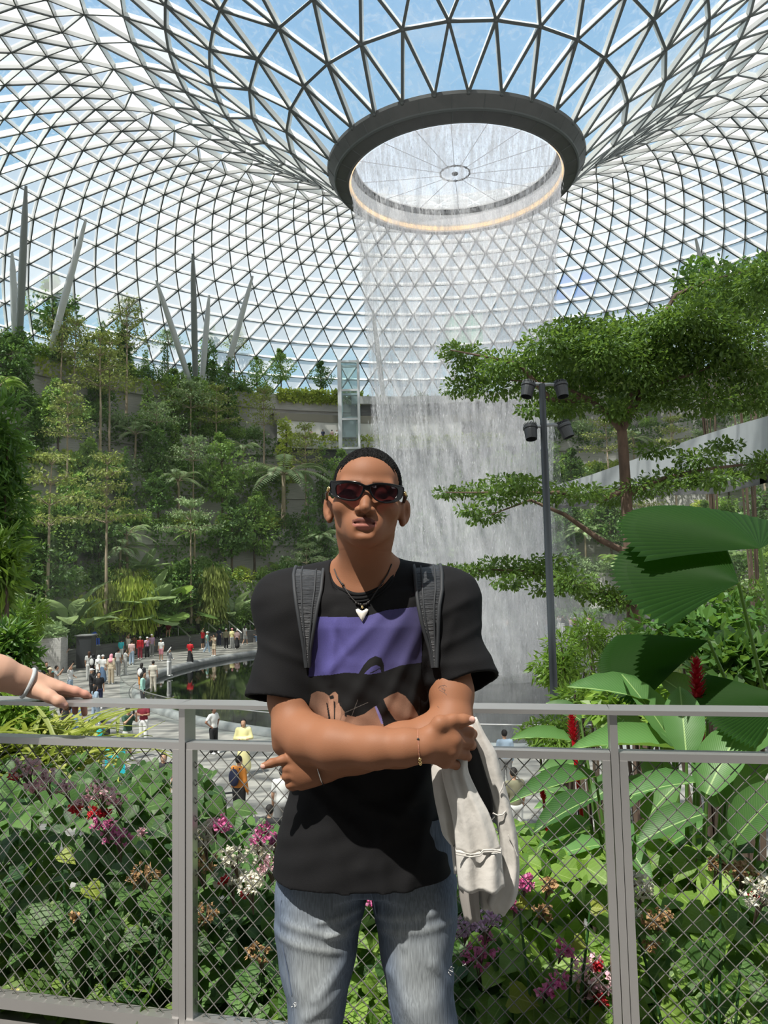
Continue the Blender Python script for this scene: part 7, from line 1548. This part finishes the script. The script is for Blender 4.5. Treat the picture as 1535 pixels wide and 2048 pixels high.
# front: fill between outline and lens openings on a fine grid
xs = np.arange(405, 1166, 5.0); ys = np.arange(512, 758, 5.0); GX, GY = np.meshgrid(xs, ys); m = poly_in(outl, GX, GY)
for l in ll: m &= ~poly_in(l, GX, GY)
def skin_fill(mask, dd0, dd1, name, mt):
    n_ = mask.shape; ii = np.arange(mask.size).reshape(n_); qm = mask[:-1, :-1] & mask[1:, :-1] & mask[:-1, 1:] & mask[1:, 1:]; F_ = np.stack([ii[:-1, :-1][qm], ii[1:, :-1][qm], ii[1:, 1:][qm], ii[:-1, 1:][qm]], -1)
    P0 = np.array([GC(x, y, dd0) for x, y in zip(GX.ravel(), GY.ravel())]); P1 = np.array([GC(x, y, dd1) for x, y in zip(GX.ravel(), GY.ravel())])
    return make_mesh(name, np.concatenate([P0, P1]), [F_, F_[:, ::-1] + mask.size], [mt])
gchild('frame_front', skin_fill(m, -.0016, .0016, 'frame_front', BLK))
b = MB(); c = np.array([GC(*p) for p in outl]); b.tube(np.concatenate([c, c[:2]]), .0019, 8, cap=False)
for l in ll: c = np.array([GC(*p) for p in l]); b.tube(np.concatenate([c, c[:2]]), .0016, 8, cap=False)
gchild('frame_rim', b.mesh('frame_rim', [BLK], True))
for l in ll:
    c = np.array([GC(*p, .0005) for p in l]); ce = c.mean(0) + (0, -.001, 0); n_ = len(c); gchild('lens', make_mesh('lens', np.concatenate([c, ce[None]]), [np.array([[i, (i + 1) % n_, n_] for i in range(n_)])], [LNS], True))
for s, (ex, ey), (tx, ty, tD) in ((-1, (425, 590), (653, 1000, 1.800)), (1, (1150, 640), (806, 1007, 1.800))):
    a = GC(ex, ey, .004); c = A_(tx, ty, tD); q = (a + c) / 2 + (s * .006, 0, .004); b = MB(); b.tube([a, a * .7 + q * .3, q, c], [.0075, .007, .0055, .0035], 8, flat=.5); gchild('temple_arm', b.mesh('temple_arm', [BLK], True))
    b = MB()
    for k in range(5): p = a * (1 - .1 * k) + q * .1 * k + (s * .0045, -.003, -.002 + .003 * (k % 2)); b.lathe([(.0001, .003), (.0025, .0015), (.0025, -.0015), (.0001, -.003)], p, 8)
    gchild('temple_ornament', b.mesh('temple_ornament', [GOLD], True))
# ---- necklace with a tooth pendant
nk = bpy.data.objects.new('necklace', None); COL.objects.link(nk); nk.parent = man; nk['label'] = 'black cord necklace with white tooth pendant'
def nchild(name, me): o = link(name, me, nk); o.matrix_parent_inverse = Matrix.Translation(-man.location); return o
def surf(px, py, off=.003):
    o_ = Vector(CO); d = Vector(A_(px, py, 1.0) - CO).normalized(); hs_ = [b_.ray_cast(o_, d) for b_ in (bvh, bvb)]; hs_ = [h for h in hs_ if h[0] is not None]; h = min(hs_, key=lambda q: q[3]); return np.array(h[0]) - np.array(d) * off
CORD = mat('black_cord', (.015, .012, .012), .6)
for pts in ([(668, 1138), (673, 1152), (680, 1163), (688, 1174), (697, 1188), (705, 1198), (713, 1206), (722, 1209)], [(783, 1128), (775, 1148), (766, 1162), (757, 1175), (748, 1189), (741, 1200), (734, 1206), (726, 1209)]):
    b = MB(); b.tube([surf(*p) for p in pts], .0016, 6); nchild('cord', b.mesh('cord', [CORD], True))
def ball(p, r, m, name): b = MB(); b.lathe([(.0001, r), (r * .7, r * .7), (r, 0), (r * .7, -r * .7), (.0001, -r)], p, 10); return nchild(name, b.mesh(name, [m], True))
for p in ((712, 1206), (717, 1208), (721, 1209), (728, 1209), (732, 1208), (736, 1205), (686, 1170), (684, 1168), (765, 1163)): ball(surf(*p, .004), .0031, CORD, 'bead')
ball(surf(724, 1214, .004), .0036, GOLD, 'gold_bead')
TP = [(711, 1219), (716, 1217), (720, 1220), (724, 1221.5), (728, 1220), (732, 1217), (736, 1219), (735, 1224), (731, 1231), (727, 1239), (724, 1243.5), (721, 1239), (716, 1231), (712, 1224)]
P1 = np.array([surf(*p, .003) for p in TP]); P2 = np.array([surf(724 + (p[0] - 724) * .8, 1228 + (p[1] - 1228) * .8, .0075) for p in TP]); n_ = len(TP); i = np.arange(n_); j = (i + 1) % n_
nchild('tooth_pendant', make_mesh('tooth_pendant', np.concatenate([P1, P2, P2.mean(0)[None]]), [np.stack([i, j, n_ + j, n_ + i], -1), np.stack([n_ + i, n_ + j, 0 * i + 2 * n_], -1)], [mat('tooth_white', (.78, .74, .66), .35)], True))
# ---- bracelets
def wrist_ring(c, axis, r, rt, m, name, lab, nseg=48, tw=0, flat=1.0, seg=None):
    fr = frame_of(axis); t = np.linspace(0, 2 * PI, nseg + 1); P_ = c + r * (np.cos(t)[:, None] * fr[:, 0] + flat * np.sin(t)[:, None] * fr[:, 2]); b = MB()
    b.tube(P_ if seg is None else P_[seg[0]:seg[1]], rt, 8, cap=False); o = mchild(name, b.mesh(name, [m], True)); o['label'] = lab; return P_
w0 = A_(838, 1494, 1.6255); wax = A_(860, 1492, 1.625) - A_(815, 1495, 1.628)
Pb = wrist_ring(w0, wax, .0350, .0013, mat('red_brown_cord', (.18, .05, .04), .6, col2=(.45, .22, .12), scale=300), 'bracelet', 'thin twisted red and gold bracelet')
fp_ = Pb[np.argmin(Pb[:, 1] + .0 * Pb[:, 2])]
for k, (dz_, r, m_) in enumerate(((.021, .0030, CORD), (-.018, .0042, GOLD), (-.024, .0045, GOLD), (-.029, .0035, GOLD))):
    q = Pb[np.argmin(np.abs(Pb[:, 2] - w0[2] - dz_) + 10 * (Pb[:, 1] > w0[1]))]; b = MB(); b.lathe([(.0001, r), (r * .7, r * .7), (r, 0), (r * .7, -r * .7), (.0001, -r)], q, 10); mchild('bracelet_bead', b.mesh('bracelet_bead', [m_], True))
wrist_ring(A_(640, 1540, 1.733), A_(620, 1542, 1.73) - A_(680, 1524, 1.73), .0325, .0013, mat('silver', (.6, .58, .55), .25, 1.0), 'bangle', 'thin silver bangle')
TAT = mat('tattoo_ink', (.06, .035, .03), .6)
b = MB()
for pts in ([(876, 1377), (880, 1372), (885, 1371), (888, 1376)], [(880, 1372), (884, 1379), (889, 1381)], [(885, 1371), (889, 1370), (893, 1374)], [(883, 1376), (890, 1380), (888, 1385)], [(878, 1380), (886, 1384), (893, 1390)], [(874, 1412), (878, 1416)]):
    b.tube([on_surf(bvb, *p, .0002) for p in pts], .00045, 4, cap=False)
mchild('tattoo', b.mesh('tattoo', [TAT]))['label'] = 'small faint line tattoo on the arm'
# ---- backpack: straps over the shoulders, bag behind
bk = empty('backpack', A_(730, 1400, 2.06), 'dark backpack worn by the person in sunglasses, its straps over both shoulders', 'backpack')
def bchild(name, me): o = link(name, me, bk); o.matrix_parent_inverse = Matrix.Translation(-bk.location); return o
STRAP = mat('strap_webbing', (.013, .015, .018), .5, col2=(.026, .029, .034), scale=60, stretch=(.4, .4, 6), bump=.6); STRE = mat('strap_edge', (.022, .025, .029), .7)
for rows in ([(1132, 592, 641), (1150, 587, 645), (1180, 589, 642), (1210, 593, 635), (1240, 598, 630), (1270, 603, 625), (1300, 608, 620), (1335, 612, 618)], [(1128, 828, 878), (1146, 829, 883), (1180, 832, 883), (1210, 836, 878), (1240, 842, 876), (1270, 850, 875), (1300, 859, 874), (1335, 865, 873)]):
    C_ = []
    for py, xl_, xr_ in rows:
        row = []
        for f in np.linspace(0, 1, 9):
            px_ = xl_ + (xr_ - xl_) * f; p = None
            o_ = Vector(CO); d = Vector(A_(px_, py, 1.0) - CO).normalized(); h = bvh.ray_cast(o_, d)
            p = np.array(h[0]) - np.array(d) * (.006 + .004 * math.sin(PI * f)) if h[0] is not None and h[0][1] < 1.93 else None
            row.append(p)
        C_.append(row)
    ref = [r for r in C_ if all(p is not None for p in r)]
    base_row = ref[0]; over = []
    for k, (dy, dz_) in enumerate(((.15, -.05), (.12, .0), (.085, .018), (.045, .020), (.018, .011))): over.append([p + (0, dy, dz_) for p in base_row])
    rowsP = over + ref; G_ = np.array(rowsP); nr, nc = G_.shape[:2]; back = G_ + (0, .006, -.001); VV = np.concatenate([G_.reshape(-1, 3), back.reshape(-1, 3)]); ii = np.arange(nr * nc).reshape(nr, nc)
    F_ = np.stack([ii[:-1, :-1], ii[:-1, 1:], ii[1:, 1:], ii[1:, :-1]], -1).reshape(-1, 4); st = bchild('strap', make_mesh('strap', VV, [F_, F_[:, ::-1] + nr * nc], [STRAP], True))
    for cidx, rad in ((0, .0045), (nc - 1, .0045), (2, .0022), (nc - 3, .0022)):
        b = MB(); b.tube(G_[:, cidx] + (0, -.0005, 0), rad, 6); o = link('strap_piping', b.mesh('strap_piping', [STRE], True), st)
g = Grid((-.24, 1.95, .92), (.16, 2.26, 1.46), .008); g.cone(A_(690, 1330, 2.09), A_(690, 1520, 2.09), .10, .10, .04); g.cone(A_(775, 1330, 2.09), A_(775, 1520, 2.09), .10, .10, .04); g.cone(A_(690, 1250, 2.08), A_(775, 1250, 2.08), .08, .08, .05)
bchild('bag', g.mesh('bag', [mat('bag_black', (.02, .02, .022), .7)], 2))
# ---- off-white hoodie hanging over his left forearm
hd_ = empty('hoodie', A_(945, 1620, 1.70), 'off white hooded sweatshirt hanging over the left forearm', 'hoodie')
FLEECE = mat('off_white_fleece', (.50, .48, .445), .9, spec=.15, col2=(.56, .54, .505), scale=30, bump=.15); LINE = mat('black_lining', (.012, .012, .012), .85); SHADEF = mat('shaded_rib', (.30, .28, .26), .9, spec=.15)  # the cuff's grey is shade put into the fleece colour
def hchild(name, me): o = link(name, me, hd_); o.matrix_parent_inverse = Matrix.Translation(-hd_.location); return o
def drape(name, rows, m, ripple=.004, waves=2.5, ph=0.0, n=44, sub=5, lab=None, grow=0.35):
    R_ = np.array(rows, float); t = np.linspace(0, len(R_) - 1, (len(R_) - 1) * sub + 1); R2 = np.stack([np.interp(t, np.arange(len(R_)), R_[:, k]) for k in range(5)], -1)
    for k in range(5):
        kk = np.convolve(np.pad(R2[:, k], 2, 'edge'), [.1, .2, .4, .2, .1], 'valid'); R2[1:-1, k] = kk[1:-1]
    th = np.arange(n) * 2 * PI / n; V_ = []
    for q, (py, xl_, xr_, D, tk) in enumerate(R2):
        f = q / (len(R2) - 1); a, c = A_(xl_, py, D), A_(xr_, py, D); ce, hw = (a + c) / 2, np.linalg.norm(c - a) / 2; cs, sn = np.cos(th), np.sin(th); u = np.sign(cs) * np.abs(cs) ** .85
        rip = ripple * (grow + (1 - grow) * f) * np.sin(u * waves * PI + ph + 1.2 * f) * (1 - np.abs(u) ** 6); V_.append(np.stack([ce[0] + hw * u, ce[1] + tk * np.sign(sn) * np.abs(sn) ** .7 * (1 - .25 * np.abs(u)) + rip, np.full(n, ce[2]) + .002 * np.sin(u * 7 + ph)], -1))
    k = len(V_); V_ = np.concatenate(V_); i = np.arange(k - 1)[:, None] * n; j = np.arange(n)[None]; j2 = (j + 1) % n; F_ = np.stack([i + j, i + j2, i + n + j2, i + n + j], -1).reshape(-1, 4)
    c0, c1 = V_[:n].mean(0), V_[-n:].mean(0); V2 = np.concatenate([V_, c0[None], c1[None] + (0, 0, .006)]); jj = np.arange(n); T1 = np.stack([(jj + 1) % n, jj, 0 * jj + len(V_)], -1); T2 = np.stack([jj + (k - 1) * n, (jj + 1) % n + (k - 1) * n, 0 * jj + len(V_) + 1], -1)
    o = hchild(name, make_mesh(name, V2, [F_, np.concatenate([T1, T2])], [m], True))
    if lab: o['label'] = lab
    return o
drape('sleeve', [(1452, 918, 946, 1.700, .012), (1500, 888, 936, 1.690, .018), (1542, 881, 934, 1.685, .022), (1591, 893, 957, 1.680, .024), (1624, 902, 976, 1.678, .025), (1661, 908, 990, 1.676, .026), (1700, 911, 1001, 1.674, .027)], FLEECE, .0075, 2.2, .6)
drape('hem_band', [(1698, 910, 1002, 1.673, .029), (1712, 911, 1003, 1.672, .029), (1740, 913, 1005, 1.670, .030), (1774, 917, 1009, 1.668, .032)], FLEECE, .010, 1.8, 1.2, grow=1.0)
drape('body_panel', [(1505, 864, 905, 1.715, .014), (1535, 861, 912, 1.712, .016), (1591, 867, 918, 1.708, .018), (1645, 879, 920, 1.704, .018), (1668, 884, 918, 1.704, .016), (1688, 900, 917, 1.704, .012)], FLEECE, .005, 1.6, 0)
drape('body_panel', [(1640, 893, 920, 1.716, .010), (1685, 901, 922, 1.714, .010), (1746, 907, 924, 1.712, .010)], FLEECE, .003, 1.2, 0)
drape('hood', [(1436, 939, 953, 1.735, .010), (1474, 942, 972, 1.738, .018), (1504, 949, 992, 1.742, .024), (1551, 961, 1004, 1.745, .028), (1605, 982, 1019, 1.745, .030), (1673, 998, 1034, 1.745, .034), (1731, 1003, 1038, 1.745, .036), (1778, 984, 1036, 1.745, .036), (1806, 972, 1028, 1.745, .030), (1823, 984, 1013, 1.745, .018)], FLEECE, .006, 1.5, 2.0)
drape('cuff', [(1752, 913, 957, 1.735, .016), (1792, 918, 957, 1.735, .018), (1838, 928, 960, 1.735, .018)], SHADEF, .002, 3, 0, lab='ribbed cuff of the hoodie')
drape('body_panel', [(1752, 950, 1000, 1.760, .014), (1790, 955, 995, 1.760, .016), (1818, 962, 985, 1.760, .010)], FLEECE, .003, 1.4, 1)
drape('lining', [(1478, 926, 950, 1.728, .006), (1540, 928, 968, 1.722, .006), (1591, 945, 984, 1.720, .006), (1625, 962, 986, 1.720, .006)], LINE, .002, 1, 0, lab='black lining of the hoodie')
for pts, D in (([(911, 1703), (940, 1709), (960, 1707), (966, 1700), (985, 1699), (1001, 1702)], 1.6405), ([(911, 1708), (940, 1714), (960, 1711), (966, 1704), (985, 1703), (1001, 1706)], 1.6405), ([(985, 1626), (995, 1631), (1005, 1629), (1011, 1622)], 1.712), ([(999, 1585), (1004, 1576), (1007, 1564)], 1.712), ([(1016, 1670), (1026, 1690), (1034, 1712)], 1.708)):
    b = MB(); b.tube([A_(*p, D) for p in pts], .0016, 6); hchild('seam', b.mesh('seam', [FLEECE], True))

# ================================================================ the arm resting on the handrail at left
p2 = empty('person', (-2.00, 2.25, 0), 'person whose forearm with a pale bangle rests on the handrail at far left', 'person')
def qchild(name, me): o = link(name, me, p2); o.matrix_parent_inverse = Matrix.Translation(-p2.location); return o
g = Grid((-1.78, 2.30, .96), (-.96, 2.86, 1.36), .0034)
g.chain([A_(-230, 1232, 2.45), A_(-120, 1292, 2.53), A_(0, 1347, 2.60), A_(40, 1361, 2.635), A_(68, 1369, 2.655)], [.050, .056, .0545, .045, .037], .02)
wr = A_(68, 1369, 2.655)
MK = [A_(124, 1377, 2.660), A_(122, 1375, 2.685), A_(116, 1375, 2.710), A_(108, 1376, 2.732)]
for i in range(4): g.cone(wr, MK[i], .032, .0175, .02)
g.chain([MK[0], A_(152, 1383, 2.668), A_(170, 1389, 2.676), A_(179, 1394, 2.682)], [.0185, .0150, .0128, .0100], .008)
for i, (p, q, t) in enumerate((((150, 1381, 2.735), (166, 1402, 2.790), (169, 1427, 2.790)), ((140, 1383, 2.760), (150, 1405, 2.795), (150, 1424, 2.792)), ((126, 1386, 2.770), (133, 1404, 2.797), (132, 1416, 2.795)))):
    g.chain([MK[i + 1], A_(*p), A_(*q), A_(*t)], [.0175, .0140, .0125, .0105], .008)
g.ell(A_(92, 1379, 2.668), (.052, .045, .030), .02)
g.chain([A_(78, 1381, 2.630), A_(100, 1393, 2.596), A_(118, 1403, 2.586), A_(130, 1411, 2.590)], [.029, .0195, .0168, .0118], .012)
V1_, Q1_ = g.net(1)
F2 = Grid((-2.4, 1.85, .05), (-1.45, 2.75, 1.75), .016)
for s in (-1, 1): F2.cone((-2.00 + s * .09, 2.25, .85), (-2.00 + s * .1, 2.25, .06), .09, .045, .04); F2.cone((-2.00 + s * .1, 2.27, .05), (-2.00 + s * .1, 2.12, .05), .045, .035, .02)
F2.ell((-2.00, 2.25, 1.0), (.15, .10, .2), .05); F2.ell((-2.00, 2.25, 1.22), (.165, .10, .2), .05); F2.cone((-2.15, 2.25, 1.34), (-1.85, 2.25, 1.34), .055, .055, .04); F2.cone((-2.00, 2.25, 1.36), (-2.00, 2.24, 1.5), .05, .05, .03); F2.ell((-2.00, 2.23, 1.57), (.075, .092, .11), .02); F2.cone((-2.00, 2.135, 1.575), (-2.00, 2.125, 1.55), .010, .013, .01)
F2.chain([np.array((-1.84, 2.26, 1.33)), np.array((-1.70, 2.36, 1.30)), A_(-225, 1234, 2.452)], [.05, .05, .052], .03); F2.chain([np.array((-2.17, 2.25, 1.33)), np.array((-2.22, 2.25, 1.08)), np.array((-2.22, 2.2, .85))], [.048, .04, .03], .02)
for k in range(4): F2.cone((-2.22 + .012 * (k - 1.5), 2.2, .85), (-2.22 + .016 * (k - 1.5), 2.18, .74), .014, .011, .012)
V2_, Q2_ = F2.net(1); Vp = np.concatenate([V1_, V2_]); Qp = np.concatenate([Q1_, Q2_ + len(V1_)])
cc = np.tile([.46, .275, .195], (len(Vp), 1)); pq = proj(Vp); fin = np.clip((pq[:, 0] - 112) / 50, 0, 1)[:, None] * (Vp[:, 0] > -1.25)[:, None]; cc = cc * (1 - .6 * fin) + np.array([.52, .23, .18]) * .6 * fin
nl = (np.hypot((pq[:, 0] - 126) / 1.2, pq[:, 1] - 1411) < 5.5) & (Vp[:, 1] < 2.60); cc[nl] = (.55, .32, .27)
qchild('body', make_mesh('body', Vp, [Qp], [skin_mat('fair_skin', (.46, .28, .2), None)], True, None, {'col': cc}))
c_ = A_(56, 1366, 2.645); fr = frame_of(A_(68, 1369, 2.655) - A_(20, 1354, 2.615)); t = np.linspace(0, 2 * PI, 65); b = MB(); b.tube(c_ + .0475 * (np.cos(t)[:, None] * fr[:, 0] + np.sin(t)[:, None] * fr[:, 2]), .0068, 10, cap=False); bo = qchild('bangle', b.mesh('bangle', [mat('pale_jade', (.36, .39, .40), .25, col2=(.46, .48, .49), scale=40)], True)); bo['label'] = 'pale grey stone bangle'
g = Grid((-2.35, 2.0, .75), (-1.6, 2.5, 1.5), .014); g.ell((-2.00, 2.25, 1.02), (.172, .125, .22), .05); g.ell((-2.00, 2.25, 1.22), (.185, .122, .21), .05); g.cone((-2.16, 2.25, 1.335), (-1.84, 2.25, 1.335), .075, .075, .04); g.cone((-2.18, 2.25, 1.31), (-2.2, 2.25, 1.18), .068, .07, .03); g.cone((-1.83, 2.26, 1.32), (-1.76, 2.31, 1.31), .07, .07, .03); qchild('t_shirt', g.mesh('t_shirt', [cmat('cream')], 2))
g = Grid((-2.25, 2.0, .08), (-1.75, 2.5, 1.05), .014)
for s in (-1, 1): g.cone((-2.00 + s * .09, 2.25, .86), (-2.00 + s * .1, 2.25, .12), .105, .075, .03)
g.ell((-2.00, 2.25, .92), (.165, .12, .12), .04); qchild('trousers', g.mesh('trousers', [cmat('jean')], 2))
g = Grid((-2.15, 2.1, 1.2), (-1.85, 2.45, 1.75), .012); g.ell((-2.00, 2.25, 1.6), (.085, .10, .105), .01); g.cone((-2.00, 2.30, 1.58), (-2.00, 2.34, 1.35), .085, .06, .04); g.op(lambda X, Y, Z: np.maximum(Y - 2.21, Z - 1.63) + 0 * X, g.lo, g.lo + g.h * g.n, .01, 's'); qchild('hair', g.mesh('hair', [cmat('hair')], 1))
